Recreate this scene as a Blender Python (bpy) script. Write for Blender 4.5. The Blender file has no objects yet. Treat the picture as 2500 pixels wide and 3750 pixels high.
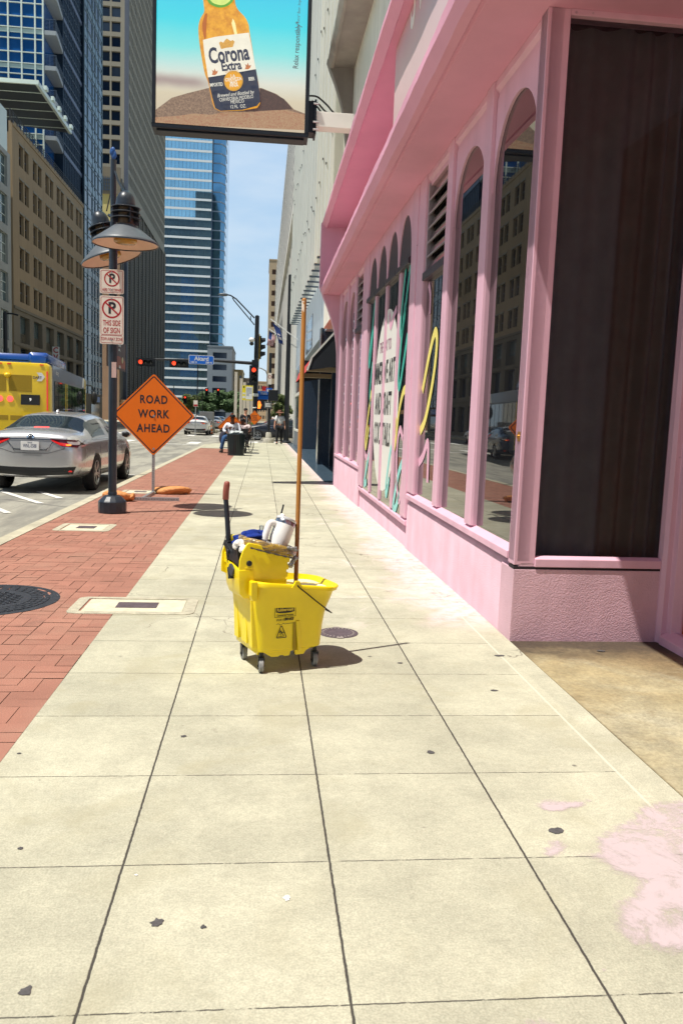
import bpy, bmesh, math, random
from mathutils import Vector, Matrix
R = math.radians
rnd = random.Random(11)
scn = bpy.context.scene
C = scn.collection

# ------------------------------------------------------------------ camera, sky, sun, exposure
EYE = 1.33
cam_d = bpy.data.cameras.new('camera'); cam = bpy.data.objects.new('camera', cam_d); C.objects.link(cam)
scn.camera = cam
cam_d.sensor_fit = 'VERTICAL'; cam_d.sensor_height = 36.0; cam_d.lens = 28.32
cam_d.clip_start = 0.05; cam_d.clip_end = 4000
pit, yaw, rol = 0.113075, 0.100778, 0.035434
F = Vector((math.sin(yaw)*math.cos(pit), math.cos(yaw)*math.cos(pit), -math.sin(pit)))
Rr = Vector((math.cos(yaw), -math.sin(yaw), 0)); Uu = Rr.cross(F)
R2 = Rr*math.cos(rol) + Uu*math.sin(rol); U2 = Uu*math.cos(rol) - Rr*math.sin(rol)
cam.matrix_world = Matrix(((R2.x, U2.x, -F.x, 0), (R2.y, U2.y, -F.y, 0), (R2.z, U2.z, -F.z, EYE), (0, 0, 0, 1)))
cam_d.dof.use_dof = True; cam_d.dof.focus_distance = 4.6; cam_d.dof.aperture_fstop = 11.0

SUN = Vector((-1.0, -0.50, 2.77)).normalized()          # direction towards the sun
w = bpy.data.worlds.new('World'); scn.world = w; w.use_nodes = True
nt = w.node_tree; nt.nodes.clear()
sky = nt.nodes.new('ShaderNodeTexSky'); sky.sky_type = 'NISHITA'; sky.sun_disc = False
sky.sun_elevation = math.asin(SUN.z); sky.sun_rotation = math.atan2(SUN.x, SUN.y)
sky.air_density = 1.0; sky.dust_density = 1.2; sky.ozone_density = 1.0; sky.altitude = 100
tc = nt.nodes.new('ShaderNodeTexCoord'); sep = nt.nodes.new('ShaderNodeSeparateXYZ')
mp = nt.nodes.new('ShaderNodeMapping'); mp.inputs['Scale'].default_value = (2.2, 2.2, 7.0)
nz = nt.nodes.new('ShaderNodeTexNoise'); nz.inputs['Scale'].default_value = 2.2; nz.inputs['Detail'].default_value = 7; nz.inputs['Roughness'].default_value = .55
cr = nt.nodes.new('ShaderNodeValToRGB'); cr.color_ramp.elements[0].position = .42; cr.color_ramp.elements[1].position = .72
lo = nt.nodes.new('ShaderNodeMapRange'); lo.inputs['From Min'].default_value = .50; lo.inputs['From Max'].default_value = .30
lo.inputs['To Min'].default_value = 0; lo.inputs['To Max'].default_value = 1.0
S_ = .06
mx = nt.nodes.new('ShaderNodeMix'); mx.data_type = 'RGBA'
hzn = nt.nodes.new('ShaderNodeMix'); hzn.data_type = 'RGBA'; hzn.inputs['A'].default_value = (8.4, 10.9, 12.6, 1); hzn.inputs['B'].default_value = (3.7, 7.1, 11.8, 1)
hm = nt.nodes.new('ShaderNodeMapRange'); hm.inputs['From Min'].default_value = .02; hm.inputs['From Max'].default_value = .40
cl = nt.nodes.new('ShaderNodeMix'); cl.data_type = 'RGBA'; cl.inputs['B'].default_value = (12.6, 13.2, 13.6, 1)
c2 = nt.nodes.new('ShaderNodeMath'); c2.operation = 'MULTIPLY'; c2.inputs[1].default_value = .38
bg = nt.nodes.new('ShaderNodeBackground'); bg.inputs['Strength'].default_value = S_
out = nt.nodes.new('ShaderNodeOutputWorld')
L = nt.links.new
L(tc.outputs['Generated'], mp.inputs['Vector']); L(mp.outputs['Vector'], nz.inputs['Vector']); L(nz.outputs['Fac'], cr.inputs['Fac'])
L(tc.outputs['Generated'], sep.inputs[0]); L(sep.outputs['Z'], lo.inputs['Value']); L(sep.outputs['Z'], hm.inputs['Value']); L(hm.outputs['Result'], hzn.inputs['Factor'])
L(cr.outputs['Color'], c2.inputs[0]); L(c2.outputs[0], cl.inputs['Factor']); L(hzn.outputs['Result'], cl.inputs['A'])
L(lo.outputs['Result'], mx.inputs['Factor']); L(sky.outputs['Color'], mx.inputs['A']); L(cl.outputs['Result'], mx.inputs['B']); L(mx.outputs['Result'], bg.inputs['Color'])
L(bg.outputs['Background'], out.inputs['Surface'])
sd = bpy.data.lights.new('sun', 'SUN'); sd.energy = 5.0; sd.angle = R(.53); sd.color = (1.0, .955, .87)
so = bpy.data.objects.new('sun', sd); C.objects.link(so); so.rotation_euler = SUN.to_track_quat('Z', 'Y').to_euler()
scn.view_settings.view_transform = 'Standard'; scn.view_settings.look = 'None'
scn.view_settings.exposure = .27; scn.view_settings.gamma = 1
scn.cycles.max_bounces = 8; scn.cycles.transparent_max_bounces = 12; scn.cycles.caustics_reflective = False; scn.cycles.caustics_refractive = False

# ------------------------------------------------------------------ materials
MATS = {}
def lin(r, g, b):
    f = lambda c: (c/255/12.92) if c/255 <= .04045 else ((c/255+.055)/1.055)**2.4
    return (f(r), f(g), f(b))
def mat(name, col, rough=.6, metal=0., var=.12, vs=4., bump=0., bs=60., coat=0., ior=1.45, streak=0., alpha=1., island=0., emit=0., ecol=None, dark=None, subs=0., spots=0.):
    """Principled material with low-frequency tone variation, fine grain, optional bump, rain streaks and per-piece variation."""
    if name in MATS: return MATS[name]
    m = bpy.data.materials.new(name); m.use_nodes = True; MATS[name] = m
    t = m.node_tree; N = t.nodes; K = t.links.new; p = N['Principled BSDF']
    p.inputs['Roughness'].default_value = rough; p.inputs['Metallic'].default_value = metal
    p.inputs['IOR'].default_value = ior; p.inputs['Coat Weight'].default_value = coat; p.inputs['Coat Roughness'].default_value = .05
    p.inputs['Alpha'].default_value = alpha
    if subs: p.inputs['Subsurface Weight'].default_value = subs; p.inputs['Subsurface Radius'].default_value = (.02, .01, .004)
    if emit:
        p.inputs['Emission Color'].default_value = (*(ecol or col), 1); p.inputs['Emission Strength'].default_value = emit
    c4 = (*col, 1)
    if var or streak or island:
        tcn = N.new('ShaderNodeTexCoord'); n1 = N.new('ShaderNodeTexNoise'); n1.inputs['Scale'].default_value = vs; n1.inputs['Detail'].default_value = 6; n1.inputs['Roughness'].default_value = .62
        K(tcn.outputs['Object'], n1.inputs['Vector'])
        mr = N.new('ShaderNodeMapRange'); mr.inputs['From Min'].default_value = .3; mr.inputs['From Max'].default_value = .7
        mr.inputs['To Min'].default_value = 1-var; mr.inputs['To Max'].default_value = 1+var*.7
        K(n1.outputs['Fac'], mr.inputs['Value']); val = mr.outputs['Result']
        if streak:
            ms = N.new('ShaderNodeMapping'); ms.inputs['Scale'].default_value = (1.6, 1.6, .07)
            n2 = N.new('ShaderNodeTexNoise'); n2.inputs['Scale'].default_value = 3.; n2.inputs['Detail'].default_value = 5
            K(tcn.outputs['Object'], ms.inputs['Vector']); K(ms.outputs['Vector'], n2.inputs['Vector'])
            m2 = N.new('ShaderNodeMapRange'); m2.inputs['From Min'].default_value = .35; m2.inputs['From Max'].default_value = .65
            m2.inputs['To Min'].default_value = 1-streak; m2.inputs['To Max'].default_value = 1
            K(n2.outputs['Fac'], m2.inputs['Value']); mm = N.new('ShaderNodeMath'); mm.operation = 'MULTIPLY'
            K(val, mm.inputs[0]); K(m2.outputs['Result'], mm.inputs[1]); val = mm.outputs[0]
        if island:
            g = N.new('ShaderNodeNewGeometry'); m3 = N.new('ShaderNodeMapRange'); m3.inputs['To Min'].default_value = 1-island; m3.inputs['To Max'].default_value = 1+island*.7
            K(g.outputs['Random Per Island'], m3.inputs['Value']); mm = N.new('ShaderNodeMath'); mm.operation = 'MULTIPLY'
            K(val, mm.inputs[0]); K(m3.outputs['Result'], mm.inputs[1]); val = mm.outputs[0]
        if spots:
            vo = N.new('ShaderNodeTexVoronoi'); vo.inputs['Scale'].default_value = 9; vo.inputs['Randomness'].default_value = 1; K(tcn.outputs['Object'], vo.inputs['Vector'])
            n5 = N.new('ShaderNodeTexNoise'); n5.inputs['Scale'].default_value = 2.3; n5.inputs['Detail'].default_value = 3; K(tcn.outputs['Object'], n5.inputs['Vector'])
            s1 = N.new('ShaderNodeMapRange'); s1.inputs['From Min'].default_value = .03; s1.inputs['From Max'].default_value = .10; s1.inputs['To Min'].default_value = 1; s1.inputs['To Max'].default_value = 0; K(vo.outputs['Distance'], s1.inputs['Value'])
            s2 = N.new('ShaderNodeMapRange'); s2.inputs['From Min'].default_value = .52; s2.inputs['From Max'].default_value = .60; s2.inputs['To Min'].default_value = 0; s2.inputs['To Max'].default_value = spots; K(n5.outputs['Fac'], s2.inputs['Value'])
            s3 = N.new('ShaderNodeMath'); s3.operation = 'MULTIPLY'; K(s1.outputs['Result'], s3.inputs[0]); K(s2.outputs['Result'], s3.inputs[1])
            s4 = N.new('ShaderNodeMath'); s4.operation = 'SUBTRACT'; s4.inputs[0].default_value = 1; K(s3.outputs[0], s4.inputs[1])
            s5 = N.new('ShaderNodeMath'); s5.operation = 'MULTIPLY'; K(val, s5.inputs[0]); K(s4.outputs[0], s5.inputs[1]); val = s5.outputs[0]
        vm = N.new('ShaderNodeVectorMath'); vm.operation = 'SCALE'; vm.inputs[0].default_value = col
        K(val, vm.inputs['Scale']); K(vm.outputs['Vector'], p.inputs['Base Color'])
    else:
        p.inputs['Base Color'].default_value = c4
    if bump:
        tcb = N.new('ShaderNodeTexCoord'); nb = N.new('ShaderNodeTexNoise'); nb.inputs['Scale'].default_value = bs; nb.inputs['Detail'].default_value = 4
        K(tcb.outputs['Object'], nb.inputs['Vector']); b = N.new('ShaderNodeBump'); b.inputs['Strength'].default_value = bump; b.inputs['Distance'].default_value = .02
        K(nb.outputs['Fac'], b.inputs['Height']); K(b.outputs['Normal'], p.inputs['Normal'])
    return m
def glass_mix(name, tint, refl, rough=.0, ior=1.5):
    """Thin pane: see-through with a real fresnel reflection on top."""
    if name in MATS: return MATS[name]
    m = bpy.data.materials.new(name); m.use_nodes = True; MATS[name] = m
    t = m.node_tree; N = t.nodes; N.clear(); K = t.links.new
    o = N.new('ShaderNodeOutputMaterial'); tr = N.new('ShaderNodeBsdfTransparent'); tr.inputs['Color'].default_value = (*tint, 1)
    gl = N.new('ShaderNodeBsdfGlossy'); gl.inputs['Roughness'].default_value = rough; gl.inputs['Color'].default_value = (.95, .97, 1, 1)
    fr = N.new('ShaderNodeFresnel'); fr.inputs['IOR'].default_value = ior
    mu = N.new('ShaderNodeMath'); mu.operation = 'MULTIPLY_ADD'; mu.inputs[1].default_value = 1.0; mu.inputs[2].default_value = refl; mu.use_clamp = True
    mxs = N.new('ShaderNodeMixShader')
    K(fr.outputs['Fac'], mu.inputs[0]); K(mu.outputs[0], mxs.inputs['Fac']); K(tr.outputs[0], mxs.inputs[1]); K(gl.outputs[0], mxs.inputs[2]); K(mxs.outputs[0], o.inputs['Surface'])
    return m

# ------------------------------------------------------------------ mesh building
class MB:
    def __init__(s): s.v = []; s.f = []; s.m = []; s.mi = 0
    def add(s, pts, faces):
        b = len(s.v); s.v += [tuple(p) for p in pts]
        for f in faces: s.f.append([b+i for i in f]); s.m.append(s.mi)
        return s
    def poly(s, pts): return s.add(pts, [list(range(len(pts)))])
    def box(s, x0, x1, y0, y1, z0, z1):
        P = [(x0,y0,z0),(x1,y0,z0),(x1,y1,z0),(x0,y1,z0),(x0,y0,z1),(x1,y0,z1),(x1,y1,z1),(x0,y1,z1)]
        return s.add(P, [(3,2,1,0),(4,5,6,7),(0,1,5,4),(1,2,6,5),(2,3,7,6),(3,0,4,7)])
    def obox(s, M, sx, sy, sz):
        P = [M @ Vector((a*sx/2, b*sy/2, c*sz/2)) for a, b, c in ((-1,-1,-1),(1,-1,-1),(1,1,-1),(-1,1,-1),(-1,-1,1),(1,-1,1),(1,1,1),(-1,1,1))]
        return s.add(P, [(3,2,1,0),(4,5,6,7),(0,1,5,4),(1,2,6,5),(2,3,7,6),(3,0,4,7)])
    def bar(s, p0, p1, wd, ht, up=(0,0,1)):
        p0, p1 = Vector(p0), Vector(p1); d = (p1-p0); ln = d.length; d.normalize(); u = Vector(up)
        if abs(d.dot(u)) > .98: u = Vector((1,0,0))
        x = d.cross(u).normalized(); z = x.cross(d)
        M = Matrix(((x.x,d.x,z.x,0),(x.y,d.y,z.y,0),(x.z,d.z,z.z,0),(0,0,0,1))); M.translation = (p0+p1)/2
        return s.obox(M, wd, ln, ht)
    def loft(s, rings, closed=True, cap=True):
        n = len(rings[0]); b = len(s.v)
        for r in rings: s.v += [tuple(p) for p in r]
        for i in range(len(rings)-1):
            for j in range(n if closed else n-1):
                k = (j+1) % n
                s.f.append([b+i*n+j, b+i*n+k, b+(i+1)*n+k, b+(i+1)*n+j]); s.m.append(s.mi)
        if cap and closed:
            s.f.append([b+j for j in range(n)][::-1]); s.m.append(s.mi)
            s.f.append([b+(len(rings)-1)*n+j for j in range(n)]); s.m.append(s.mi)
        return s
    def tube(s, pts, r, seg=8, cap=True):
        pts = [Vector(p) for p in pts]; rs = r if isinstance(r, (list, tuple)) else [r]*len(pts)
        rings = []; prev = None
        for i, p in enumerate(pts):
            d = (pts[min(i+1, len(pts)-1)] - pts[max(i-1, 0)]).normalized()
            u = prev if prev is not None else (Vector((0,0,1)) if abs(d.z) < .9 else Vector((1,0,0)))
            x = d.cross(u); x = x.normalized() if x.length > 1e-6 else d.orthogonal().normalized(); y = x.cross(d); prev = y
            rings.append([p + (x*math.cos(a) + y*math.sin(a))*rs[i] for a in (2*math.pi*k/seg for k in range(seg))])
        return s.loft(rings, True, cap)
    def cyl(s, p0, p1, r0, r1=None, seg=14): return s.tube([p0, p1], [r0, r0 if r1 is None else r1], seg)
    def lathe(s, prof, seg=24, M=None, cap=True):
        M = M or Matrix(); rings = [[M @ Vector((r*math.cos(2*math.pi*k/seg), r*math.sin(2*math.pi*k/seg), z)) for k in range(seg)] for r, z in prof]
        return s.loft(rings, True, cap)
    def prism(s, pts, fn, d0, d1):
        """extrude a 2-D outline: fn(a, b, d) -> point"""
        n = len(pts); A = [fn(a, b, d0) for a, b in pts]; B = [fn(a, b, d1) for a, b in pts]
        return s.add(A+B, [list(range(n))[::-1], [n+i for i in range(n)]] + [(i, (i+1) % n, n+(i+1) % n, n+i) for i in range(n)])
    def mesh(s, name, mats, smooth=None, bevel=0, segs=2, sub=0):
        me = bpy.data.meshes.new(name); me.from_pydata(s.v, [], s.f)
        for m in (mats if isinstance(mats, (list, tuple)) else [mats]): me.materials.append(m)
        me.polygons.foreach_set('material_index', s.m)
        bm = bmesh.new(); bm.from_mesh(me)
        bmesh.ops.remove_doubles(bm, verts=bm.verts, dist=1e-5)
        bmesh.ops.recalc_face_normals(bm, faces=bm.faces)
        if bevel:
            ed = [e for e in bm.edges if len(e.link_faces) == 2 and e.calc_face_angle(0) > R(35)]
            bmesh.ops.bevel(bm, geom=ed, offset=bevel, segments=segs, profile=.6, affect='EDGES', clamp_overlap=True)
        bm.to_mesh(me); bm.free()
        if smooth is not None:
            me.shade_smooth(); me.set_sharp_from_angle(angle=R(smooth))
        return me
    def build(s, name, mats, parent=None, smooth=None, bevel=0, loc=None, segs=2, rot=None, sub=0):
        o = bpy.data.objects.new(name, s.mesh(name, mats, smooth, bevel, segs)); C.objects.link(o)
        if parent: o.parent = parent
        if loc: o.location = loc
        if rot: o.rotation_euler = rot
        if sub:
            md = o.modifiers.new('s', 'SUBSURF'); md.levels = md.render_levels = sub
        return o
def tag(o, label=None, cat=None, group=None, kind=None):
    if label: o['label'] = label
    if cat: o['category'] = cat
    if group: o['group'] = group
    if kind: o['kind'] = kind
    return o
def thing(name, label, cat, loc=(0,0,0), rz=0, group=None):
    o = bpy.data.objects.new(name, None); C.objects.link(o); o.location = loc; o.rotation_euler = (0,0,rz); o.empty_display_size = .2
    return tag(o, label, cat, group)
def struct(o): o['kind'] = 'structure'; return o
def copy_tree(o, parent=None):
    c = o.copy(); C.objects.link(c)
    if parent: c.parent = parent
    for ch in o.children: copy_tree(ch, c)
    return c
def baked(o):
    """evaluate modifiers to a plain mesh"""
    dg = bpy.context.evaluated_depsgraph_get(); dg.update()
    me = bpy.data.meshes.new_from_object(o.evaluated_get(dg)); old = o.data; o.modifiers.clear(); o.data = me; bpy.data.meshes.remove(old); return o
FACE = Matrix(((1,0,0,0),(0,0,-1,0),(0,1,0,0),(0,0,0,1)))        # text plane facing the camera side (-Y)
WEST = Matrix(((0,0,-1,0),(-1,0,0,0),(0,1,0,0),(0,0,0,1)))       # facing the street (-X)
EAST = Matrix(((0,0,1,0),(1,0,0,0),(0,1,0,0),(0,0,0,1)))         # facing +X
def words(txt, size, M, sx=1., bold=0., depth=.0006, align='CENTER', shear=0., space=1.):
    """lettering as (verts, faces) moved by matrix M, for an MB"""
    cu = bpy.data.curves.new('t', 'FONT'); cu.body = txt; cu.size = size; cu.align_x = align; cu.align_y = 'CENTER'; cu.offset = bold; cu.extrude = depth; cu.shear = shear
    cu.space_character = space; cu.resolution_u = 3
    o = bpy.data.objects.new('t', cu); C.objects.link(o)
    dg = bpy.context.evaluated_depsgraph_get(); dg.update(); me = bpy.data.meshes.new_from_object(o.evaluated_get(dg))
    V = [M @ Vector((v.co.x*sx, v.co.y, v.co.z)) for v in me.vertices]; Fc = [list(p.vertices) for p in me.polygons]
    bpy.data.objects.remove(o); bpy.data.curves.remove(cu); bpy.data.meshes.remove(me)
    return V, Fc
def T(x, y, z): return Matrix.Translation((x, y, z))
def RZ(a): return Matrix.Rotation(a, 4, 'Z')
def arcpts(cx, cy, r, a0, a1, n, ry=None): return [(cx + r*math.cos(a0+(a1-a0)*i/n), cy + (ry or r)*math.sin(a0+(a1-a0)*i/n)) for i in range(n+1)]
def rrect(u0, u1, v0, v1, r, n=5):
    P = []
    for cx, cy, a in ((u1-r, v1-r, 0), (u0+r, v1-r, 90), (u0+r, v0+r, 180), (u1-r, v0+r, 270)):
        P += arcpts(cx, cy, r, R(a), R(a+90), n)
    return P
def ribbon(mb, pts, wd, fn, t=.0008):
    """flat band along a 2-D polyline, mapped by fn(a,b,d)"""
    n = len(pts); Lp = []; Rp = []
    for i in range(n):
        a = Vector(pts[max(i-1,0)]); b = Vector(pts[min(i+1,n-1)]); d = (b-a).normalized(); q = Vector((-d.y, d.x)); k = wd[i] if isinstance(wd, list) else wd
        Lp.append(Vector(pts[i])+q*k/2); Rp.append(Vector(pts[i])-q*k/2)
    for i in range(n-1): mb.poly([fn(*Lp[i], t), fn(*Lp[i+1], t), fn(*Rp[i+1], t), fn(*Rp[i], t)])
def smoothpath(P, n=8):
    o = []
    for i in range(len(P)-1):
        p0, p1, p2, p3 = (Vector(P[max(i-1,0)]), Vector(P[i]), Vector(P[i+1]), Vector(P[min(i+2,len(P)-1)]))
        for k in range(n):
            t = k/n; o.append(tuple(.5*((2*p1)+(p2-p0)*t+(2*p0-5*p1+4*p2-p3)*t*t+(3*p1-p0-3*p2+p3)*t**3)))
    o.append(tuple(P[-1])); return o
def px(u, v, y):
    """the point at distance y that the photograph shows at pixel u, v (used to take measurements)"""
    D = R2*((u-1250)/2949.7) + U2*((1875-v)/2949.7) + F
    return Vector((D.x*y/D.y, y, EYE + D.z*y/D.y))
def gp(u, v, z=0.):
    D = R2*((u-1250)/2949.7) + U2*((1875-v)/2949.7) + F; k = (z-EYE)/D.z; return Vector((D.x*k, D.y*k, z))
# ================================================================== GROUND
ROAD = -.14
def noise_node(N, K, vec, scale, detail=6, rough=.6, dist=0.):
    n = N.new('ShaderNodeTexNoise'); n.inputs['Scale'].default_value = scale; n.inputs['Detail'].default_value = detail; n.inputs['Roughness'].default_value = rough; n.inputs['Distortion'].default_value = dist
    K(vec, n.inputs['Vector']); return n.outputs['Fac']
def rng(N, K, v, a, b, c, d, smooth=True):
    m = N.new('ShaderNodeMapRange'); m.inputs['From Min'].default_value = a; m.inputs['From Max'].default_value = b; m.inputs['To Min'].default_value = c; m.inputs['To Max'].default_value = d
    if smooth: m.interpolation_type = 'SMOOTHSTEP'
    K(v, m.inputs['Value']); return m.outputs['Result']
def mth(N, K, op, a, b=None):
    m = N.new('ShaderNodeMath'); m.operation = op
    for i, q in enumerate((a, b)):
        if q is None: continue
        if isinstance(q, (int, float)): m.inputs[i].default_value = q
        else: K(q, m.inputs[i])
    return m.outputs[0]
def mixc(N, K, f, a, b):
    m = N.new('ShaderNodeMix'); m.data_type = 'RGBA'
    for nm, q in (('Factor', f), ('A', a), ('B', b)):
        s = m.inputs[nm] if nm == 'Factor' else [i for i in m.inputs if i.name == nm and i.type == 'RGBA'][0]
        if isinstance(q, (int, float)): s.default_value = q
        elif isinstance(q, tuple): s.default_value = (*q, 1) if len(q) == 3 else q
        else: K(q, s)
    return [o for o in m.outputs if o.type == 'RGBA'][0]
def slab_material(name, base, joints=True, pinkwash=False, stained=False):
    m = bpy.data.materials.new(name); m.use_nodes = True; N = m.node_tree.nodes; K = m.node_tree.links.new; p = N['Principled BSDF']
    t = N.new('ShaderNodeTexCoord'); V = t.outputs['Object']; sp = N.new('ShaderNodeSeparateXYZ'); K(V, sp.inputs[0]); X, Y = sp.outputs['X'], sp.outputs['Y']
    big = noise_node(N, K, V, .9, 7, .62); mid = noise_node(N, K, V, 6, 8, .7); fine = noise_node(N, K, V, 160, 3, .6); blot = noise_node(N, K, V, 2.3, 4, .5, .8)
    val = mth(N, K, 'MULTIPLY', rng(N, K, big, .3, .7, .84, 1.10), rng(N, K, mid, .25, .75, .88, 1.09))
    val = mth(N, K, 'MULTIPLY', val, rng(N, K, fine, .3, .7, .84, 1.13))
    val = mth(N, K, 'MULTIPLY', val, rng(N, K, noise_node(N, K, V, 45, 5, .75), .3, .7, .90, 1.08))
    col = base
    # slab to slab tone
    if joints:
        cx = mth(N, K, 'FLOOR', mth(N, K, 'DIVIDE', mth(N, K, 'ADD', X, .3786), .6127)); cy = mth(N, K, 'FLOOR', mth(N, K, 'DIVIDE', mth(N, K, 'ADD', Y, -1.693), .6042))
        cb = N.new('ShaderNodeCombineXYZ'); K(cx, cb.inputs[0]); K(cy, cb.inputs[1]); wn = N.new('ShaderNodeTexWhiteNoise'); K(cb.outputs[0], wn.inputs['Vector'])
        val = mth(N, K, 'MULTIPLY', val, rng(N, K, wn.outputs['Value'], 0, 1, .92, 1.05, False))
    vm = N.new('ShaderNodeVectorMath'); vm.operation = 'SCALE'; vm.inputs[0].default_value = base; K(val, vm.inputs['Scale']); col = vm.outputs['Vector']
    col = mixc(N, K, rng(N, K, blot, .52, .70, 0, .45), col, (base[0]*.74, base[1]*.71, base[2]*.62))
    # small dark gum spots and grit
    vo = N.new('ShaderNodeTexVoronoi'); vo.inputs['Scale'].default_value = 2.1; K(V, vo.inputs['Vector'])
    spt = rng(N, K, vo.outputs['Distance'], .018, .034, .75, 0); pick = rng(N, K, noise_node(N, K, V, 1.3, 2), .50, .56, 0, 1)
    col = mixc(N, K, mth(N, K, 'MULTIPLY', spt, pick), col, (.06, .055, .05))
    vo2 = N.new('ShaderNodeTexVoronoi'); vo2.inputs['Scale'].default_value = 13; K(V, vo2.inputs['Vector'])
    col = mixc(N, K, mth(N, K, 'MULTIPLY', rng(N, K, vo2.outputs['Distance'], .03, .09, .55, 0), rng(N, K, noise_node(N, K, V, 4, 3), .56, .62, 0, 1)), col, (.16, .14, .11))
    # hairline cracks, only here and there
    wc = N.new('ShaderNodeVectorMath'); wc.operation = 'ADD'; nzc = N.new('ShaderNodeTexNoise'); nzc.inputs['Scale'].default_value = 3; nzc.inputs['Detail'].default_value = 5; K(V, nzc.inputs['Vector'])
    sc3 = N.new('ShaderNodeVectorMath'); sc3.operation = 'SCALE'; sc3.inputs['Scale'].default_value = .5; K(nzc.outputs['Color'], sc3.inputs[0]); K(V, wc.inputs[0]); K(sc3.outputs[0], wc.inputs[1])
    vc = N.new('ShaderNodeTexVoronoi'); vc.feature = 'DISTANCE_TO_EDGE'; vc.inputs['Scale'].default_value = .55; K(wc.outputs[0], vc.inputs['Vector'])
    col = mixc(N, K, mth(N, K, 'MULTIPLY', rng(N, K, vc.outputs['Distance'], .0012, .004, .7, 0), rng(N, K, noise_node(N, K, V, .7, 3), .50, .56, 0, 1)), col, (.12, .10, .08))
    scuff = N.new('ShaderNodeMapping'); scuff.inputs['Scale'].default_value = (1.2, 5.5, 1); scuff.inputs['Rotation'].default_value = (0, 0, .35); K(V, scuff.inputs['Vector'])
    col = mixc(N, K, mth(N, K, 'MULTIPLY', rng(N, K, noise_node(N, K, scuff.outputs[0], 2.2, 8, .72, .7), .58, .74, 0, .38), rng(N, K, noise_node(N, K, V, 1.0, 3), .42, .6, 0, 1)), col, (.24, .22, .17))
    if stained:
        col = mixc(N, K, rng(N, K, mth(N, K, 'ADD', X, mth(N, K, 'MULTIPLY', noise_node(N, K, V, 30, 4), .012)), 1.580, 1.588, .85, 0), col, (.05, .04, .03))
        st = noise_node(N, K, V, 1.6, 8, .68, 1.2); near = rng(N, K, Y, 3.2, 4.75, 0, 1); s2 = rng(N, K, mth(N, K, 'ADD', st, mth(N, K, 'MULTIPLY', near, .30)), .52, .78, 0, .85)
        col = mixc(N, K, s2, col, (.20, .13, .055))
        s3 = rng(N, K, noise_node(N, K, V, .8, 5, .6, .5), .42, .66, 0, .7); col = mixc(N, K, s3, col, (.42, .35, .19))
        s4 = rng(N, K, mth(N, K, 'ADD', Y, mth(N, K, 'MULTIPLY', noise_node(N, K, V, 7, 5), .5)), 4.55, 4.95, 0, .9); col = mixc(N, K, s4, col, (.05, .035, .025))
    if pinkwash:
        e = mth(N, K, 'ADD', X, mth(N, K, 'MULTIPLY', noise_node(N, K, V, 2.4, 6, .65), .9)); f1 = rng(N, K, e, 1.46, 1.8, 0, .85)
        f2 = rng(N, K, Y, 4.9, 5.5, 0, 1); ft = rng(N, K, noise_node(N, K, V, 11, 5, .7), .35, .6, .25, 1)
        col = mixc(N, K, mth(N, K, 'MULTIPLY', mth(N, K, 'MULTIPLY', f1, f2), ft), col, (.72, .54, .55))
        # thin white drifts of dried paint further out
        f3 = rng(N, K, noise_node(N, K, V, 1.1, 7, .7, 1.5), .57, .63, 0, .6); f4 = rng(N, K, X, .3, .9, 0, 1); f5 = mth(N, K, 'MULTIPLY', rng(N, K, Y, 4.6, 5.4, 0, 1), rng(N, K, Y, 13, 9, 0, 1))
        col = mixc(N, K, mth(N, K, 'MULTIPLY', f3, mth(N, K, 'MULTIPLY', f4, f5)), col, (.66, .58, .52))
    if stained:
        vs2 = N.new('ShaderNodeVectorMath'); vs2.operation = 'SCALE'; K(col, vs2.inputs[0]); K(mth(N, K, 'MULTIPLY', rng(N, K, noise_node(N, K, V, 38, 6, .75), .28, .72, .78, 1.16), rng(N, K, noise_node(N, K, V, 5, 7, .7), .3, .7, .80, 1.14)), vs2.inputs['Scale']); col = vs2.outputs['Vector']
    h = mth(N, K, 'MULTIPLY', fine, .35)
    if joints:
        wob = mth(N, K, 'MULTIPLY', mth(N, K, 'SUBTRACT', noise_node(N, K, V, 30, 3), .5), .006)
        def joint(coord, off, pitch, wdt, brk):
            q = mth(N, K, 'ADD', mth(N, K, 'DIVIDE', mth(N, K, 'SUBTRACT', mth(N, K, 'ADD', coord, wob), off), pitch), .5)
            d = mth(N, K, 'MULTIPLY', mth(N, K, 'ABSOLUTE', mth(N, K, 'SUBTRACT', mth(N, K, 'FRACT', q), .5)), pitch)
            return mth(N, K, 'MULTIPLY', rng(N, K, d, wdt*.55, wdt*1.15, 1, 0), brk)
        br1 = rng(N, K, noise_node(N, K, V, 9, 4, .7), .30, .40, .3, 1); br2 = rng(N, K, noise_node(N, K, V, 14, 4, .75), .38, .48, .15, .9)
        lim = mth(N, K, 'MULTIPLY', rng(N, K, X, 1.05, 1.06, 1, 0), rng(N, K, X, -.7, -.69, 0, 1))
        j = mth(N, K, 'MAXIMUM', mth(N, K, 'MULTIPLY', joint(X, -.3786, .6127, .0042, br1), lim), mth(N, K, 'MULTIPLY', joint(Y, 1.693, .6042, .0027, br2), rng(N, K, X, 1.41, 1.415, 1, 0)))
        col = mixc(N, K, mth(N, K, 'MULTIPLY', j, .93), col, (.022, .018, .016)); h = mth(N, K, 'SUBTRACT', h, mth(N, K, 'MULTIPLY', j, 2.2))
        # the light edge band beside the slabs
        jb = rng(N, K, mth(N, K, 'ABSOLUTE', mth(N, K, 'SUBTRACT', mth(N, K, 'ADD', X, wob), 1.412)), .003, .008, .7, 0); col = mixc(N, K, jb, col, (.64, .60, .48))
    K(col, p.inputs['Base Color']); p.inputs['Roughness'].default_value = .85
    b = N.new('ShaderNodeBump'); b.inputs['Strength'].default_value = .35; b.inputs['Distance'].default_value = .006; K(h, b.inputs['Height']); K(b.outputs['Normal'], p.inputs['Normal'])
    return m
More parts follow.
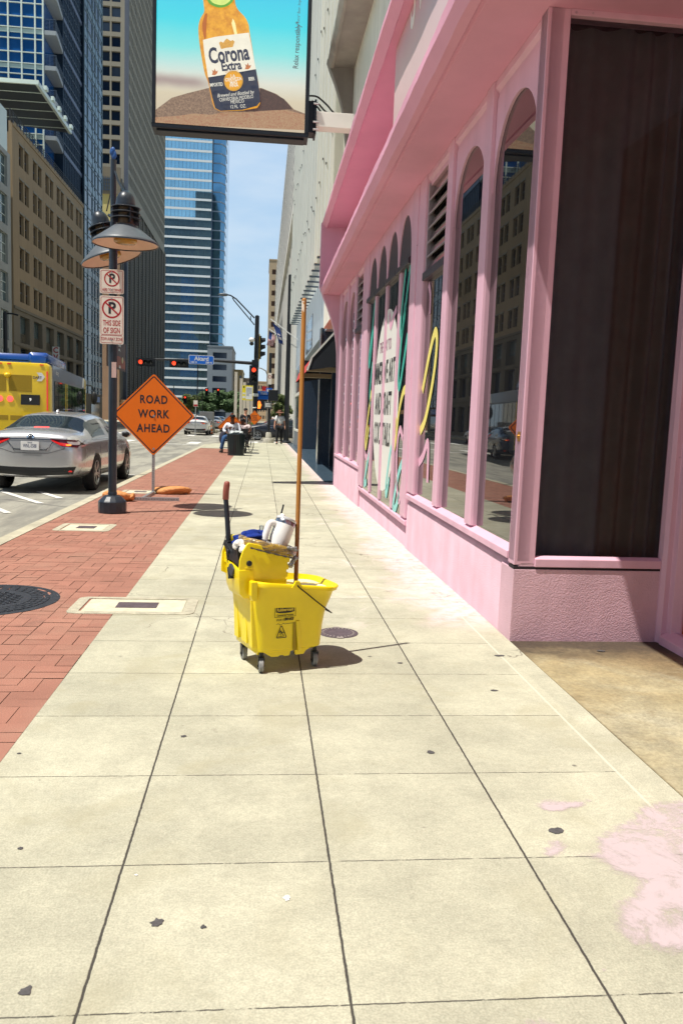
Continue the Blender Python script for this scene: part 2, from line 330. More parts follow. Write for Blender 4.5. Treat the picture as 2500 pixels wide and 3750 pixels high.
def road_material():
    m = bpy.data.materials.new('road_surface'); m.use_nodes = True; N = m.node_tree.nodes; K = m.node_tree.links.new; p = N['Principled BSDF']
    t = N.new('ShaderNodeTexCoord'); V = t.outputs['Object']
    mpn = N.new('ShaderNodeMapping'); mpn.inputs['Scale'].default_value = (1.4, .22, 1); K(V, mpn.inputs['Vector'])
    a = noise_node(N, K, mpn.outputs[0], 1.3, 7, .65); b = noise_node(N, K, V, 40, 4, .7); c = noise_node(N, K, V, .25, 5)
    base = mixc(N, K, rng(N, K, a, .38, .60, 0, 1), (.19, .185, .16), (.37, .355, .29))
    base = mixc(N, K, rng(N, K, b, .3, .7, 0, .55), base, (.20, .19, .16)); base = mixc(N, K, rng(N, K, c, .45, .7, 0, .4), base, (.22, .21, .18))
    vo = N.new('ShaderNodeTexVoronoi'); vo.feature = 'DISTANCE_TO_EDGE'; vo.inputs['Scale'].default_value = .28; mp2 = N.new('ShaderNodeMapping'); K(V, mp2.inputs['Vector'])
    K(mp2.outputs[0], vo.inputs['Vector']); base = mixc(N, K, rng(N, K, vo.outputs['Distance'], .002, .008, .7, 0), base, (.09, .085, .08))
    K(base, p.inputs['Base Color']); p.inputs['Roughness'].default_value = .8
    bb = N.new('ShaderNodeBump'); bb.inputs['Strength'].default_value = .3; bb.inputs['Distance'].default_value = .01; K(b, bb.inputs['Height']); K(bb.outputs['Normal'], p.inputs['Normal'])
    return m
CONC = (.465, .450, .335)
M_slab = slab_material('sidewalk_concrete', CONC, True, True)
M_pad = slab_material('entry_concrete', (.38, .355, .255), False, False, True)
M_kerb = mat('kerb_concrete', (.46, .43, .32), .85, var=.25, vs=3, bump=.3, bs=90)
M_road = road_material()
M_white_paint = mat('road_paint', (.72, .71, .66), .7, var=.3, vs=7)
o = MB().box(-1500, 1500, -600, 3000, ROAD-.4, ROAD-.006).build('ground', mat('far_ground', (.30, .28, .23), .9, var=.25, vs=.05)); struct(o)
o = MB().box(-17.2, -2.66, -60, 700, ROAD-.3, ROAD).build('road', M_road); struct(o)
o = MB().box(-300, 300, 46.2, 57.0, ROAD-.3, ROAD+.004).build('cross_street', M_road); struct(o)
# near pavement: outline with the rounded street corner
corner = arcpts(-2.6+7.5, 39.0-.6, 7.5, R(180), R(90), 14)
kin = [(-2.52, -4.0)] + [(-2.52, 36.0)] + arcpts(-2.52+7.0, 37.6, 7.0, R(180), R(90), 14)
kout = [(-2.68, -4.0)] + [(-2.68, 36.0)] + arcpts(-2.68+7.16, 37.6, 7.16, R(180), R(90), 14)
mb = MB(); rings = []
for (a, b), (c, d) in zip(kin, kout): rings.append([(a, b, -.3), (a, b, .004), (c*.92+a*.08, d*.92+b*.08, .004), (c, d, -.016), (c, d, -.3)])
mb.loft(rings); struct(mb.build('kerb', M_kerb, smooth=40, bevel=0))
mb = MB(); mb.prism([(-.955, -4), (3.2, -4), (3.2, 1.2), (1.565, 1.2), (1.565, 18.0), (9, 18.0), (9, 44.6), (4.3, 44.6)] + [(a, b) for a, b in reversed(kin[2:])] + [(-2.52, 34.0), (-.955, 33.6)], lambda a, b, d: (a, b, d), -.3, 0)
struct(mb.build('sidewalk', M_slab))
struct(MB().box(1.571, 9, -4, 5.2, -.3, -.003).build('entry_floor', M_pad))
# brick strip, basket weave of real pavers over a mortar bed
struct(MB().box(-2.515, -.955, -4, 34.0, -.3, -.005).build('paving_bed', mat('mortar', (.085, .06, .05), .95, var=.25, vs=20)))
mb = MB(); u = .2; g = .0030
for iy in range(int(37.6/u)):
    for ix in range(8):
        x0 = -2.515+ix*.195; y0 = -3.98+iy*u
        cells = [(x0, x0+.195, y0, y0+.1), (x0, x0+.195, y0+.1, y0+.2)] if (ix+iy) % 2 else [(x0, x0+.0975, y0, y0+.2), (x0+.0975, x0+.195, y0, y0+.2)]
        for a, b, c, d in cells:
            dz = rnd.uniform(-.0012, .0012); tx = rnd.uniform(-.0006, .0006); gg = g*rnd.choice((.12, .12, .25, .5, 1, 1.4)); hh = g*rnd.choice((.12, .2, .5, 1, 1.3))
            mb.poly([(a+gg, c+hh, dz+tx), (b-gg, c+hh, dz-tx), (b-gg, d-hh, dz-tx), (a+gg, d-hh, dz+tx)])
M_brick = mat('brick_paver', lin(158, 110, 93), .85, var=.12, vs=2.2, bump=.25, bs=120, island=.09)
N = M_brick.node_tree.nodes; K = M_brick.node_tree.links.new; p = N['Principled BSDF']; t = N.new('ShaderNodeTexCoord'); src = p.inputs['Base Color'].links[0].from_socket
c_ = mixc(N, K, rng(N, K, noise_node(N, K, t.outputs['Object'], 1.1, 8, .7, .8), .42, .66, 0, .28), src, (.38, .24, .17)); c_ = mixc(N, K, rng(N, K, noise_node(N, K, t.outputs['Object'], 2.6, 7, .7), .56, .72, 0, .5), c_, (.17, .085, .065)); K(c_, p.inputs['Base Color'])
struct(mb.build('brick_paving', M_brick))
# road paint: parking ticks, crosswalks
def road_quad(name, P, z=ROAD+.009): return struct(MB().poly([(a, b, z) for a, b in P]).build(name, M_white_paint))
def stripe(a, b, wd, name='road_marking'):
    a, b = Vector(a), Vector(b); d = (b-a).normalized(); q = Vector((-d.y, d.x))*wd/2
    return road_quad(name, [a-q, b-q, b+q, a+q])
for (u0, v0), (u1, v1) in (((0, 1798), (150, 1845)), ((143, 1801), (222, 1826)), ((-120, 1820), (30, 1880))):
    A = gp(u0, v0, ROAD); B = gp(u1, v1, ROAD); stripe(A.xy, B.xy, .11)
stripe((-6.2, 18.6), (-3.0, 19.6), .12)
for k in range(8):
    stripe((-3.6-k*1.75, 42.2), (-3.6-k*1.75, 45.4), .6, 'crosswalk_bar')
for k in range(8):
    stripe((-3.4-k*1.75, 58.4), (-3.4-k*1.75, 61.8), .6, 'crosswalk_bar')
stripe((-17, 41.0), (-3.2, 41.0), .4, 'stop_line')
for k in range(5): stripe((-1.6+k*1.1, 46.6), (-1.6+k*1.1, 49.4), .5, 'crosswalk_bar')
for k in range(6): stripe((-10.2, 4+k*9), (-10.2, 7.5+k*9), .12, 'lane_marking')
# far pavements
struct(MB().box(-300, -17.2, -60, 46.2, -.3, 0).build('far_sidewalk', M_kerb))
struct(MB().box(-300, -17.2, 57.0, 700, -.3, .0).build('far_sidewalk', M_kerb))
struct(MB().box(-2.66, 300, 57.0, 700, -.3, 0.).build('far_sidewalk', M_kerb))
# dried pink paint on the pavement, traced on the ground
M_spill = bpy.data.materials.new('dried_pink_paint'); M_spill.use_nodes = True
N = M_spill.node_tree.nodes; K = M_spill.node_tree.links.new; p = N['Principled BSDF']; t = N.new('ShaderNodeTexCoord')
p.inputs['Roughness'].default_value = .8; p.inputs['Base Color'].default_value = (.60, .49, .50, 1); at_ = N.new('ShaderNodeAttribute'); at_.attribute_name = 'edge'
nA = noise_node(N, K, t.outputs['Object'], 6, 8, .72, .8); nB = noise_node(N, K, t.outputs['Object'], 46, 5, .7)
al = mth(N, K, 'ADD', mth(N, K, 'MULTIPLY', at_.outputs['Fac'], .34), mth(N, K, 'ADD', mth(N, K, 'MULTIPLY', nA, .95), mth(N, K, 'MULTIPLY', nB, .22)))
al = mth(N, K, 'MULTIPLY', al, rng(N, K, at_.outputs['Fac'], .0, .12, 0, 1))
K(rng(N, K, al, .72, .98, 0.0, .80), p.inputs['Alpha'])
zr = lambda x, y: gp(1250+x*.7972, 2300+y*.7972, .0018)
def spill(P, name='pavement_paint', ins=.045):
    Q = [Vector(q) for q in smoothpath([zr(*q).xy for q in P]+[zr(*P[0]).xy], 6)[:-1]]; n = len(Q)
    x0, x1, y0, y1 = min(q.x for q in Q)-.06, min(3.3, max(q.x for q in Q))+.06, max(-1, min(q.y for q in Q))-.06, max(q.y for q in Q)+.06
    st = max(.006, ins*.4); nx, ny = int((x1-x0)/st)+1, int((y1-y0)/st)+1; V, E_ = [], []
    for i in range(nx+1):
        for j in range(ny+1):
            x, y = x0+(x1-x0)*i/nx, y0+(y1-y0)*j/ny; inside = False; dm = 9
            for k in range(n):
                a_, b_ = Q[k], Q[(k+1) % n]; e = b_-a_; l2 = e.length_squared
                if (a_.y > y) != (b_.y > y) and x < (b_.x-a_.x)*(y-a_.y)/(b_.y-a_.y)+a_.x: inside = not inside
                t_ = max(0, min(1, ((x-a_.x)*e.x+(y-a_.y)*e.y)/l2)) if l2 > 1e-12 else 0; dx, dy = a_.x+e.x*t_-x, a_.y+e.y*t_-y; dm = min(dm, dx*dx+dy*dy)
            d = math.sqrt(dm)*(1 if inside else -1); V.append((x, y, .0018)); E_.append(max(0, min(1, .35+.65*d/ins)))
    Fc = [(i*(ny+1)+j, (i+1)*(ny+1)+j, (i+1)*(ny+1)+j+1, i*(ny+1)+j+1) for i in range(nx) for j in range(ny)]
    Fc = [f for f in Fc if max(E_[v] for v in f) > .02]
    me = bpy.data.meshes.new(name); me.from_pydata(V, [], Fc); me.materials.append(M_spill)
    at = me.attributes.new('edge', 'FLOAT', 'POINT'); at.data.foreach_set('value', E_)
    o = bpy.data.objects.new(name, me); C.objects.link(o); struct(o)
spill([(1700,770),(1540,790),(1400,795),(1300,860),(1215,905),(1140,960),(1150,1010),(1060,1040),(1040,985),(980,960),(925,975),(920,1020),(960,1050),(1100,1060),(1190,1080),(1240,1120),(1310,1150),(1340,1200),(1300,1240),(1255,1290),(1240,1360),(1290,1430),(1380,1480),(1460,1515),(1600,1520),(1900,1500),(2000,900)])
spill([(880,800),(960,775),(1060,790),(1140,790),(1100,825),(1010,850),(930,840)], ins=.03)
spill([(1190,1560),(1215,1565),(1212,1580),(1195,1576)], ins=.008)
spill([(770,1830),(880,1790),(960,1800),(1000,1850),(800,1860)])
for q in ((410,570,.015,.011),(985,930,.03,.013),(268,160,.016,.008),(700,286,.02,.007),(1190,104,.025,.01),(725,126,.03,.011)):
    c0 = zr(q[0], q[1]); P = []
    for k in range(16):
        a = 2*math.pi*k/16; r = rnd.uniform(.75, 1.15); P.append((c0.x+math.cos(a)*q[2]*r, c0.y+math.sin(a)*q[3]*1.6*r, .0022))
    struct(MB().poly(P).build('gum_stain', mat('old_gum', (.085, .08, .08), .9, var=.3, vs=60)))
for (uu, vv, ww) in ((96,3630,.026),(575,3380,.03),(745,3396,.013),(672,2697,.022),(75,3108,.014),(70,2760,.016),(1050,3290,-.02),(500,3206,-.009)):
    c0 = gp(uu, vv); P = []
    for k in range(14):
        a = 2*math.pi*k/14; r = abs(ww)*.62*rnd.uniform(.6, 1.2); P.append((c0.x+math.cos(a)*r, c0.y+math.sin(a)*r, .0022))
    struct(MB().poly(P).build('gum_stain', mat('old_gum', (.085, .08, .08), .9, var=.3, vs=60) if ww > 0 else mat('paint_fleck', (.8, .8, .76), .8)))
# ------------------------------------------------------------------ covers set in the pavement
M_iron = mat('cast_iron', (.045, .05, .06), .55, metal=.3, var=.3, vs=14, bump=.2, bs=80)
M_oldplate = mat('worn_plate', (.10, .075, .085), .7, var=.3, vs=20)
mc = thing('manhole_cover', 'large round dark cast iron manhole cover set in the red brick paving', 'manhole cover', (-1.9, 5.73, 0))
MB().lathe([(.50, -.01), (.50, .003), (.47, .005), (.455, .003)], 48, cap=False).lathe([(0.001, .001), (.46, .001)], 48, cap=False).build('frame_ring', M_iron, mc, smooth=40)
mb = MB()
for r0, nn in ((.43, 40), (.39, 36), (.35, 32)):
    for k in range(nn):
        a0 = 2*math.pi*(k+.08)/nn; a1 = 2*math.pi*(k+.92)/nn
        mb.prism([(r0*math.cos(a0), r0*math.sin(a0)), (r0*math.cos(a1), r0*math.sin(a1)), ((r0-.034)*math.cos(a1), (r0-.034)*math.sin(a1)), ((r0-.034)*math.cos(a0), (r0-.034)*math.sin(a0))], lambda a, b, d: (a, b, d), .001, .005)
mb.build('brick_ring', M_iron, mc)
mb = MB(); mb.lathe([(.31, .001), (.31, .005), (.28, .006), (.27, .003), (.001, .003)], 40, cap=False)
for i in range(-9, 10):
    for j in range(-9, 10):
        if (i+j) % 2 and math.hypot(i*.028, j*.028) < .25: mb.obox(T(i*.028, j*.028, .005) @ RZ(R(45 if i % 2 else -45)), .034, .014, .006)
mb.build('lid', M_iron, mc, smooth=35)
def handhole(name, label, cx, cy, lx, ly, cover=True, rz=0):
    h = thing(name, label, 'utility cover', (cx, cy, 0), rz)
    P = rrect(-lx/2, lx/2, -ly/2, ly/2, .07, 5); Q = rrect(-lx/2+.075, lx/2-.075, -ly/2+.06, ly/2-.06, .02, 5)
    mb = MB(); mb.loft([[(a, b, .0045) for a, b in P], [(a, b, .006) for a, b in Q], [(a, b, -.012) for a, b in Q]], cap=False)
    mb.loft([[(a*1.003, b*1.003, -.02) for a, b in P], [(a, b, .0045) for a, b in P]], cap=False); mb.build('collar', mat('collar_concrete', (.46, .43, .32), .9, var=.25, vs=16, bump=.4, bs=100), h)
    MB().poly([(a, b, -.011) for a, b in Q]).build('gap', mat('shadow_gap', (.02, .02, .02), 1), h)
    Q2 = rrect(-lx/2+.09, lx/2-.083, -ly/2+.065, ly/2-.072, .015, 4)
    MB().prism(Q2, lambda a, b, d: (a, b, d), -.01, .003).build('lid', mat('lid_concrete', (.62, .57, .42), .85, var=.2, vs=9, bump=.2), h)
    pl = MB().box(-.12*lx/.82, .15*lx/.82, -.075*ly/.5, .085*ly/.5, .003, .006); pl.build('nameplate', M_oldplate, h)
    return h
handhole('utility_box', 'long concrete utility box lid straddling the brick and concrete edge', -.85, 5.60, .84, .50)
handhole('utility_box', 'small weathered concrete utility lid set in the brick paving before the lamp post', -2.0, 9.45, .62, .62)
handhole('utility_box', 'small concrete utility lid in the bricks behind the orange sign stand', -2.05, 13.95, .6, .6)
v = thing('valve_cover', 'small round brown iron valve cover in the pavement behind the mop bucket', 'valve cover', (.505, 4.93, 0))
mb = MB(); mb.lathe([(.125, -.01), (.125, .003), (.115, .005), (.112, .003), (.085, .003), (.083, .005), (.07, .005), (.068, .003), (.001, .003)], 36, cap=False)
mb.build('lid', M_oldplate, v, smooth=35)
mb = MB()
for k in range(26):
    a = 2*math.pi*k/26; mb.obox(T(.098*math.cos(a), .098*math.sin(a), .004) @ RZ(a), .014, .009, .003)
mb.box(-.02, .02, .112, .135, .002, .006); mb.box(-.02, .02, -.135, -.112, .002, .006)
mb.build('raised_rim', mat('worn_iron_edge', (.30, .26, .24), .6), v)
for i, q in enumerate(((567, 1685), (562, 1728))):
    g0 = gp(700+567*.3828, 1000+(1692, 1724)[i]*.3828)
    gr = thing('sidewalk_grate', ('square iron grate in the pavement beside the black trash can' if i else 'square iron grate in the pavement just beyond the first one by the trash can'), 'grate', (g0.x, g0.y, 0))
    MB().box(-.32, .32, -.35, .35, -.01, .004).build('plate', M_iron, gr)
    mb = MB()
    for k in range(7): mb.box(-.28+k*.085, -.25+k*.085, -.3, .3, .004, .009)
    mb.build('bars', mat('worn_bars', (.2, .2, .2), .5, metal=.5), gr)
# ================================================================== PINK BUILDING (local frame: x into the wall, y along the street, z up; corner at the origin)
PINK = (.76, .455, .56)
M_pink = mat('pink_paint', PINK, .55, var=.07, vs=1.6, bump=.05, bs=30, streak=.10, spots=.35)
M_stucco = mat('pink_stucco', (.73, .465, .54), .75, var=.12, vs=3, bump=.32, bs=120, streak=.10, spots=.4)
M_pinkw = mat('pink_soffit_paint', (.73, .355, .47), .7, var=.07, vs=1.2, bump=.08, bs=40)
M_pale = mat('pale_pink_panel', lin(216, 186, 186), .35, var=.04, vs=1)
M_cream = mat('cream_wall', lin(236, 234, 220), .8, var=.08, vs=1, streak=.1, bump=.1)
M_greycon = mat('bare_concrete', lin(168, 166, 158), .85, var=.16, vs=1.5, streak=.12, bump=.2)
M_seam = mat('dark_seam', (.03, .02, .025), .9, var=0)
M_char = mat('charcoal_paint', lin(58, 54, 60), .45, var=.1, vs=2)
M_glassd = bpy.data.materials.new('shop_glass'); M_glassd.use_nodes = True
_p = M_glassd.node_tree.nodes['Principled BSDF']; _p.inputs['Base Color'].default_value = (.012, .012, .014, 1); _p.inputs['Roughness'].default_value = .015; _p.inputs['IOR'].default_value = 1.75
_p.inputs['Coat Weight'].default_value = .5; _p.inputs['Coat Roughness'].default_value = .01
pb = thing('pink_storefront', 'two tone pink corner shopfront with arched windows, canopies and a raised base wall', 'building', (1.53, 4.79, 0), 0)
pb.rotation_euler = (R(.5), 0, R(.43))
FX, GX, SOF = .035, .085, 3.715
GC = .046; MAIN_GX = GX
Y1 = 11.72
P = lambda nm, mb, m, **k: mb.build(nm, m, pb, **k)
# base walls: near bay, centre bay (lower), far bay
def base_wall(y0, y1, z1, x0):
    mb = MB(); n = max(6, int((y1-y0)/.25))
    rings = [[(x0+.0, y0+(y1-y0)*i/n, -.5), (x0+.012, y0+(y1-y0)*i/n, z1-.04), (x0+.045, y0+(y1-y0)*i/n, z1), (.3, y0+(y1-y0)*i/n, z1), (.3, y0+(y1-y0)*i/n, -.5)] for i in range(n+1)]
    mb.loft(rings); return mb
mb = base_wall(.0, 3.62, .492, .035)
P('base_wall', mb, M_stucco, smooth=60)
P('base_wall', base_wall(3.62, 7.66, .20, .05), M_stucco, smooth=60)
P('base_wall', base_wall(7.66, Y1, .50, .03), M_stucco, smooth=60)
P('base_wall', MB().prism([(.034, -.5), (1.02, -.5), (1.02, .44), (1.02, .455), (.034, .455)], lambda a, b, d: (a, d, b), -.004, .25), M_stucco, bevel=.006)
P('joint_seam', MB().box(.055, .25, .02, 3.6, .492, .502).box(.034, 1.0, -.003, .1, .455, .472), M_seam)
# sills
def sill(y0, y1, z): return MB().prism([(FX-.012, z), (GX+.02, z), (GX+.02, z+.075), (GX, z+.075), (FX-.012, z+.045)], lambda a, b, d: (a, d, b), y0, y1)
P('window_sill', sill(.115, 3.62, .502), M_pink, bevel=.004)
P('window_sill', sill(3.62, 7.66, .21), M_pink, bevel=.004)
P('window_sill', sill(7.66, Y1-.05, .51), M_pink, bevel=.004)
# posts and mullions
def post(y0, y1, z0, z1=SOF, dep=FX, name='window_post'):
    mb = MB(); c = .018
    mb.prism([(dep, y0+c*.3), (dep, y1-c), (dep+.02, y1), (GX+.05, y1), (GX+.05, y0), (dep+.02, y0)], lambda a, b, d: (a, b, d), z0, z1)
    return P(name, mb, M_pink, bevel=.004)
post(.0, .135, .50); post(1.06, 1.255, .575); post(2.217, 2.42, .575); post(3.306, 3.66, .575); post(3.64, 3.95, .285, dep=FX-.012)
for a, b in ((4.53, 4.68), (5.50, 5.65), (6.43, 6.58)): post(a, b, .285, 3.05, dep=.028)
post(7.25, 7.70, .285, dep=FX-.012); post(7.68, 8.02, .585); post(8.87, 9.07, .585); post(10.0, 10.2, .585); post(11.2, Y1-.03, .5)
P('corner_post', MB().box(FX, .168, .0, .12, .48, SOF), M_pink, bevel=.004)
# arched headers over the tall panes
def arch_panel(mb, y0, y1, z0, zt, ztop, x, th=.03, n=18):
    cy, a = (y0+y1)/2, (y1-y0)/2*.985; ry = zt-z0
    pts = [(cy-a*math.cos(math.pi*i/n), z0+ry*abs(math.sin(math.pi*i/n))**.9) for i in range(n+1)]
    for xx in (x, x+th):
        for i in range(n):
            (ya, za), (yb, zb) = pts[i], pts[i+1]
            mb.poly([(xx, ya, za), (xx, yb, zb), (xx, y0+(y1-y0)*(i+1)/n, ztop), (xx, y0+(y1-y0)*i/n, ztop)])
    for i in range(n):
        (ya, za), (yb, zb) = pts[i], pts[i+1]; mb.poly([(x, ya, za), (x, yb, zb), (x+th, yb, zb), (x+th, ya, za)])
    mb.box(x, x+th, y0-.001, y0+(y1-y0)*.008, z0, ztop); mb.box(x, x+th, y1-(y1-y0)*.008, y1+.001, z0, ztop)
for y0, y1 in ((.135, 1.06), (1.255, 2.217), (9.07, 10.0), (10.2, 11.2)):
    mb = MB(); arch_panel(mb, y0, y1, 2.96, 3.475, 3.60, GX-.022, .02); P('arch_header', mb, M_pink)
for y0, y1 in ((.135, 1.06), (1.255, 2.217), (2.42, 3.306), (8.02, 8.87), (9.07, 10.0), (10.2, 11.2)):
    mb = MB().prism([(FX+.01, 3.665), (FX+.01, SOF), (GX+.04, SOF), (GX+.04, 3.60), (FX+.035, 3.60), (FX+.035, 3.64)], lambda a, b, d: (a, d, b), y0, y1)
    P('head_rail', mb, M_pink, bevel=.003)
# centre bay wall with four charcoal arches
mb = MB()
A4 = [(3.95, 4.50), (4.70, 5.47), (5.68, 6.40), (6.60, 7.25)]
A4 = [(3.97, 4.72), (4.80, 5.55), (5.63, 6.38), (6.46, 7.22)]
for y0, y1 in A4: arch_panel(mb, y0, y1, 3.02, 3.565, SOF, FX-.004, .03)
for a, b in ((4.72, 4.80), (5.55, 5.63), (6.38, 6.46), (3.95, 3.97), (7.22, 7.25)): mb.box(FX-.004, FX+.026, a, b, 3.02, SOF)
P('header_wall', mb, M_pink)
for y0, y1 in A4:
    P('arch_transom', MB().box(FX+.008, FX+.02, y0, y1, 3.0, 3.60), M_char)
    P('blind_lip', MB().prism([(FX-.04, 2.985), (FX+.03, 2.985), (FX+.03, 3.06), (FX-.02, 3.06), (FX-.04, 3.04)], lambda a, b, d: (a, d, b), y0-.03, y1+.03), M_char, bevel=.004)
# panes
def pane(y0, y1, z0, z1, m=None, x=None):
    GX = x or MAIN_GX
    return P('window_pane', MB().poly([(GX, y0, z0), (GX, y1, z0), (GX, y1, z1), (GX, y0, z1)]), m or M_glassd)
pane(.10, 1.08, .56, 3.64); pane(1.24, 2.24, .56, 3.64); pane(2.40, 3.32, .56, 2.72)
for a, b in ((3.93, 4.52), (4.68, 5.49), (5.66, 6.42), (6.58, 7.27)): pane(a, b, .27, 3.03, x=GC)
pane(8.0, 8.89, .57, 2.72); pane(9.05, 10.02, .57, 3.64); pane(10.18, 11.22, .57, 3.64)
# louvred transoms
M_lrail = mat('louvre_rail', lin(66, 58, 68), .4, var=.06); M_lbar = mat('louvre_edge', lin(176, 166, 172), .3, metal=.3, var=.05)
for y0, y1 in ((2.42, 3.306), (8.02, 8.87)):
    P('louvre_rail', MB().box(FX-.005, GX+.03, y0-.02, y1+.01, 2.70, 2.775), M_lrail, bevel=.004)
    mb = MB()
    for k in range(6):
        z = 2.79+k*.135; mb.prism([(FX+.03, z), (FX+.036, z), (GX+.02, z+.125), (GX+.014, z+.125)], lambda a, b, d: (a, d, b), y0, y1)
    P('louvre_blades', mb, M_glassd)
    mb = MB()
    for k in range(6): z = 2.79+k*.135; mb.box(FX+.022, FX+.036, y0, y1, z-.008, z+.006)
    mb.box(FX+.02, GX+.02, y1-.04, y1, 2.775, 3.62); mb.box(FX+.02, GX+.02, y0, y0+.03, 2.775, 3.62)
    P('louvre_edges', mb, M_lbar)
# end wall window: frame, glass, curtain
P('end_frame', MB().prism([(.168, 3.68), (1.02, 3.68), (1.02, SOF), (.168, SOF)], lambda a, b, d: (a, d, b), -.005, .1), M_pink, bevel=.004)
P('end_sill', MB().prism([(-.012, .47), (.045, .47), (.045, .535), (.02, .535), (-.012, .52)], lambda a, b, d: (d, a, b), .166, .985), M_pink, bevel=.004)
P('end_pane', MB().poly([(.16, .035, .52), (1.0, .035, .52), (1.0, .035, 3.69), (.16, .035, 3.69)]), glass_mix('end_glass', (.62, .60, .60), .01, ior=1.4))
mb = MB(); n = 150; rows = []
for zi in range(14):
    z = .3+zi*.27; r = []
    for i in range(n+1):
        x = .15+.97*i/n; ph = x*44+math.sin(x*7)*2.2; r.append((x, .17+.026*math.sin(ph)+.016*math.sin(ph*.43+1)+.012*math.sin(z*1.3+x*9), z))
    rows.append(r)
mb.loft(rows, closed=False)
P('curtain', mb, mat('curtain_cloth', lin(126, 132, 134), .9, var=.12, vs=6), smooth=80)
P('interior_shell', MB().box(.12, .125, .3, 11.4, .0, 3.7).box(.12, 1.3, .32, .33, 0, 3.7).poly([(.1, .0, 3.70), (1.3, 0, 3.70), (1.3, .4, 3.70), (.1, .4, 3.70)]), mat('dark_interior', (.02, .018, .018), .9, var=0))
# entry side: frame post and orange door running back along the recess
M_door = mat('orange_door', lin(176, 78, 32), .4, var=.15, vs=3)
P('entry_post', MB().prism([(.985, .05), (.985, -.02), (1.0, -.05), (1.035, -.05), (1.035, -.10), (1.09, -.12), (1.2, -.12), (1.2, .05)], lambda a, b, d: (a, b, d), .0, SOF), M_pink, bevel=.004)
P('entry_sill', MB().prism([(.99, -.02), (1.14, -.02), (1.14, .08), (1.06, .085), (.99, .05)], lambda a, b, d: (a, d, b), -3.5, -.05), M_pink, bevel=.004)
P('entry_door', MB().box(1.10, 1.14, -1.2, -.12, .08, 3.4), M_door, bevel=.004)
P('entry_header', MB().box(1.09, 1.4, -1.25, -.05, 3.39, SOF+.02), M_pink)
P('entry_wall', MB().box(1.12, 1.4, -9, -1.2, -.3, SOF), M_stucco)
# canopies: swept profiles with a slightly uneven hand-plastered edge
def sweep(prof, y0, y1, step=.12, wob=.006):
    n = int((y1-y0)/step); rings = []; q = [rnd.uniform(-1, 1) for _ in prof]
    for i in range(n+1):
        y = y0+(y1-y0)*i/n; q = [.75*a+.5*rnd.uniform(-1, 1) for a in q]; xe = -.475+.0105*y
        rings.append([((xe+px_ if px_ < .5 else px_) + (q[k]*wob if k < nw else 0), y, pz + (q[(k+1) % len(prof)]*wob if k < nw else 0)) for k, (px_, pz) in enumerate(prof)])
    return MB().loft(rings)
nw = 3
cp = [(0, 3.868), (0, 3.795), (.055, 3.722), (.115, 3.716), (.125, 3.728), (.137, 3.728), (.147, 3.716), (.6, SOF-.002), (.6, 3.868)]
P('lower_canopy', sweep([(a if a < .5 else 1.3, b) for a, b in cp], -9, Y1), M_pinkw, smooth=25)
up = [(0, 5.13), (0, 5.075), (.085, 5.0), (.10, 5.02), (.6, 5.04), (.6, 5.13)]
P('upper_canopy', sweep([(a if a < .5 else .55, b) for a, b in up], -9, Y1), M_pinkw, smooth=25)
nw = 0
P('recess_wall', MB().box(.13, .3, -9, Y1, 3.86, 5.05), M_pink)
P('sign_panel', MB().box(-.262, -.25, -4.0, 3.72, 3.87, 5.02), M_pale, bevel=.003)
mb = MB(); M_let = mat('pale_letters', lin(240, 245, 234), .4, var=0)
LW = lambda y, z, x: T(x, y, z) @ WEST
for ch, y in (('S', 2.80), ('W', 2.34), ('A', 1.80)): mb.add(*words(ch, .80, LW(y, 5.065, -.265), .62, .012, .002))
P('sign_lettering', mb, M_let)
# bracket fin at the far end: pink below, bare concrete on the storey above
finx = [(-.363, 3.87), (-.30, 3.70), (-.198, 3.475), (-.115, 3.25), (-.045, 3.035), (.0, 2.80), (.025, 2.56), (.035, 2.2), (.04, 1.9), (.045, -.5), (.3, -.5), (.3, 3.87)]
P('bracket_fin', MB().prism(finx, lambda a, b, d: (a, d, b), Y1, Y1+.22), M_pink, smooth=30)
P('bracket_fin', MB().prism([(-.37, 3.86), (.3, 3.86), (.3, 5.11), (-.37, 5.11)], lambda a, b, d: (a, d, b), Y1+.002, Y1+.22), M_pink)
fu = [(a-.0, b+4.29) for a, b in finx[:7]]+[(.10, 6.3), (.12, 5.0), (.3, 5.0), (.3, 8.16)]
P('bracket_fin', MB().prism(fu, lambda a, b, d: (a, d, b), Y1, Y1+.22), M_greycon, smooth=30)
nw = 3
P('concrete_canopy', sweep([(0, 8.16), (0, 8.06), (.06, 7.99), (.11, 7.985), (.12, 8.02), (.4, 8.02), (.6, 8.16)][:5]+[(.6, 8.02), (.6, 8.16)], -4.5, Y1), M_greycon, smooth=25)
nw = 0
P('upper_wall', MB().box(.16, .4, -4.5, Y1+.2, 5.1, 26), M_cream)
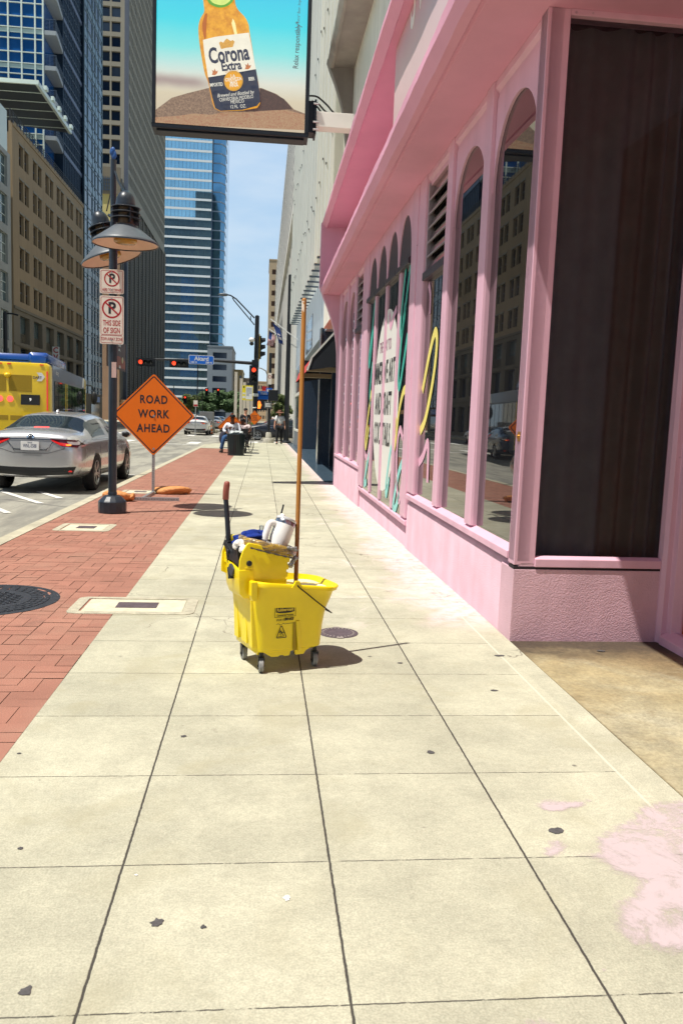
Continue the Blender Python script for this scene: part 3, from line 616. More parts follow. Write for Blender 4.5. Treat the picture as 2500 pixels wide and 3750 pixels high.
# window graphics
gz = GC-.003
WM = lambda a, b, d: (gz-d, a, b)
M_white = mat('white_vinyl', lin(232, 230, 222), .5, var=0); M_black = mat('black_vinyl', lin(40, 42, 46), .5, var=0)
P('oval_decal', MB().poly([(gz, 5.42+.98*math.cos(2*math.pi*k/48), 1.545+1.14*math.sin(2*math.pi*k/48)) for k in range(48)]), M_white)
mb = MB()
for s, z, sx, sz in (('IMMERSIVE ART', 1.90, .60, .40), ('AND CRAFT', 1.50, .60, .40), ('COCKTAILS', 1.115, .62, .40)): mb.add(*words(s, sz, LW(5.58, z, gz-.002), sx, .006))
P('decal_lettering', mb, M_black)
P('decal_lettering', MB().add(*words('THE WAY TO', .20, LW(5.56, 2.235, gz-.002), .75)), mat('plum_vinyl', lin(150, 84, 120), .5, var=0))
M_teal = mat('teal_vinyl', lin(64, 178, 160), .5, var=.1, vs=2); M_yel = mat('yellow_vinyl', lin(238, 222, 120), .5, var=.12, vs=1.5); M_pk2 = mat('rose_vinyl', lin(232, 178, 200), .5, var=.1, vs=2); M_mint = mat('mint_vinyl', lin(150, 222, 214), .5, var=.12, vs=2)
def swirl(m, P2, wd, x=None):
    mb = MB(); xx = (gz-.0025 if P2[0][0] > 3.7 else GX-.0045) if x is None else x
    ribbon(mb, smoothpath(P2, 7), wd, lambda a, b, d: (xx-d, a, b)); return P('swirl_decal', mb, m)
swirl(M_teal, [(4.02, 3.0), (4.16, 2.72), (4.30, 2.42), (4.44, 2.28), (4.50, 2.42), (4.40, 2.75), (4.30, 3.0)], .09)
swirl(M_teal, [(4.02, 2.25), (4.20, 1.95), (4.38, 1.70), (4.48, 1.78), (4.42, 2.15), (4.25, 2.6)], .10)
swirl(M_yel, [(3.98, 1.66), (4.15, 1.62), (4.36, 1.40), (4.50, 1.05), (4.62, 1.02), (4.52, 1.35)], .10)
swirl(M_pk2, [(4.05, 1.12), (4.22, 1.22), (4.36, 1.05), (4.32, .66), (4.12, .42), (4.0, .6)], .085)
swirl(M_mint, [(4.0, .86), (4.20, .72), (4.42, .42), (4.46, .30), (4.30, .32), (4.10, .5)], .10)
swirl(M_mint, [(4.76, 1.0), (4.90, .82), (5.05, .50), (4.98, .40), (4.84, .62)], .09)
swirl(M_pk2, [(4.80, 2.62), (5.0, 2.55), (5.2, 2.45), (5.32, 2.62)], .09)
swirl(M_yel, [(3.30, 1.22), (3.06, 1.36), (2.80, 1.74), (2.72, 2.05), (2.82, 2.16), (3.02, 1.98), (3.28, 1.62)], .095)
swirl(M_pk2, [(3.30, .90), (3.10, .98), (2.92, 1.12), (2.86, 1.0), (2.84, .74)], .09)
swirl(M_pk2, [(3.22, 2.66), (3.12, 2.55), (3.10, 2.36)], .07)
swirl(M_teal, [(6.65, 2.95), (6.85, 2.5), (7.05, 2.2), (6.95, 2.1), (6.7, 2.6)], .10)
swirl(M_teal, [(6.66, 2.1), (6.82, 1.7), (6.7, 1.5)], .10); swirl(M_yel, [(6.65, 1.7), (6.9, 1.35), (7.1, 1.0), (7.0, .9), (6.8, 1.2)], .10)
swirl(M_pk2, [(6.62, 1.0), (6.85, .75), (7.1, .8)], .09); swirl(M_mint, [(6.62, .85), (6.9, .55), (7.05, .35), (6.8, .4)], .10)
P('lock_plate', MB().box(FX-.004, FX, .03, .075, 1.24, 1.30), mat('brass', (.55, .30, .08), .35, metal=.8, var=.2, vs=40), bevel=.002)
P('lock_cylinder', MB().cyl((FX-.003, .052, 1.27), (FX-.014, .052, 1.27), .012, seg=12), MATS['brass'], smooth=40)

# ================================================================== LED SCREEN on its white arm
ys = 10.68
M_blk = mat('black_metal', lin(24, 30, 40), .45, metal=.2, var=.1, vs=5)
sc = thing('led_screen', 'large screen showing a golden beer bottle, hung over the pavement from a white arm', 'screen', (-.698, 15.4, 6.384))
sc.scale = (1.442, 1.442, 1.442)
def loc(p): return (p[0]+.484, p[1]-ys, p[2]-4.835)
mb = MB(); sw0, sw1 = -.972, .972
mb.box(sw0, sw1, .0, .30, .040, .085).box(sw0, sw0+.04, 0, .30, .085, 3.6).box(sw1-.045, sw1, 0, .30, .085, 3.6).box(sw0+.04, sw1-.045, .05, .30, .085, 3.6).box(sw0, sw1, 0, .30, 3.6, 3.68)
mb.box(sw0+.05, sw1-.05, .06, .26, .02, .04)
mb.build('cabinet', M_blk, sc, bevel=.006)
# picture background: sky to sand, with LED pitch; it is a lit screen so it emits
M_scr = bpy.data.materials.new('screen_picture'); M_scr.use_nodes = True
N = M_scr.node_tree.nodes; K = M_scr.node_tree.links.new; p = N['Principled BSDF']; t = N.new('ShaderNodeTexCoord'); sp = N.new('ShaderNodeSeparateXYZ'); K(t.outputs['Object'], sp.inputs[0])
Z, X = sp.outputs['Z'], sp.outputs['X']
zz = mth(N, K, 'ADD', Z, mth(N, K, 'MULTIPLY', mth(N, K, 'SUBTRACT', noise_node(N, K, t.outputs['Object'], 1.4, 4), .5), .10))
rmp = N.new('ShaderNodeValToRGB'); K(rng(N, K, zz, .08, 1.75, 0, 1, False), rmp.inputs['Fac'])
els = [(0, lin(196, 176, 150)), (.22, lin(206, 190, 160)), (.34, lin(214, 212, 196)), (.42, lin(190, 216, 208)), (.56, lin(120, 216, 214)), (.75, lin(40, 206, 220)), (1, lin(4, 190, 222))]
for i, (q, c) in enumerate(els):
    e = rmp.color_ramp.elements[i] if i < 2 else rmp.color_ramp.elements.new(q); e.position = q; e.color = (*c, 1)
hz = mth(N, K, 'MULTIPLY', rng(N, K, mth(N, K, 'ABSOLUTE', mth(N, K, 'SUBTRACT', zz, .60)), .0, .13, 1, 0), rng(N, K, X, -.1, -.5, 0, .75))
col = mixc(N, K, hz, rmp.outputs['Color'], lin(140, 104, 104))
wv = N.new('ShaderNodeTexWave'); wv.inputs['Scale'].default_value = 22; wv.inputs['Distortion'].default_value = 2.5; wv.inputs['Detail'].default_value = 1; wv.bands_direction = 'Z'; K(t.outputs['Object'], wv.inputs['Vector'])
col = mixc(N, K, mth(N, K, 'MULTIPLY', wv.outputs['Fac'], .13), col, (.12, .30, .34))
K(col, p.inputs['Emission Color']); p.inputs['Emission Strength'].default_value = .9; p.inputs['Base Color'].default_value = (.05, .06, .06, 1); p.inputs['Roughness'].default_value = .5
MB().poly([(sw0+.045, .012, .088), (sw1-.05, .012, .088), (sw1-.05, .012, 3.59), (sw0+.045, .012, 3.59)]).build('display', M_scr, sc)
def emat(name, c, var=.0, vs=6, e=.9, c2=None, axis=None):
    m = bpy.data.materials.new(name); m.use_nodes = True; N = m.node_tree.nodes; K = m.node_tree.links.new; p = N['Principled BSDF']; p.inputs['Base Color'].default_value = (.04, .04, .04, 1); p.inputs['Emission Strength'].default_value = e
    t = N.new('ShaderNodeTexCoord'); f = noise_node(N, K, t.outputs['Object'], vs, 6, .7)
    K(mixc(N, K, rng(N, K, f, .5-.25, .5+.25, 0, 1), tuple(x*(1-var) for x in c), c2 or tuple(x*(1+var) for x in c)), p.inputs['Emission Color']); return m
def s2(x, y): q = px(540+x*.44643, y*.44643, ys); return (q.x+.484, q.z-4.835)
dy = [.010]
def flat(name, pts, m, parent=None, raw=False):
    dy[0] -= .0012
    q = pts if raw else [s2(*a) for a in pts]
    return MB().poly([(a, dy[0], b) for a, b in q]).build(name, m, sc)
flat('sand_far', [(68,1010),(66,900),(200,800),(330,762),(500,720),(800,760),(930,718),(1060,770),(1140,830),(1200,895),(1290,930),(1285,1050),(1280,1066),(64,1012)], emat('sand_dark', lin(112, 84, 70), .35, 60, c2=lin(158, 130, 104)))
flat('bottle_shadow', [(560,900),(900,880),(925,722),(1030,760),(1120,810),(1190,893),(1000,905),(820,914),(640,908)], emat('sand_shade', lin(56, 36, 34), .3, 60, c2=lin(86, 56, 48)))
flat('sand_near', [(66,960),(240,950),(380,930),(520,940),(640,918),(840,920),(1000,905),(1140,900),(1290,940),(1284,1066),(64,1014)], emat('sand_light', lin(206, 176, 134), .3, 70, c2=lin(150, 92, 66)))
G0 = lin(226, 150, 16)
flat('bottle_glass', smoothpath([(452,-40),(462,40),(465,95),(440,140),(424,185),(418,240),(424,330),(440,440),(470,600),(500,680),(530,830),(552,890)], 4)+[(600,912),(780,905),(900,885)]+smoothpath([(924,850),(912,690),(880,520),(858,380),(838,260),(830,200),(800,140),(745,80),(722,30),(715,-40)], 4), emat('amber_glass', lin(214, 132, 8), .18, 9, c2=lin(240, 176, 40)))
flat('bottle_highlight', smoothpath([(700,150),(720,190),(735,270),(760,330),(730,330),(706,250),(690,190)], 4), emat('amber_light', lin(252, 232, 160), .05, 9))
flat('bottle_shade', smoothpath([(470,120),(490,110),(486,200),(480,300),(470,320),(455,260),(450,190)], 4), emat('amber_dark', lin(178, 92, 6), .1, 9))
flat('lime_wedge', smoothpath([(480,-20),(510,30),(560,56),(610,62),(660,46),(700,10),(705,-30)], 4), emat('lime_rind', lin(86, 160, 40), .1, 9))
flat('lime_flesh', smoothpath([(500,-30),(530,18),(575,38),(615,42),(650,30),(682,0),(690,-40)], 4), emat('lime_inside', lin(206, 226, 120), .12, 20))
flat('label_white', [(456,328),(560,302),(700,284),(832,268),(850,360),(870,470),(890,568),(800,584),(640,612),(498,636),(480,520),(466,430)], emat('label_paper', lin(232, 226, 206), .05, 12))
flat('label_navy', [(498,636),(640,612),(800,584),(890,568),(906,660),(920,760),(924,835),(900,868),(780,902),(600,910),(556,888),(532,800),(512,710)], emat('label_blue', lin(20, 32, 58), .2, 12))
flat('gold_seal', [s2(706+78*math.cos(k*.2094), 664+84*math.sin(k*.2094)) for k in range(30)], emat('seal_gold', lin(206, 150, 40), .15, 20), raw=True)
flat('gold_seal', [s2(706+66*math.cos(k*.2094), 664+72*math.sin(k*.2094)) for k in range(30)], emat('seal_amber', lin(226, 158, 30), .1, 20), raw=True)
flat('crown_emblem', [(604,405),(588,352),(604,342),(622,352),(640,328),(652,318),(664,326),(684,338),(700,330),(716,344),(700,388),(650,394)], emat('crown_gold', lin(206, 152, 60), .2, 60))
for q in ((555, 592), (826, 545)): flat('griffin_emblem', [(q[0]-26,q[1]+26),(q[0]-18,q[1]),(q[0]-26,q[1]-16),(q[0]-8,q[1]-8),(q[0]-4,q[1]-30),(q[0]+8,q[1]-4),(q[0]+24,q[1]-12),(q[0]+18,q[1]+12),(q[0]+2,q[1]+26)], emat('griffin_gold', lin(186, 110, 60), .3, 60))
def stext(s, x, y, hpx, ang, c, sx=1., bold=0., shear=0.):
    a, b = s2(x, y); dy[0] -= .0012
    mb = MB().add(*words(s, hpx*.44643/2949.7*ys*1.4, T(a, dy[0], b) @ FACE @ RZ(R(ang)), sx, bold, .0002, shear=shear)); return mb.build('lettering', c, sc)
e_navy = emat('ink_navy', lin(22, 34, 62), 0); e_wht = emat('ink_white', lin(226, 222, 206), 0); e_brn = emat('ink_brown', lin(70, 66, 74), 0)
stext('Corona', 668, 452, 112, 10, e_navy, .63, .008); stext('Extra', 688, 545, 66, 10, e_navy, .78, .005)
stext('SINCE 1925', 692, 592, 15, 9, emat('ink_tan', lin(190, 140, 90), 0))
for s, y in (('LA', 628), ('CERVEZA', 655), ('MAS', 682), ('FINA', 706)): stext(s, 706+(y-664)*.12, y, 23, 9, e_wht, .95, .001)
stext('IMPORTED', 566, 700, 25, 9, e_wht, .6, .001); stext('BEER', 854, 653, 25, 9, e_wht, .6, .001)
stext('Brewed and Bottled by', 722, 776, 27, 10, e_wht, .8, 0, .35); stext('CERVECERIA MODELO', 730, 812, 25, 10, e_wht, .75); stext('MEXICO', 738, 840, 25, 10, e_wht, .8); stext('12 FL  OZ.', 744, 880, 25, 8, e_wht, .8)
stext('Relax responsibly*', 1226, 380, 40, 88, e_brn, .82, .001); stext('. Corona Extra* Beer. Imported', 1240, 128, 22, 88, e_brn, .8)
# arm, bolts, cables
arm_m = mat('white_steel', lin(236, 234, 226), .45, var=.05)
a0 = px(1160, 405, ys+.12); 
MB().box(1.07, 1.80, .05, .24, .20, .385).build('support_arm', arm_m, sc, bevel=.006)
MB().box(1.045, 1.07, .03, .29, .10, .52).box(.972, 1.045, .05, .27, .12, .50).build('arm_flange', M_blk, sc, bevel=.004)
mb = MB()
for z in (.15, .24, .46): mb.cyl((1.03, .02, z), (1.095, .02, z), .014, seg=8)
mb.build('bolts', mat('steel', (.45, .45, .45), .35, metal=.9, var=.1), sc, smooth=40)
for k, (z0, off) in enumerate(((.60, 0), (.54, .03), (.50, .05))):
    MB().tube(smoothpath([(.98, .15+off, z0), (1.08, .14+off, z0-.01), (1.20, .15+off, z0-.09-.02*k), (1.34, .16+off, .40), (1.6, .18, .395)], 6), .011, 6).build('power_cable', mat('cable_rubber', (.02, .02, .022), .5, var=0), sc, smooth=60)
# ================================================================== MOP BUCKET (local: x along its long side, y to the back)
M_yel_p = mat('yellow_plastic', (.92, .71, .006), .36, spots=.3, var=.07, vs=5, coat=.25, bump=.03, bs=160, subs=.08)
M_rub = mat('black_plastic', (.012, .014, .018), .4, var=.1, vs=12)
M_ink = mat('black_print', (.012, .014, .016), .55, var=0)
BK = (.125, 4.316); BA = R(22)
bk = thing('mop_bucket', 'yellow plastic mop bucket on casters with a side wringer, standing on the pavement', 'mop bucket', (BK[0], BK[1], 0), BA)
def Bp(mb, nm, m, **k): return mb.build(nm, m, bk, **k)
rimz = lambda u: .470 - .118*u + (.05*max(0, u-.2))
def ring(u0, u1, v, r, zf, n=7): return [(a, b, zf(a)) for a, b in rrect(u0, u1, -v, v, r, n)]
cz = lambda z: (lambda a: z)
tz = lambda f: (lambda a: .11+(rimz(a)-.11)*f)
rings = [ring(-.195, .165, .138, .05, cz(.105)), ring(-.212, .183, .160, .055, cz(.118)), ring(-.222, .190, .170, .06, tz(.35)), ring(-.232, .205, .178, .065, tz(.62)), ring(-.240, .232, .184, .07, tz(.80)),
         ring(-.246, .252, .188, .09, tz(.90)), ring(-.248, .268, .190, .10, tz(.925)), ring(-.256, .274, .199, .105, tz(.93)), ring(-.258, .286, .201, .11, tz(.985)), ring(-.252, .284, .197, .11, tz(1.0)), ring(-.242, .270, .186, .10, tz(1.0)),
         ring(-.236, .245, .180, .085, tz(.90)), ring(-.228, .215, .172, .07, tz(.7)), ring(-.212, .18, .158, .06, tz(.3)), ring(-.205, .17, .15, .05, cz(.13))]
Bp(MB().loft(rings), 'tub', M_yel_p, smooth=50)
M_water = bpy.data.materials.new('soapy_water'); M_water.use_nodes = True
N = M_water.node_tree.nodes; K = M_water.node_tree.links.new; p = N['Principled BSDF']; t = N.new('ShaderNodeTexCoord'); p.inputs['Roughness'].default_value = .12
K(mixc(N, K, rng(N, K, noise_node(N, K, t.outputs['Object'], 9, 5, .6), .4, .6, 0, 1), (.80, .78, .72), (.86, .80, .55)), p.inputs['Base Color'])
Bp(MB().poly([(a, b, .418) for a, b in rrect(-.236, .247, -.180, .180, .08, 6)]), 'soapy_water', M_water)
# skirt under the tub, pressed feet, front groove with its raised rib
mb = MB()
for sgn in (-1, 1):
    yy = sgn*.150
    mb.prism([(-.19, .125), (-.155, .108), (-.115, .082), (-.072, .080), (-.070, .086), (-.045, .086), (-.043, .080), (-.012, .080), (-.004, .105), (.020, .105), (.024, .080), (.072, .080), (.082, .096), (.11, .112), (.16, .125)], lambda a, b, d: (a, d, b), yy-.014*sgn, yy+.002*sgn)
mb.box(-.18, -.166, -.12, .12, .09, .125).box(.15, .164, -.12, .12, .095, .125)
Bp(mb, 'skirt', M_yel_p, bevel=.003)
# wedge groove as a flat patch, its shade put into a darker yellow
mb = MB(); w0 = [(.012, -.1735, .268), (.026, -.1735, .268), (.044, -.163, .118), (.008, -.163, .118)]
mb.add([(.010, -.1745, .272), (.030, -.1748, .272), (.050, -.1640, .105), (.030, -.1640, .105), (.014, -.180, .272), (.030, -.1785, .272), (.050, -.170, .105), (.026, -.1800, .105)], [(0,1,5,4), (4,5,6,7), (0,4,7,3), (1,2,6,5), (3,7,6,2)])
Bp(mb, 'moulded_rib', M_yel_p, bevel=.003)
mb = MB(); mb.add([(-.010, -.1748, .272), (.010, -.1750, .272), (.026, -.1645, .104), (-.020, -.1645, .104), (-.006, -.1752, .264), (.010, -.1752, .266), (.026, -.1650, .110), (.000, -.1655, .110)], [(4, 5, 6, 7)])
Bp(mb, 'groove', mat('groove_shade_yellow', (.36, .25, .002), .5, var=.05))
# vertical ribs on the wringer end
mb = MB()
for v0, v1, x0 in ((-.150, -.105, -.236), (-.06, .02, -.232), (.06, .12, -.234)):
    mb.prism([(x0, .40), (x0+.012, .14), (x0+.04, .14), (x0+.03, .40)], lambda a, b, d: (a, d, b), v0, v1)
mb.prism([(-.255, .50), (-.255, .43), (-.245, .40), (-.22, .40), (-.22, .50)], lambda a, b, d: (a, d, b), -.20, -.165)
Bp(mb, 'end_ribs', M_yel_p, bevel=.004)
# lug and bail handle
Bp(MB().prism([(-.035, .455), (-.016, .478), (-.010, .492), (.014, .490), (.020, .474), (.034, .452)], lambda a, b, d: (a, d, b), -.204, -.190), 'handle_lug', M_yel_p, bevel=.003)
ba = [(.004, -.202, .468), (.004, -.207, .462), (.05, -.209, .425), (.12, -.206, .370), (.19, -.200, .318), (.232, -.150, .292), (.262, -.06, .276), (.265, .05, .276), (.24, .15, .290), (.19, .200, .318), (.05, .209, .425), (.004, .203, .468)]
Bp(MB().tube(smoothpath(ba, 5), .0036, 8), 'bail_handle', mat('dark_wire', (.025, .02, .018), .35, metal=.6, var=.1), smooth=60)
# casters
M_tyre = mat('grey_caster_tread', (.30, .30, .29), .6, var=.35, vs=60); M_hub = mat('caster_dark', (.03, .032, .036), .45, var=.1)
def caster(u, v, ang):
    c = bpy.data.objects.new('caster', None); C.objects.link(c); c.parent = bk; c.location = (u, v, 0); c.rotation_euler = (0, 0, ang)
    Mx = T(0, 0, .039) @ Matrix.Rotation(R(90), 4, 'X') @ Matrix.Diagonal((1.147, 1.147, 1.15, 1))
    mb = MB(); mb.lathe([(.020, -.011), (.030, -.0115), (.0335, -.008), (.034, -.003), (.0315, -.0015), (.0315, .0015), (.034, .003), (.0335, .008), (.030, .0115), (.020, .011)], 30, Mx).build('wheel', M_tyre, c, smooth=50)
    MB().lathe([(.001, -.0118), (.02, -.0118), (.02, .0118), (.001, .0118)], 20, Mx).build('hub', M_hub, c, smooth=40)
    mb = MB()
    for s in (-1, 1): mb.prism([(-.016, .022), (.012, .022), (.022, .075), (-.024, .075)], lambda a, b, d: (a, d, b), s*.0135, s*.0165)
    mb.box(-.026, .024, -.0165, .0165, .075, .083); mb.cyl((0, 0, .08), (0, 0, .115), .011, seg=10); mb.cyl((0, -.020, .034), (0, .020, .034), .006, seg=8)
    mb.build('fork', M_rub, c, smooth=40)
caster(-.163, -.130, R(72)); caster(.150, -.125, R(78)); caster(-.163, .125, R(82)); caster(.150, .125, R(66))
# prints on the front
def FP(u, z): return T(u, -.1775+(.0 if z > .24 else .0)+(.27-z)*.038, z) @ FACE @ Matrix.Rotation(R(-3.0), 4, 'X')
mb = MB(); M0 = FP(-.055, .333)
def plate(mb, pts, M): mb.poly([M @ Vector((a, b, 0)) for a, b in pts])
fr = [(-.060, -.033), (.060, -.033), (.060, .024)] + [(.060-.12*i/10, .024+.008*math.sin(math.pi*i/10)) for i in range(1, 10)] + [(-.060, .024)]
for i in range(len(fr)):
    a, b = fr[i], fr[(i+1) % len(fr)]; q = lambda c: (c[0]*.965, (c[1]+.002)*.93-.002)
    plate(mb, [a, b, q(b), q(a)], M0)
blob = [(-.053, -.006), (-.03, -.011), (0, -.0125), (.03, -.011), (.053, -.006), (.053, .019)] + [(.053-.106*i/8, .019+.0075*math.sin(math.pi*i/8)) for i in range(1, 8)] + [(-.053, .019)]
plate(mb, blob, M0)
mb.add(*words('Commercial Products', .0135, M0 @ T(0, -.0235, .0003), .80, .0003, .0002))
mb.add(*words('WAVE', .0185, FP(-.080, .284) @ T(0, 0, .0003), .98, 0, .0002, shear=.25)); mb.add(*words('BRAKE', .0185, FP(-.031, .286) @ T(0, 0, .0003), .90, .0009, .0002, shear=.25))
wv_ = [(-.104+.0045*i, .262+.0035*math.sin(i*.9)*(1 if i < 10 else 0)) for i in range(11)]+[(-.005, .264)]
for i in range(len(wv_)-1):
    (a, b), (c, d) = wv_[i], wv_[i+1]; plate(mb, [(a+.055, b-.333), (c+.055, d-.333), (c+.055, d-.3305), (a+.055, b-.3305)], M0)
M1 = FP(-.071, .212)
def tri(r, m): return [(m*math.cos(a)+(0), m*math.sin(a)) for a in ()]
def rtri(h, r):
    pts = []
    for k, (cx, cy) in enumerate(((0, h-2*r), (-(h-1.5*r)*.62, -(h*.55)+r), ((h-1.5*r)*.62, -(h*.55)+r))):
        a0 = (30, 150, 270)[k]; pts += arcpts(cx, cy, r, R(a0), R(a0+120), 5)
    return pts
o_, i_ = rtri(.046, .0055), rtri(.0385, .003)
for k in range(len(o_)):
    k2 = (k+1) % len(o_); plate(mb, [o_[k], o_[k2], i_[k2], i_[k]], M1)
M1b = M1 @ T(0, 0, .0002)
def limb(a, b, wd): 
    a, b = Vector(a), Vector(b); d = (b-a).normalized(); q = Vector((-d.y, d.x))*wd/2; plate(mb, [a-q, b-q, b+q, a+q], M1b)
limb((-.022, -.018), (.016, -.015), .003)
for a, b, wd in (((-.004, .012), (.004, .000), .006), ((-.004, .010), (-.008, .020), .0025), ((-.004, .008), (-.014, .004), .0025), ((.003, .001), (.013, .006), .003), ((.013, .006), (.016, .000), .0025), ((.003, .000), (.008, -.008), .003), ((.008, -.008), (.013, -.012), .0025), ((-.002, .004), (-.008, -.006), .0025), ((-.008, -.006), (-.003, -.009), .0025)): limb(a, b, wd)
plate(mb, [(-.009+.0035*math.cos(k*.785), .0085+.0035*math.sin(k*.785)) for k in range(8)], M1b)
Bp(mb, 'black_print', M_ink)
Bp(MB().add(*words('Rubbermaid', .0225, M0 @ T(0, .0055, .0006), .86, .0007, .0002)), 'brand_lettering', mat('print_yellow', (.80, .62, .06), .5, var=0))
# wringer: hopper, side plates, end housing
wr = bpy.data.objects.new('wringer', None); C.objects.link(wr); wr.parent = bk
def Wp(mb, nm, m, **k): return mb.build(nm, m, wr, **k)
hz = lambda u: .700-.245*(u+.25)
side = [(-.046, .445), (-.030, .575), (-.022, .630), (-.06, .644), (-.235, .690), (-.252, .692), (-.262, .682), (-.281, .652), (-.297, .605), (-.300, .545), (-.300, .50), (-.225, .465), (-.222, .445)]
for s in (-1, 1):
    Wp(MB().prism(side, lambda a, b, d: (a, d, b), s*.140, s*.128), 'side_plate', M_yel_p, bevel=.005, smooth=35, segs=3)
Wp(MB().add([(-.030, -.13, .575+.03), (-.046, -.12, .445), (-.046, .12, .445), (-.022, .13, .63), (-.022, -.13, .63), (-.06, -.12, .44), (-.06, .12, .44), (-.04, .13, .63), (-.04, -.13, .63)], [(4, 1, 2, 3), (8, 7, 6, 5), (4, 3, 7, 8), (1, 5, 6, 2)]), 'front_wall', M_yel_p, bevel=.004)
mb = MB()
for k in range(4):
    f0, f1 = .06+k*.235, .21+k*.235
    mb.add([(-.0475+.021*f0, -.139, .455+.165*f0), (-.0475+.021*f1, -.139, .455+.165*f1), (-.0475+.021*f1, -.095, .455+.165*f1), (-.0475+.021*f0, -.095, .455+.165*f0), (-.036+.021*f0, -.139, .455+.165*f0), (-.036+.021*f1, -.139, .455+.165*f1), (-.036+.021*f1, -.095, .455+.165*f1), (-.036+.021*f0, -.095, .455+.165*f0)], [(0,1,2,3),(4,7,6,5),(0,4,5,1),(3,2,6,7),(1,5,6,2),(0,3,7,4)])
Wp(mb, 'front_teeth', M_yel_p, bevel=.002)
Wp(MB().box(-.235, -.215, -.128, .128, .45, .67), 'back_wall', M_yel_p)
# end housing: open box hanging over the tub end
eb = [(-.305, .555), (-.312, .50), (-.300, .435), (-.27, .405), (-.232, .405), (-.228, .50), (-.235, .56)]
mb = MB()
rings = [[(-.292+d, v, z) for d, v, z in ((-.010, -.145, .552), (.012, .145, .572), (.07, .145, .572), (.07, -.145, .552))], [(-.284+d, v, z) for d, v, z in ((-.010, -.140, .43), (.012, .125, .44), (.07, .125, .44), (.07, -.140, .43))], [(-.268+d, v*.9, .402) for d, v in ((0, -.145), (0, .10), (.06, .10), (.06, -.145))]]
mb.loft(rings, True, False); mb.poly(rings[2])
ins = [[(-.280+d, v, z) for d, v, z in ((-.008, -.133, .553), (.010, .133, .573), (.055, .133, .573), (.055, -.133, .553))], [(-.275+d, v, z) for d, v, z in ((-.008, -.13, .45), (.010, .115, .45), (.055, .115, .45), (.055, -.13, .45))]]
mb.loft([rings[0], ins[0], ins[1]], True, False); mb.poly(ins[1])
Wp(mb, 'end_housing', M_yel_p, bevel=.004, smooth=35)
Wp(MB().prism([(-.245, .55), (-.252, .60), (-.263, .66), (-.25, .70), (-.235, .70), (-.235, .55)], lambda a, b, d: (a, d, b), .10, .14).prism([(-.286, .60), (-.286, .55), (-.270, .55), (-.270, .61)], lambda a, b, d: (a, d, b), .10, .145), 'housing_lip', M_yel_p, bevel=.004)
Wp(MB().cyl((-.246, -.138, .586), (-.246, -.149, .586), .0155, .0135, 20), 'pivot_cap', M_rub, smooth=40, bevel=.002)
mb = MB(); mb.bar((-.256, -.1415, .565), (-.256, -.1415, .505), .004, .004, (0, 1, 0)); mb.bar((-.232, -.1415, .56), (-.232, -.1415, .505), .004, .004, (0, 1, 0)); mb.box(-.268, -.222, -.1445, -.139, .560, .566)
Wp(mb, 'pivot_bracket', M_yel_p)
# black lever work in the open end
mb = MB()
mb.prism([(-.300, .655), (-.285, .672), (-.262, .672), (-.25, .64), (-.245, .585), (-.27, .545), (-.285, .555), (-.29, .60)], lambda a, b, d: (a, d, b), -.10, -.085)
mb.prism([(-.300, .655), (-.285, .672), (-.262, .672), (-.25, .64), (-.245, .585), (-.27, .545), (-.285, .555), (-.29, .60)], lambda a, b, d: (a, d, b), .07, .085)
mb.box(-.285, -.25, -.085, .07, .575, .66); mb.bar((-.292, .10, .665), (-.262, -.06, .55), .02, .03); mb.bar((-.298, .0, .545), (-.302, -.03, .49), .03, .012)
mb.cyl((-.30, .05, .62), (-.285, .05, .62), .016, seg=12)
Wp(mb, 'lever_linkage', M_rub, bevel=.003)
Wp(MB().obox(T(-.300, -.028, .535) @ RZ(.2) @ Matrix.Rotation(.5, 4, 'X'), .016, .05, .05), 'lever_catch', mat('grey_plastic', (.06, .066, .075), .4, var=.2, vs=30), bevel=.004)
hd = smoothpath([(-.275, .095, .60), (-.272, .112, .70), (-.270, .140, .80), (-.270, .160, .872), (-.270, .166, .90), (-.268, .160, .955)], 5)
Wp(MB().tube(hd, .0135, 14), 'pull_handle', M_rub, smooth=60)
Wp(MB().tube([(-.2705, .1655, .884), (-.2703, .1655, .888), (-.270, .164, .93), (-.268, .1585, .965), (-.2675, .157, .978), (-.2674, .1567, .983)], [.0155, .0172, .0172, .0168, .0145, .009], 18), 'grip', mat('brown_red_grip', lin(150, 82, 70), .45, var=.1, vs=20), smooth=60)
# things carried in the wringer: plastic liner, cloths, tumbler, bottle
cs, sn = math.cos(BA), math.sin(BA)
def bw(u, v, z): return (BK[0]+u*cs-v*sn, BK[1]+u*sn+v*cs, z)
M_rim = bpy.data.materials.new('bag_over_rim'); M_rim.use_nodes = True
N = M_rim.node_tree.nodes; K = M_rim.node_tree.links.new; p = N['Principled BSDF']; t = N.new('ShaderNodeTexCoord'); p.inputs['Roughness'].default_value = .16; p.inputs['Coat Weight'].default_value = .6
V = t.outputs['Object']; spx = N.new('ShaderNodeSeparateXYZ'); K(V, spx.inputs[0])
mpz = N.new('ShaderNodeMapping'); mpz.inputs['Scale'].default_value = (9, 30, 90); K(V, mpz.inputs['Vector'])
c_ = mixc(N, K, rng(N, K, noise_node(N, K, mpz.outputs[0], 1.1, 5, .6, .6), .40, .60, 0, 1), (.50, .31, .02), (.17, .12, .06))
c_ = mixc(N, K, rng(N, K, noise_node(N, K, V, 34, 4, .7), .56, .66, 0, .8), c_, (.62, .58, .5))
K(c_, p.inputs['Base Color']); bb = N.new('ShaderNodeBump'); bb.inputs['Strength'].default_value = .9; bb.inputs['Distance'].default_value = .012; K(noise_node(N, K, V, 40, 6, .6, 1.2), bb.inputs['Height']); K(bb.outputs['Normal'], p.inputs['Normal'])
lin_ = thing('plastic_liner', 'clear plastic bag stretched over the rim of the yellow wringer', 'plastic bag', (BK[0], BK[1], 0), BA)
path = []
base = rrect(-.235, .035, -.128, .128, .10, 8)
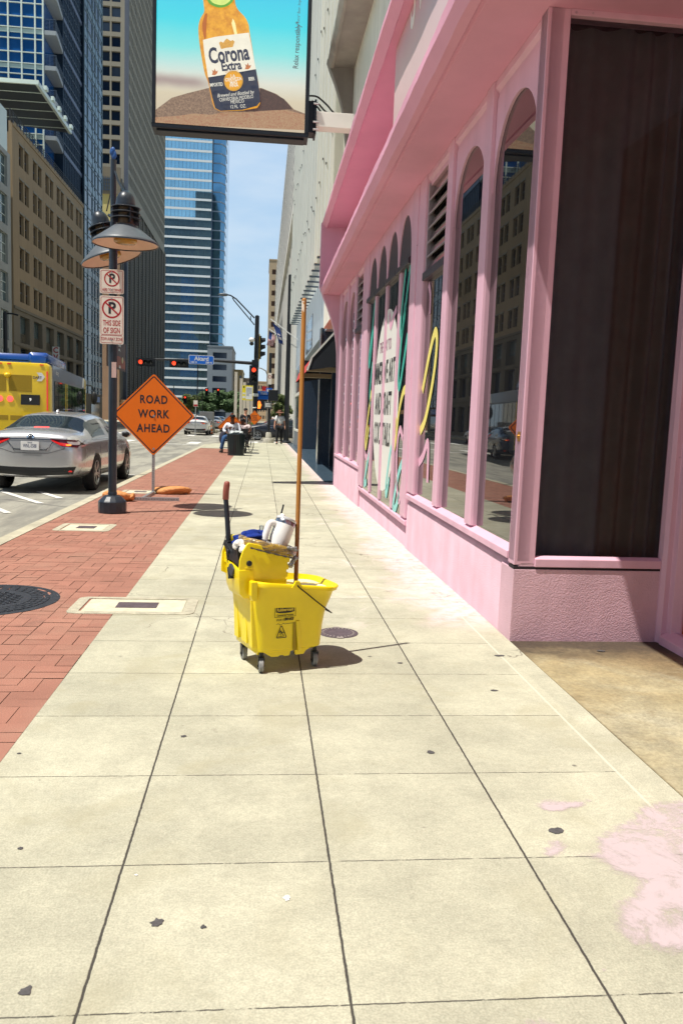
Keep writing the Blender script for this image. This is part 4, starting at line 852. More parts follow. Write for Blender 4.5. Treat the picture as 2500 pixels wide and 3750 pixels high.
nb_ = len(base); rings = []
for k in range(nb_):
    a, b = base[k]; a2, b2 = base[(k+1) % nb_]; a0_, b0_ = base[k-1]; d = Vector((a2-a0_, b2-b0_, 0)).normalized(); out_ = Vector((d.y, -d.x, 0))
    ctr = Vector((a, b, hz(a)-.012+rnd.uniform(-.0012, .0012))); r1, r2 = .021+rnd.uniform(-.001, .0015), .029+rnd.uniform(-.002, .002)
    rings.append([ctr+out_*(r1*math.cos(q))+Vector((0, 0, r2*math.sin(q))) for q in (2*math.pi*j/12 for j in range(12))])
rings.append(rings[0])
MB().loft(rings, True, False).build('rolled_rim', M_rim, lin_, smooth=80)
M_film = glass_mix('clear_film', (.82, .80, .76), .22, .08, 1.45)
mb = MB(); rr = []
for s in range(7):
    f = 1-s/7*.96; row = []
    for a, b in base:
        ca, cb = -.10, 0; x = ca+(a-ca)*f; y = cb+(b-cb)*f; row.append((x, y, hz(x)+.006+.012*math.sin(s*1.4)+.010*math.sin(x*80+y*50)*(s > 0)-.008*s*(s < 4)+rnd.uniform(-.004, .004)))
    rr.append(row)
mb.loft(rr, True, False); mb.build('film', M_film, lin_, smooth=40)
mb = MB()
for k in range(5):
    r0 = .010+.004*rnd.random(); c0 = Vector((.012-.006*k, -.135, .602-.010*k)); mb.lathe([(.001, -.012), (r0*.7, -.011), (r0*1.2, -.002), (r0, .008), (.002, .014)], 9, Matrix.Translation(c0) @ Matrix.Rotation(rnd.uniform(0, 3), 4, 'Y') @ Matrix.Rotation(rnd.uniform(0, 3), 4, 'X'))
mb.build('gathered_knot', mat('crumpled_film', (.26, .25, .24), .12, var=.5, vs=70, coat=.6), lin_)
mb = MB()
for k in range(9):
    c0 = Vector((-.03+.006*k, -.143+rnd.uniform(-.003, .003), hz(-.03+.006*k)+.014+rnd.uniform(-.006, .006))); mb.lathe([(.001, -.008), (.009, -.004), (.007, .004), (.001, .009)], 7, Matrix.Translation(c0) @ Matrix.Rotation(rnd.uniform(0, 3), 4, 'Y') @ Matrix.Rotation(rnd.uniform(0, 3), 4, 'X'))
mb.build('gathered_edge', mat('crumpled_film', (.26, .25, .24), .12, var=.5, vs=70, coat=.6), lin_)
mb = MB().tube(smoothpath([(-.245, -.150, hz(-.245)-.03), (-.15, -.152, hz(-.15)-.034), (-.05, -.152, hz(-.05)-.036), (.02, -.138, hz(.02)-.036), (.052, -.09, hz(.05)-.034)], 8), [.0035+.002*math.sin(i*1.7)+.0015*rnd.random() for i in range(33)], 6)
mb.build('bag_hem', mat('dark_hem', (.09, .075, .06), .25, var=.5, vs=60), lin_, smooth=60)
def lump(P_, r_, seed, sub=3, amp=.25, sq=(1, 1, 1), fr=9):
    bm = bmesh.new(); bmesh.ops.create_icosphere(bm, subdivisions=sub, radius=1); q = random.Random(seed)
    ph = [(q.uniform(-1, 1), q.uniform(-1, 1), q.uniform(-1, 1), q.uniform(0, 6)) for _ in range(9)]
    V = []
    for v in bm.verts:
        d = sum(math.sin((a*v.co.x+b*v.co.y+c*v.co.z)*fr*.5+e)/(1+i*.35) for i, (a, b, c, e) in enumerate(ph))*amp*.33
        w_ = v.co*(1+d); V.append((P_[0]+w_.x*r_*sq[0], P_[1]+w_.y*r_*sq[1], P_[2]+w_.z*r_*sq[2]))
    Fc = [[v.index for v in f.verts] for f in bm.faces]; bm.free(); return V, Fc
M_blue = mat('blue_cloth', (.012, .055, .42), .95, var=.35, vs=60, bump=1.0, bs=260)
bc = MB().add(*lump((-.185, .03, hz(-.18)+.012), .080, 3, 4, .55, (1.0, .7, .42), 12)).add(*lump((-.125, .03, hz(-.12)+.028), .045, 5, 4, .5, (.9, .8, .8), 12))
o = bc.build('cleaning_cloth', M_blue, smooth=80); o.location = (BK[0], BK[1], 0); o.rotation_euler = (0, 0, BA); tag(o, 'rough blue cleaning cloth bunched up in the top of the wringer', 'cloth')
wc = MB().add(*lump((-.272, -.055, .672), .036, 8, 4, .3, (.8, .95, .8), 8)).add(*lump((-.265, -.095, .655), .030, 9, 4, .3, (.8, 1, .8), 8))
o = wc.build('white_rag', mat('white_cloth', (.80, .77, .70), .95, var=.1, vs=20, bump=.4, bs=90), smooth=80); o.location = (BK[0], BK[1], 0); o.rotation_euler = (0, 0, BA); tag(o, 'small white rag tucked over the corner of the wringer', 'cloth')
# white tumbler lying tilted in the bag
M_enam = mat('white_enamel', (.83, .82, .78), .3, var=.02, coat=.3); M_stl = mat('brushed_steel', (.55, .55, .55), .22, metal=1, var=.1, vs=40)
tb = thing('tumbler', 'white tumbler with handle, steel band and black straw lying tilted in the wringer', 'tumbler', bw(-.020, .0, .682), BA)
tb.scale = (1.1, 1.1, 1.1); tb.rotation_euler = (R(-10), R(24), BA)
MB().lathe([(.034, -.10), (.038, -.09), (.042, -.03), (.050, .0), (.0505, .073), (.0505, .076)], 36).build('cup', M_enam, tb, smooth=50)
MB().lathe([(.0508, .074), (.0512, .076), (.0512, .094), (.050, .096)], 36, cap=False).build('steel_band', M_stl, tb, smooth=50)
MB().lathe([(.0505, .095), (.052, .097), (.052, .106), (.047, .109), (.001, .109)], 36, cap=False).build('lid', mat('clear_lid', (.70, .70, .70), .08, var=.05, coat=.8), tb, smooth=40)
MB().lathe([(.013, .108), (.013, .118), (.010, .121), (.001, .121)], 14, T(-.030, -.006, 0), cap=False).build('lid_cap', M_enam, tb, smooth=50)
MB().tube([(-.034, .004, .10), (-.040, .004, .168)], .0042, 10).build('straw', M_rub, tb, smooth=60)
hp = smoothpath([(-.046, .0, .060), (-.062, .0, .062), (-.076, .0, .054), (-.080, .0, .035), (-.078, 0, -.02), (-.070, .0, -.045), (-.04, .0, -.055)], 5)
MB().tube(hp, .0165, 12).build('handle', M_enam, tb, smooth=60)
bt = thing('plastic_bottle', 'clear plastic bottle neck poking up behind the white tumbler', 'bottle', bw(-.085, .10, .67), BA)
MB().lathe([(.03, -.06), (.03, .02), (.012, .055), (.0125, .075), (.001, .078)], 20).build('bottle_body', glass_mix('clear_plastic', (.85, .87, .88), .18, .05), bt, smooth=50)
# mop
mp_ = thing('mop', 'wooden mop handle standing upright in the yellow bucket, worn pale near its top', 'mop', (.203, 4.36, 0))
M_wood = bpy.data.materials.new('mop_wood'); M_wood.use_nodes = True
N = M_wood.node_tree.nodes; K = M_wood.node_tree.links.new; p = N['Principled BSDF']; t = N.new('ShaderNodeTexCoord'); V = t.outputs['Object']; spx = N.new('ShaderNodeSeparateXYZ'); K(V, spx.inputs[0])
mpz = N.new('ShaderNodeMapping'); mpz.inputs['Scale'].default_value = (90, 90, 3.5); K(V, mpz.inputs['Vector'])
c_ = mixc(N, K, rng(N, K, noise_node(N, K, mpz.outputs[0], 1, 5, .6), .3, .7, 0, 1), lin(190, 132, 56), lin(160, 104, 40))
c_ = mixc(N, K, rng(N, K, spx.outputs['Z'], .55, .95, .75, 0), c_, lin(118, 66, 30))
pz = mth(N, K, 'MULTIPLY', mth(N, K, 'MULTIPLY', rng(N, K, spx.outputs['Z'], 1.885, 1.90, 0, 1), rng(N, K, spx.outputs['Z'], 1.945, 1.955, 1, 0)), mth(N, K, 'MULTIPLY', rng(N, K, noise_node(N, K, V, 55, 3), .42, .5, 0, .9), rng(N, K, spx.outputs['X'], .004, .0, 0, 1)))
c_ = mixc(N, K, pz, c_, (.72, .62, .5)); K(c_, p.inputs['Base Color']); p.inputs['Roughness'].default_value = .42
MB().tube([(0, 0, .12), (0, 0, 1.955), (0, 0, 1.962), (0, 0, 1.966)], [.0122, .0122, .0105, .006], 16).build('handle', M_wood, mp_, smooth=50)
mb = MB()
for k in range(60):
    a = rnd.uniform(0, 6.28); r = rnd.uniform(.02, .10); mb.tube([(0, 0, .22), (r*.4*math.cos(a), r*.4*math.sin(a), .24), (r*math.cos(a), r*math.sin(a), .16), (r*1.1*math.cos(a), r*1.1*math.sin(a), .135)], .005, 5)
mb.build('mop_head', mat('mop_cotton', (.6, .58, .5), .95, var=.2), mp_)

# ================================================================== STREET LAMP
M_lamp = mat('lamp_black', (.016, .024, .036), .38, var=.25, vs=9, bump=.05, bs=60, coat=.2)
M_shade = mat('lamp_shade_grey', (.10, .115, .13), .42, var=.12, vs=10)
M_inside = mat('shade_enamel', lin(232, 196, 170), .5, var=.05, vs=8); M_lens = mat('amber_lens', lin(166, 124, 38), .25, var=.15, vs=12, ior=1.5)
lp = thing('street_lamp', 'black twin shade street lamp standing on the brick strip', 'street lamp', (-1.963, 10.93, 0))
MB().lathe([(.182, 0), (.184, .02), (.184, .150), (.174, .165), (.118, .222), (.095, .235), (.001, .235)], 14, RZ(R(12))).build('base', M_lamp, lp, bevel=.004)
MB().lathe([(.055, .2), (.053, 3.55), (.040, 3.56), (.036, 4.52), (.001, 4.52)], 24).lathe([(.060, 3.50), (.060, 3.58), (.05, 3.6)], 20, cap=False).lathe([(.06, .235), (.06, .27), (.055, .28)], 20, cap=False).build('pole', M_lamp, lp, smooth=40)
MB().add(*lump((0, 0, 4.60), .042, 4, 3, .5, (1, 1, 1.4), 8)).build('tape_wrap', mat('blue_tape', (.02, .10, .34), .5, var=.6, vs=26), lp, smooth=60)
MB().box(-.005, .055, -.062, -.056, 1.78, 1.98).build('sticker', mat('old_sticker', lin(206, 176, 168), .6, var=.15, vs=30), lp)
def lamp_head(cx, cy, cz, ang, tilt=0.):
    h = bpy.data.objects.new('lamp_head', None); C.objects.link(h); h.parent = lp; h.location = (cx, cy, cz); h.rotation_euler = (0, tilt, ang)
    sh = [(.105, .235), (.135, .222), (.17, .195), (.385, .035), (.398, .018), (.400, .004)]
    MB().lathe(sh, 48, cap=False).build('shade', M_shade, h, smooth=50)
    MB().lathe([(.398, .004), (.392, .012), (.14, .205), (.09, .215), (.001, .215)], 48, cap=False).build('shade_inside', M_inside, h, smooth=50)
    MB().lathe([(.404, -.004), (.404, .008), (.394, .008), (.394, -.004), (.404, -.004)], 48, cap=False).build('shade_rim', M_lamp, h, smooth=40)
    MB().lathe([(.135, .20), (.142, .03), (.12, .012), (.001, .006)], 32, cap=False).build('lens', M_lens, h, smooth=50)
    MB().lathe([(.108, .23), (.108, .245), (.095, .25), (.094, .46), (.001, .46)], 28, cap=False).build('throat', mat('throat_brown', lin(96, 78, 58), .5, var=.15), h, smooth=40)
    for z in (.30, .365, .43): MB().lathe([(.094, z), (.178, z-.004), (.182, z+.003), (.176, z+.010), (.094, z+.016)], 36, cap=False).build('cooling_fin', M_lamp, h, smooth=50)
    for k in range(4): MB().obox(RZ(k*math.pi/2+.3) @ T(.13, 0, .345), .076, .012, .2).build('fin_strut', M_lamp, h)
    dome = [(.122, .455), (.122, .475)]+[(.118*math.cos(a), .49+.152*math.sin(a)) for a in (i*math.pi/18 for i in range(9))]+[(.001, .643)]
    MB().lathe(dome, 32, cap=False).build('dome', M_lamp, h, smooth=60)
    return h
h1 = (.165, .02, 3.60-.02); h2 = (-.06, .40, 3.48)
lamp_head(.225, -.43, 3.40, .2, 0); lamp_head(-.10, .43, 3.37, 0, R(-17))
mb = MB(); mb.tube([(0, 0, 3.95), (.10, -.20, 3.93), (.225, -.43, 3.98)], .02, 10); mb.tube([(0, 0, 4.42), (.07, -.12, 4.24), (.20, -.38, 4.02)], .008, 6); mb.tube([(.012, .01, 4.42), (.085, -.11, 4.24), (.215, -.37, 4.02)], .008, 6)
mb.build('arm', M_lamp, lp, smooth=50)
mb = MB(); mb.tube([(0, 0, 3.90), (-.05, .2, 3.86), (-.12, .36, 3.92)], .02, 10); mb.tube([(0, 0, 4.40), (-.07, .18, 4.15), (-.16, .40, 3.98)], .008, 6)
mb.build('arm', M_lamp, lp, smooth=50)
# ---- no parking plates on the lamp post
M_sgn = mat('sign_white', lin(232, 222, 208), .45, var=.04, vs=8); M_red = mat('sign_red', lin(176, 34, 40), .45, var=.05); M_pbl = mat('sign_black', (.02, .022, .028), .5, var=0)
def outline(mb, pts, k, y):
    n = len(pts); cx = sum(a for a, _ in pts)/n; cy = sum(b for _, b in pts)/n
    def ins(i):
        p0, p1, p2 = (Vector(pts[i-1]), Vector(pts[i]), Vector(pts[(i+1) % n])); d = (p2-p0).normalized(); return p1+Vector((-d.y, d.x))*k
    Q = [ins(i) for i in range(n)]
    for i in range(n): j = (i+1) % n; mb.poly([(pts[i][0], y, pts[i][1]), (pts[j][0], y, pts[j][1]), (Q[j][0], y, Q[j][1]), (Q[i][0], y, Q[i][1])])
def disc_p(mb_red, mb_blk, cx, cz, r, y):
    n = 40
    for k in range(n):
        a0, a1 = 2*math.pi*k/n, 2*math.pi*(k+1)/n
        mb_red.poly([(cx+q*math.cos(a), y, cz+q*math.sin(a)) for q, a in ((r, a0), (r, a1), (r*.83, a1), (r*.83, a0))])
    a = R(-42); d = Vector((math.cos(a), math.sin(a))); q = Vector((-d.y, d.x))*r*.075; c0 = Vector((cx, cz))
    mb_red.poly([(v.x, y-.0008, v.y) for v in (c0-d*r*.85-q, c0+d*r*.85-q, c0+d*r*.85+q, c0-d*r*.85+q)])
    mb_blk.add(*words('P', r*1.62, T(cx+.0, y-.0003, cz-.01*r) @ FACE, .95, r*.05, .0002))
def plate_sign(zc_, h, label, fn):
    s = thing('parking_sign', label, 'sign', (-1.966, 10.858, zc_)); w2 = .152
    P0 = rrect(-w2, w2, -h/2, h/2, .022, 5)
    MB().prism(P0, lambda a, b, d: (a, d, b), 0, .003).build('plate', M_sgn, s, bevel=.0008)
    mr, mk = MB(), MB(); fn(mr, mk, h)
    mr.build('red_print', M_red, s)
    mk.build('black_print', M_pbl, s)
    for z in (h/2-.035, -h/2+.05): MB().lathe([(.011, 0), (.010, .006), (.001, .008)], 12, T(-.002, -.001, z) @ Matrix.Rotation(R(90), 4, 'X'), cap=False).build('bolt', MATS['steel'], s, smooth=40)
def f1(mr, mk, h):
    outline(mr, rrect(-.138, .138, -h/2+.013, h/2-.013, .018, 5), .0055, -.0008); disc_p(mr, mk, 0, .035, .098, -.0010)
    mr.add(*words('HERE TO CORNER', .050, T(0, -.0012, -h/2+.046) @ FACE, .58, .0006, .0002))
    mr.add(*words('NO STANDING', .013, T(0, -.0014, -.053) @ FACE, .8, .0002, .0002))
def f2(mr, mk, h):
    outline(mr, rrect(-.138, .138, -h/2+.118, h/2-.013, .018, 5), .0055, -.0008); outline(mr, rrect(-.138, .138, -h/2+.013, -h/2+.112, .018, 5), .0055, -.0008)
    disc_p(mr, mk, 0, h/2-.158, .124, -.0010)
    mr.add(*words('THIS SIDE', .098, T(0, -.0012, -.040) @ FACE, .53, .0016, .0002)); mr.add(*words('OF SIGN', .098, T(0, -.0012, -.135) @ FACE, .58, .0016, .0002)); mr.add(*words('TOW AWAY ZONE', .058, T(0, -.0012, -h/2+.062) @ FACE, .55, .0006, .0002))
plate_sign(2.998, .305, 'smaller no parking here to corner sign, upper of the two on the lamp post', f1)
plate_sign(2.513, .61, 'taller no parking this side of sign, tow away zone, lower on the lamp post', f2)

# ================================================================== ROAD WORK SIGN on its stand
M_org = mat('sign_orange', (.80, .165, .004), .42, var=.04, vs=5); M_galv = mat('galvanised', (.42, .43, .43), .42, metal=.7, var=.2, vs=26)
def diamond_sign(nm_label, loc, half, lines, size, stand=True, rz=0, th=.004, sxx=.86):
    s = thing('road_work_sign', nm_label, 'sign', loc, rz)
    r = .035*half/.68; dm = []
    for k, (cx, cz) in enumerate(((half-r*1.4, 0), (0, half-r*1.4), (-half+r*1.4, 0), (0, -half+r*1.4))): dm += arcpts(cx, cz, r, R(-45+90*k), R(45+90*k), 4)
    MB().prism(dm, lambda a, b, d: (a, d, b), 0, th).build('plate', M_org, s, bevel=.0008)
    k2 = .955; mk = MB(); dm2 = [(a*k2, b*k2) for a, b in dm]; outline(mk, dm2, half*.027, -.0010)
    for t_, z, sx in lines: mk.add(*words(t_, size, T(0, -.0012, z) @ FACE, sx, size*.028, .0002, space=1.14))
    mk.build('black_print', M_pbl, s)
    return s
rw = diamond_sign('orange diamond road work ahead sign on a galvanised post in the bricks', (-1.785, 13.60, 1.312), .672, (('ROAD', .245, .80), ('WORK', .01, .80), ('AHEAD', -.225, .80)), .185)
for z in (-.02, -.56): MB().lathe([(.020, 0), (.018, .010), (.001, .014)], 14, T(.005, -.002, z) @ Matrix.Rotation(R(90), 4, 'X'), cap=False).build('bolt', MATS['steel'], rw, smooth=40)
def perforated(mb, p0, p1, wd, hole, dark, up):
    mb.bar(p0, p1, wd, wd, up)
pm = MB(); pm.box(-.022, .022, .008, .052, -1.312, .1).build('post', M_galv, rw)
hm = MB()
for k in range(30): hm.lathe([(.007, 0), (.001, .0)], 8, T(0, .0075, -1.28+k*.036) @ Matrix.Rotation(R(90), 4, 'X'), cap=False)
hm.build('post_holes', M_pbl, rw)
mb = MB(); mb.bar((.0, .03, -1.29), (-.02, -1.02, -1.285), .045, .045); mb.build('foot_rail', M_galv, rw)
mb = MB(); mb.bar((-.16, -1.04, -1.285), (.53, -1.00, -1.285), .05, .05); mb.build('cross_rail', M_galv, rw)
mb = MB()
for k in range(16): mb.lathe([(.008, 0), (.001, 0)], 8, T(-.13+k*.042, -1.0655+k*.00244, -1.285) @ Matrix.Rotation(R(90), 4, 'X'), cap=False)
mb.build('rail_holes', M_pbl, rw)
M_bag = mat('sandbag_orange', lin(205, 140, 82), .7, var=.16, vs=12, bump=1., bs=22)
def sandbag(label, x, y, rz, sx, sy, sz, seed):
    b = thing('sandbag', label, 'sandbag', (x, y, 0), rz)
    V, Fc = lump((0, 0, 0), 1, seed, 4, .28, (sx, sy, sz), 7); V = [(a*(1.12 if abs(a) > sx*.5 else 1), c, max(0, d+sz*.72)) for a, c, d in V]
    MB().add(V, Fc).build('bag', M_bag, b, smooth=80)
    mb = MB(); mb.add(*lump((sx*1.16, 0, sz*.7), .05, seed+3, 3, .6, (.8, 1.3, 1.0), 7)); mb.build('tied_end', M_bag, b, smooth=60)
sandbag('flattened orange sandbag lying over the back rail of the road sign stand', -1.52, 13.75, R(3), .26, .17, .085, 21)
sandbag('rumpled orange sandbag at the left end of the cross rail by the lamp base', -2.17, 12.42, R(-4), .20, .15, .10, 33)
# ================================================================== VEHICLES
from mathutils.bvhtree import BVHTree
M_cglass = mat('car_glass', (.015, .022, .026), .03, var=0, ior=1.6, coat=.3); M_tire = mat('tyre_rubber', (.018, .018, .02), .8, var=.2, vs=30); M_rim = mat('alloy_rim', (.42, .43, .44), .32, metal=.85, var=.08, vs=30)
M_trim = mat('dark_trim', (.015, .016, .018), .5, var=.1); M_chrome = mat('chrome', (.72, .72, .73), .12, metal=1, var=0)
M_lamp_r = mat('tail_red', (.35, .008, .012), .12, var=.1, vs=20, coat=.6, emit=.4, ecol=(1, .03, .02)); M_lamp_dr = mat('tail_dark', (.06, .004, .008), .1, var=.1, coat=.6); M_lamp_c = mat('tail_clear', (.45, .40, .40), .1, var=.25, vs=30, coat=.6)
M_lamp_a = mat('tail_amber', (.9, .22, .01), .2, var=0, emit=1.6, ecol=(1, .25, .02)); M_lamp_b = mat('brake_lit', (.8, .05, .05), .2, var=0, emit=1.1, ecol=(1, .12, .10)); M_platew = mat('plate_white', (.74, .74, .72), .45, var=.04)
def paint(nm, c, metal=.0, rough=.3): return mat('paint_'+nm, c, rough, metal=metal, var=.03, vs=2, coat=.8)
SEDAN = dict(L=4.88, st=[ # y, halfwidth low, halfwidth belt, z under, z sill, z belt, x rail, z rail, x crown, z crown
    (-2.46, .60, .62, .42, .50, .80, .50, .92, .30, .93), (-2.42, .80, .80, .30, .42, .84, .66, 1.01, .35, 1.035), (-2.30, .885, .875, .27, .38, .90, .74, 1.07, .40, 1.10), (-2.02, .905, .90, .26, .33, .93, .78, 1.075, .42, 1.125),
    (-1.78, .91, .905, .24, .30, .945, .77, 1.08, .42, 1.14), (-1.50, .915, .905, .22, .28, .95, .715, 1.18, .42, 1.25), (-1.12, .915, .905, .20, .27, .955, .635, 1.345, .38, 1.385), (-.95, .915, .905, .20, .27, .955, .625, 1.37, .38, 1.41), (-.30, .915, .905, .20, .26, .955, .62, 1.41, .38, 1.445), (-.16, .915, .905, .20, .26, .955, .62, 1.412, .38, 1.447), (.35, .915, .905, .20, .26, .955, .62, 1.385, .38, 1.425),
    (.62, .915, .90, .20, .26, .955, .66, 1.29, .40, 1.345), (1.25, .91, .895, .20, .27, .95, .79, 1.02, .48, 1.055), (1.42, .91, .89, .20, .28, .93, .78, .985, .45, 1.02), (2.0, .89, .86, .22, .30, .82, .70, .91, .40, .94), (2.30, .82, .78, .24, .34, .70, .60, .79, .35, .82), (2.42, .66, .60, .30, .40, .60, .45, .66, .25, .68)],
    rear=(4, 6), front=(11, 12), side=[(5, 7), (7, 8), (9, 11)], axle=(-1.42, 1.40), wr=.335)
def suvify():
    S = dict(SEDAN); st = []
    for q in SEDAN['st']: st.append(q)
    S['st'] = [(-2.33, .66, .70, .42, .55, .95, .62, 1.10, .40, 1.12), (-2.27, .86, .85, .34, .46, 1.0, .74, 1.16, .42, 1.20), (-2.12, .91, .89, .32, .42, 1.04, .72, 1.28, .42, 1.36), (-1.85, .92, .90, .30, .38, 1.05, .67, 1.52, .42, 1.60), (-1.75, .92, .90, .30, .38, 1.05, .67, 1.57, .42, 1.66), (-.85, .925, .905, .28, .36, 1.05, .66, 1.64, .40, 1.70), (-.72, .925, .905, .28, .36, 1.05, .66, 1.64, .40, 1.70), (.05, .925, .905, .28, .36, 1.05, .66, 1.63, .40, 1.69), (.17, .925, .905, .28, .36, 1.05, .66, 1.62, .40, 1.68), (.55, .925, .905, .28, .36, 1.05, .68, 1.52, .40, 1.58), (1.15, .92, .90, .28, .36, 1.05, .80, 1.12, .45, 1.16), (1.3, .92, .89, .28, .36, 1.03, .78, 1.08, .45, 1.12), (1.95, .90, .87, .30, .40, .95, .70, 1.03, .4, 1.06), (2.25, .84, .80, .32, .44, .80, .6, .90, .35, .93), (2.34, .7, .66, .38, .5, .68, .5, .76, .3, .78)]
    S.update(rear=(1, 3), front=(9, 10), side=[(3, 5), (6, 7), (8, 9)], axle=(-1.40, 1.38), wr=.36); return S
def make_car(kind, name, label, cat, loc, rz, pm, detail=True, grp=None, plate=None):
    t = thing(name, label, cat, loc, rz, grp); st = kind['st']; mb = MB(); rings = []
    for (y, wl, wb, zu, zs, zb, xr, zr_, xc, zc) in st:
        h = [(0, zu), (wl*.70, zu), (wl*.97, zs), (wl, zs*.55+zb*.45), (wb*.985, zb*.93+zs*.07), (wb*.93, zb*1.0), (xr, zr_), (xc, zc), (0, zc+.012)]
        rings.append([(x, y, z) for x, z in h] + [(-x, y, z) for x, z in h[-2:0:-1]])
    mb.loft(rings)
    me = mb.mesh('body', [pm, M_cglass], None); o = bpy.data.objects.new('body', me); C.objects.link(o); o.parent = t
    # mark glass faces from their place in the loft
    n = len(rings[0]); ys_ = [s[0] for s in st]
    for f in me.polygons:
        c = f.center; top = [v for v in f.vertices]
        zs_ = [me.vertices[v].co for v in f.vertices]; ymin, ymax = min(v.y for v in zs_), max(v.y for v in zs_)
        k = next((i for i in range(len(ys_)-1) if abs(ys_[i]-ymin) < 1e-4 and abs(ys_[i+1]-ymax) < 1e-4), None)
        if k is None: continue
        s0 = st[k]; inner = all(abs(v.x) < max(st[k][6], st[k+1][6])+.002 and v.z > min(st[k][7], st[k+1][7])-.002 for v in zs_)
        sidef = all(v.z > min(s0[5], st[k+1][5])-.002 for v in zs_) and not inner
        if inner and (kind['rear'][0] <= k < kind['rear'][1] or kind['front'][0] <= k < kind['front'][1]): f.material_index = 1
        if sidef and any(a <= k < b for a, b in kind['side']): f.material_index = 1
    o.modifiers.new('s', 'SUBSURF').levels = 2; o.modifiers['s'].render_levels = 2
    cut = None
    if detail:
        cb = MB()
        for ay in kind['axle']:
            for s in (-1, 1): cb.cyl((s*.62, ay, kind['wr']), (s*1.1, ay, kind['wr']), kind['wr']+.045, seg=28)
        cut = bpy.data.objects.new('cut', cb.mesh('cut', M_trim)); C.objects.link(cut); cut.parent = t
        b = o.modifiers.new('b', 'BOOLEAN'); b.object = cut; b.operation = 'DIFFERENCE'; b.solver = 'EXACT'
    baked(o)
    if cut: bpy.data.objects.remove(cut)
    me = o.data; bm = bmesh.new(); bm.from_mesh(me); bvh = BVHTree.FromBMesh(bm)
    gl = bm.copy(); bmesh.ops.delete(gl, geom=[f for f in gl.faces if f.material_index != 1], context='FACES')
    bmesh.ops.delete(bm, geom=[f for f in bm.faces if f.material_index == 1], context='FACES'); bm.to_mesh(me); bm.free()
    me.shade_smooth(); me.set_sharp_from_angle(angle=R(50))
    g2 = bpy.data.meshes.new('windows'); gl.to_mesh(g2); gl.free(); g2.shade_smooth()
    for m_ in (pm, M_cglass): g2.materials.append(m_)
    if False: pass
    og = bpy.data.objects.new('windows', g2); C.objects.link(og); og.parent = t
    def strip(nm, top, bot, m, axis, off=.006, nx=10, nz=3, par=None):
        mb = MB(); V = []
        for i in range(nx+1):
            fr = i/nx*(len(top)-1); k = min(int(fr), len(top)-2); q = fr-k
            a = Vector(top[k]).lerp(Vector(top[k+1]), q); fr2 = i/nx*(len(bot)-1); k2 = min(int(fr2), len(bot)-2); b = Vector(bot[k2]).lerp(Vector(bot[k2+1]), fr2-k2)
            for j in range(nz+1):
                p_ = a.lerp(b, j/nz)
                if axis == 'rear': org, d = Vector((p_.x, -6, p_.y)), Vector((0, 1, 0))
                elif axis == 'front': org, d = Vector((p_.x, 6, p_.y)), Vector((0, -1, 0))
                elif axis == 'right': org, d = Vector((4, p_.x, p_.y)), Vector((-1, 0, 0))
                else: org, d = Vector((-4, p_.x, p_.y)), Vector((1, 0, 0))
                hit = bvh.ray_cast(org, d); hp_ = hit[0] if hit[0] else org+d*3.7; V.append(hp_-d*off)
        mb.add(V, [(i*(nz+1)+j, (i+1)*(nz+1)+j, (i+1)*(nz+1)+j+1, i*(nz+1)+j+1) for i in range(nx) for j in range(nz)])
        return mb.build(nm, m, par or t, smooth=60)
    wrr = kind['wr']
    for ay in kind['axle']:
        for s in (-1, 1):
            w_ = bpy.data.objects.new('wheel', None); C.objects.link(w_); w_.parent = t; w_.location = (s*.80, ay, wrr); w_.rotation_euler = (0, R(90)*s, 0)
            MB().lathe([(wrr*.68, -.10), (wrr*.93, -.10), (wrr, -.07), (wrr, .07), (wrr*.94, .10), (wrr*.70, .105), (wrr*.68, .09)], 32, cap=False).build('tyre', M_tire, w_, smooth=45)
            mb = MB().lathe([(wrr*.70, .10), (wrr*.66, .095), (wrr*.62, .04), (wrr*.2, .03), (.001, .03)], 28, cap=False); mb.build('rim_dish', M_trim, w_, smooth=40)
            mb = MB().lathe([(wrr*.70, .102), (wrr*.64, .104), (wrr*.62, .085)], 28, cap=False).lathe([(.055, .05), (.05, .092), (.001, .094)], 12, cap=False)
            for k in range(10):
                a = 2*math.pi*(k//2)/5+(.17 if k % 2 else -.17); c_, s_ = math.cos(a), math.sin(a)
                mb.bar((.04*c_, .04*s_, .082), (wrr*.64*c_, wrr*.64*s_, .096), .026, .016)
            mb.build('rim', M_rim, w_, smooth=35)
    zb = st[2][5]; 
    if kind is SEDAN:
        TLz = .90
        for s in (-1, 1):
            strip('tail_light', [(s*.34, .975), (s*.60, .97), (s*.89, .955)], [(s*.38, .93), (s*.54, .845), (s*.85, .83)], M_lamp_dr, 'rear', .010)
            strip('tail_light_red', [(s*.35, .960), (s*.50, .915), (s*.68, .895)], [(s*.38, .932), (s*.52, .862), (s*.66, .845)], M_lamp_r, 'rear', .016, 8, 2)
            strip('tail_light_clear', [(s*.62, .935), (s*.80, .925)], [(s*.66, .882), (s*.82, .878)], M_lamp_c, 'rear', .016, 6, 2)
            strip('turn_lamp', [(s*.61, .884), (s*.70, .884)], [(s*.62, .862), (s*.69, .862)], M_lamp_a, 'rear', .020, 4, 2)
            strip('reflector', [(s*.52, .43), (s*.74, .425)], [(s*.54, .40), (s*.70, .398)], M_lamp_r, 'rear', .006, 4, 2)
            strip('headlight', [(s*.45, .72), (s*.74, .76)], [(s*.45, .64), (s*.76, .68)], M_lamp_c, 'front', .01, 6, 3)
        strip('chrome_strip', [(-.37, .965), (0, .972), (.37, .965)], [(-.37, .948), (0, .952), (.37, .948)], M_chrome, 'rear', .014, 12, 1)
        strip('trunk_recess', [(-.38, .94), (.38, .94)], [(-.30, .765), (.30, .765)], pm, 'rear', .004, 10, 3)
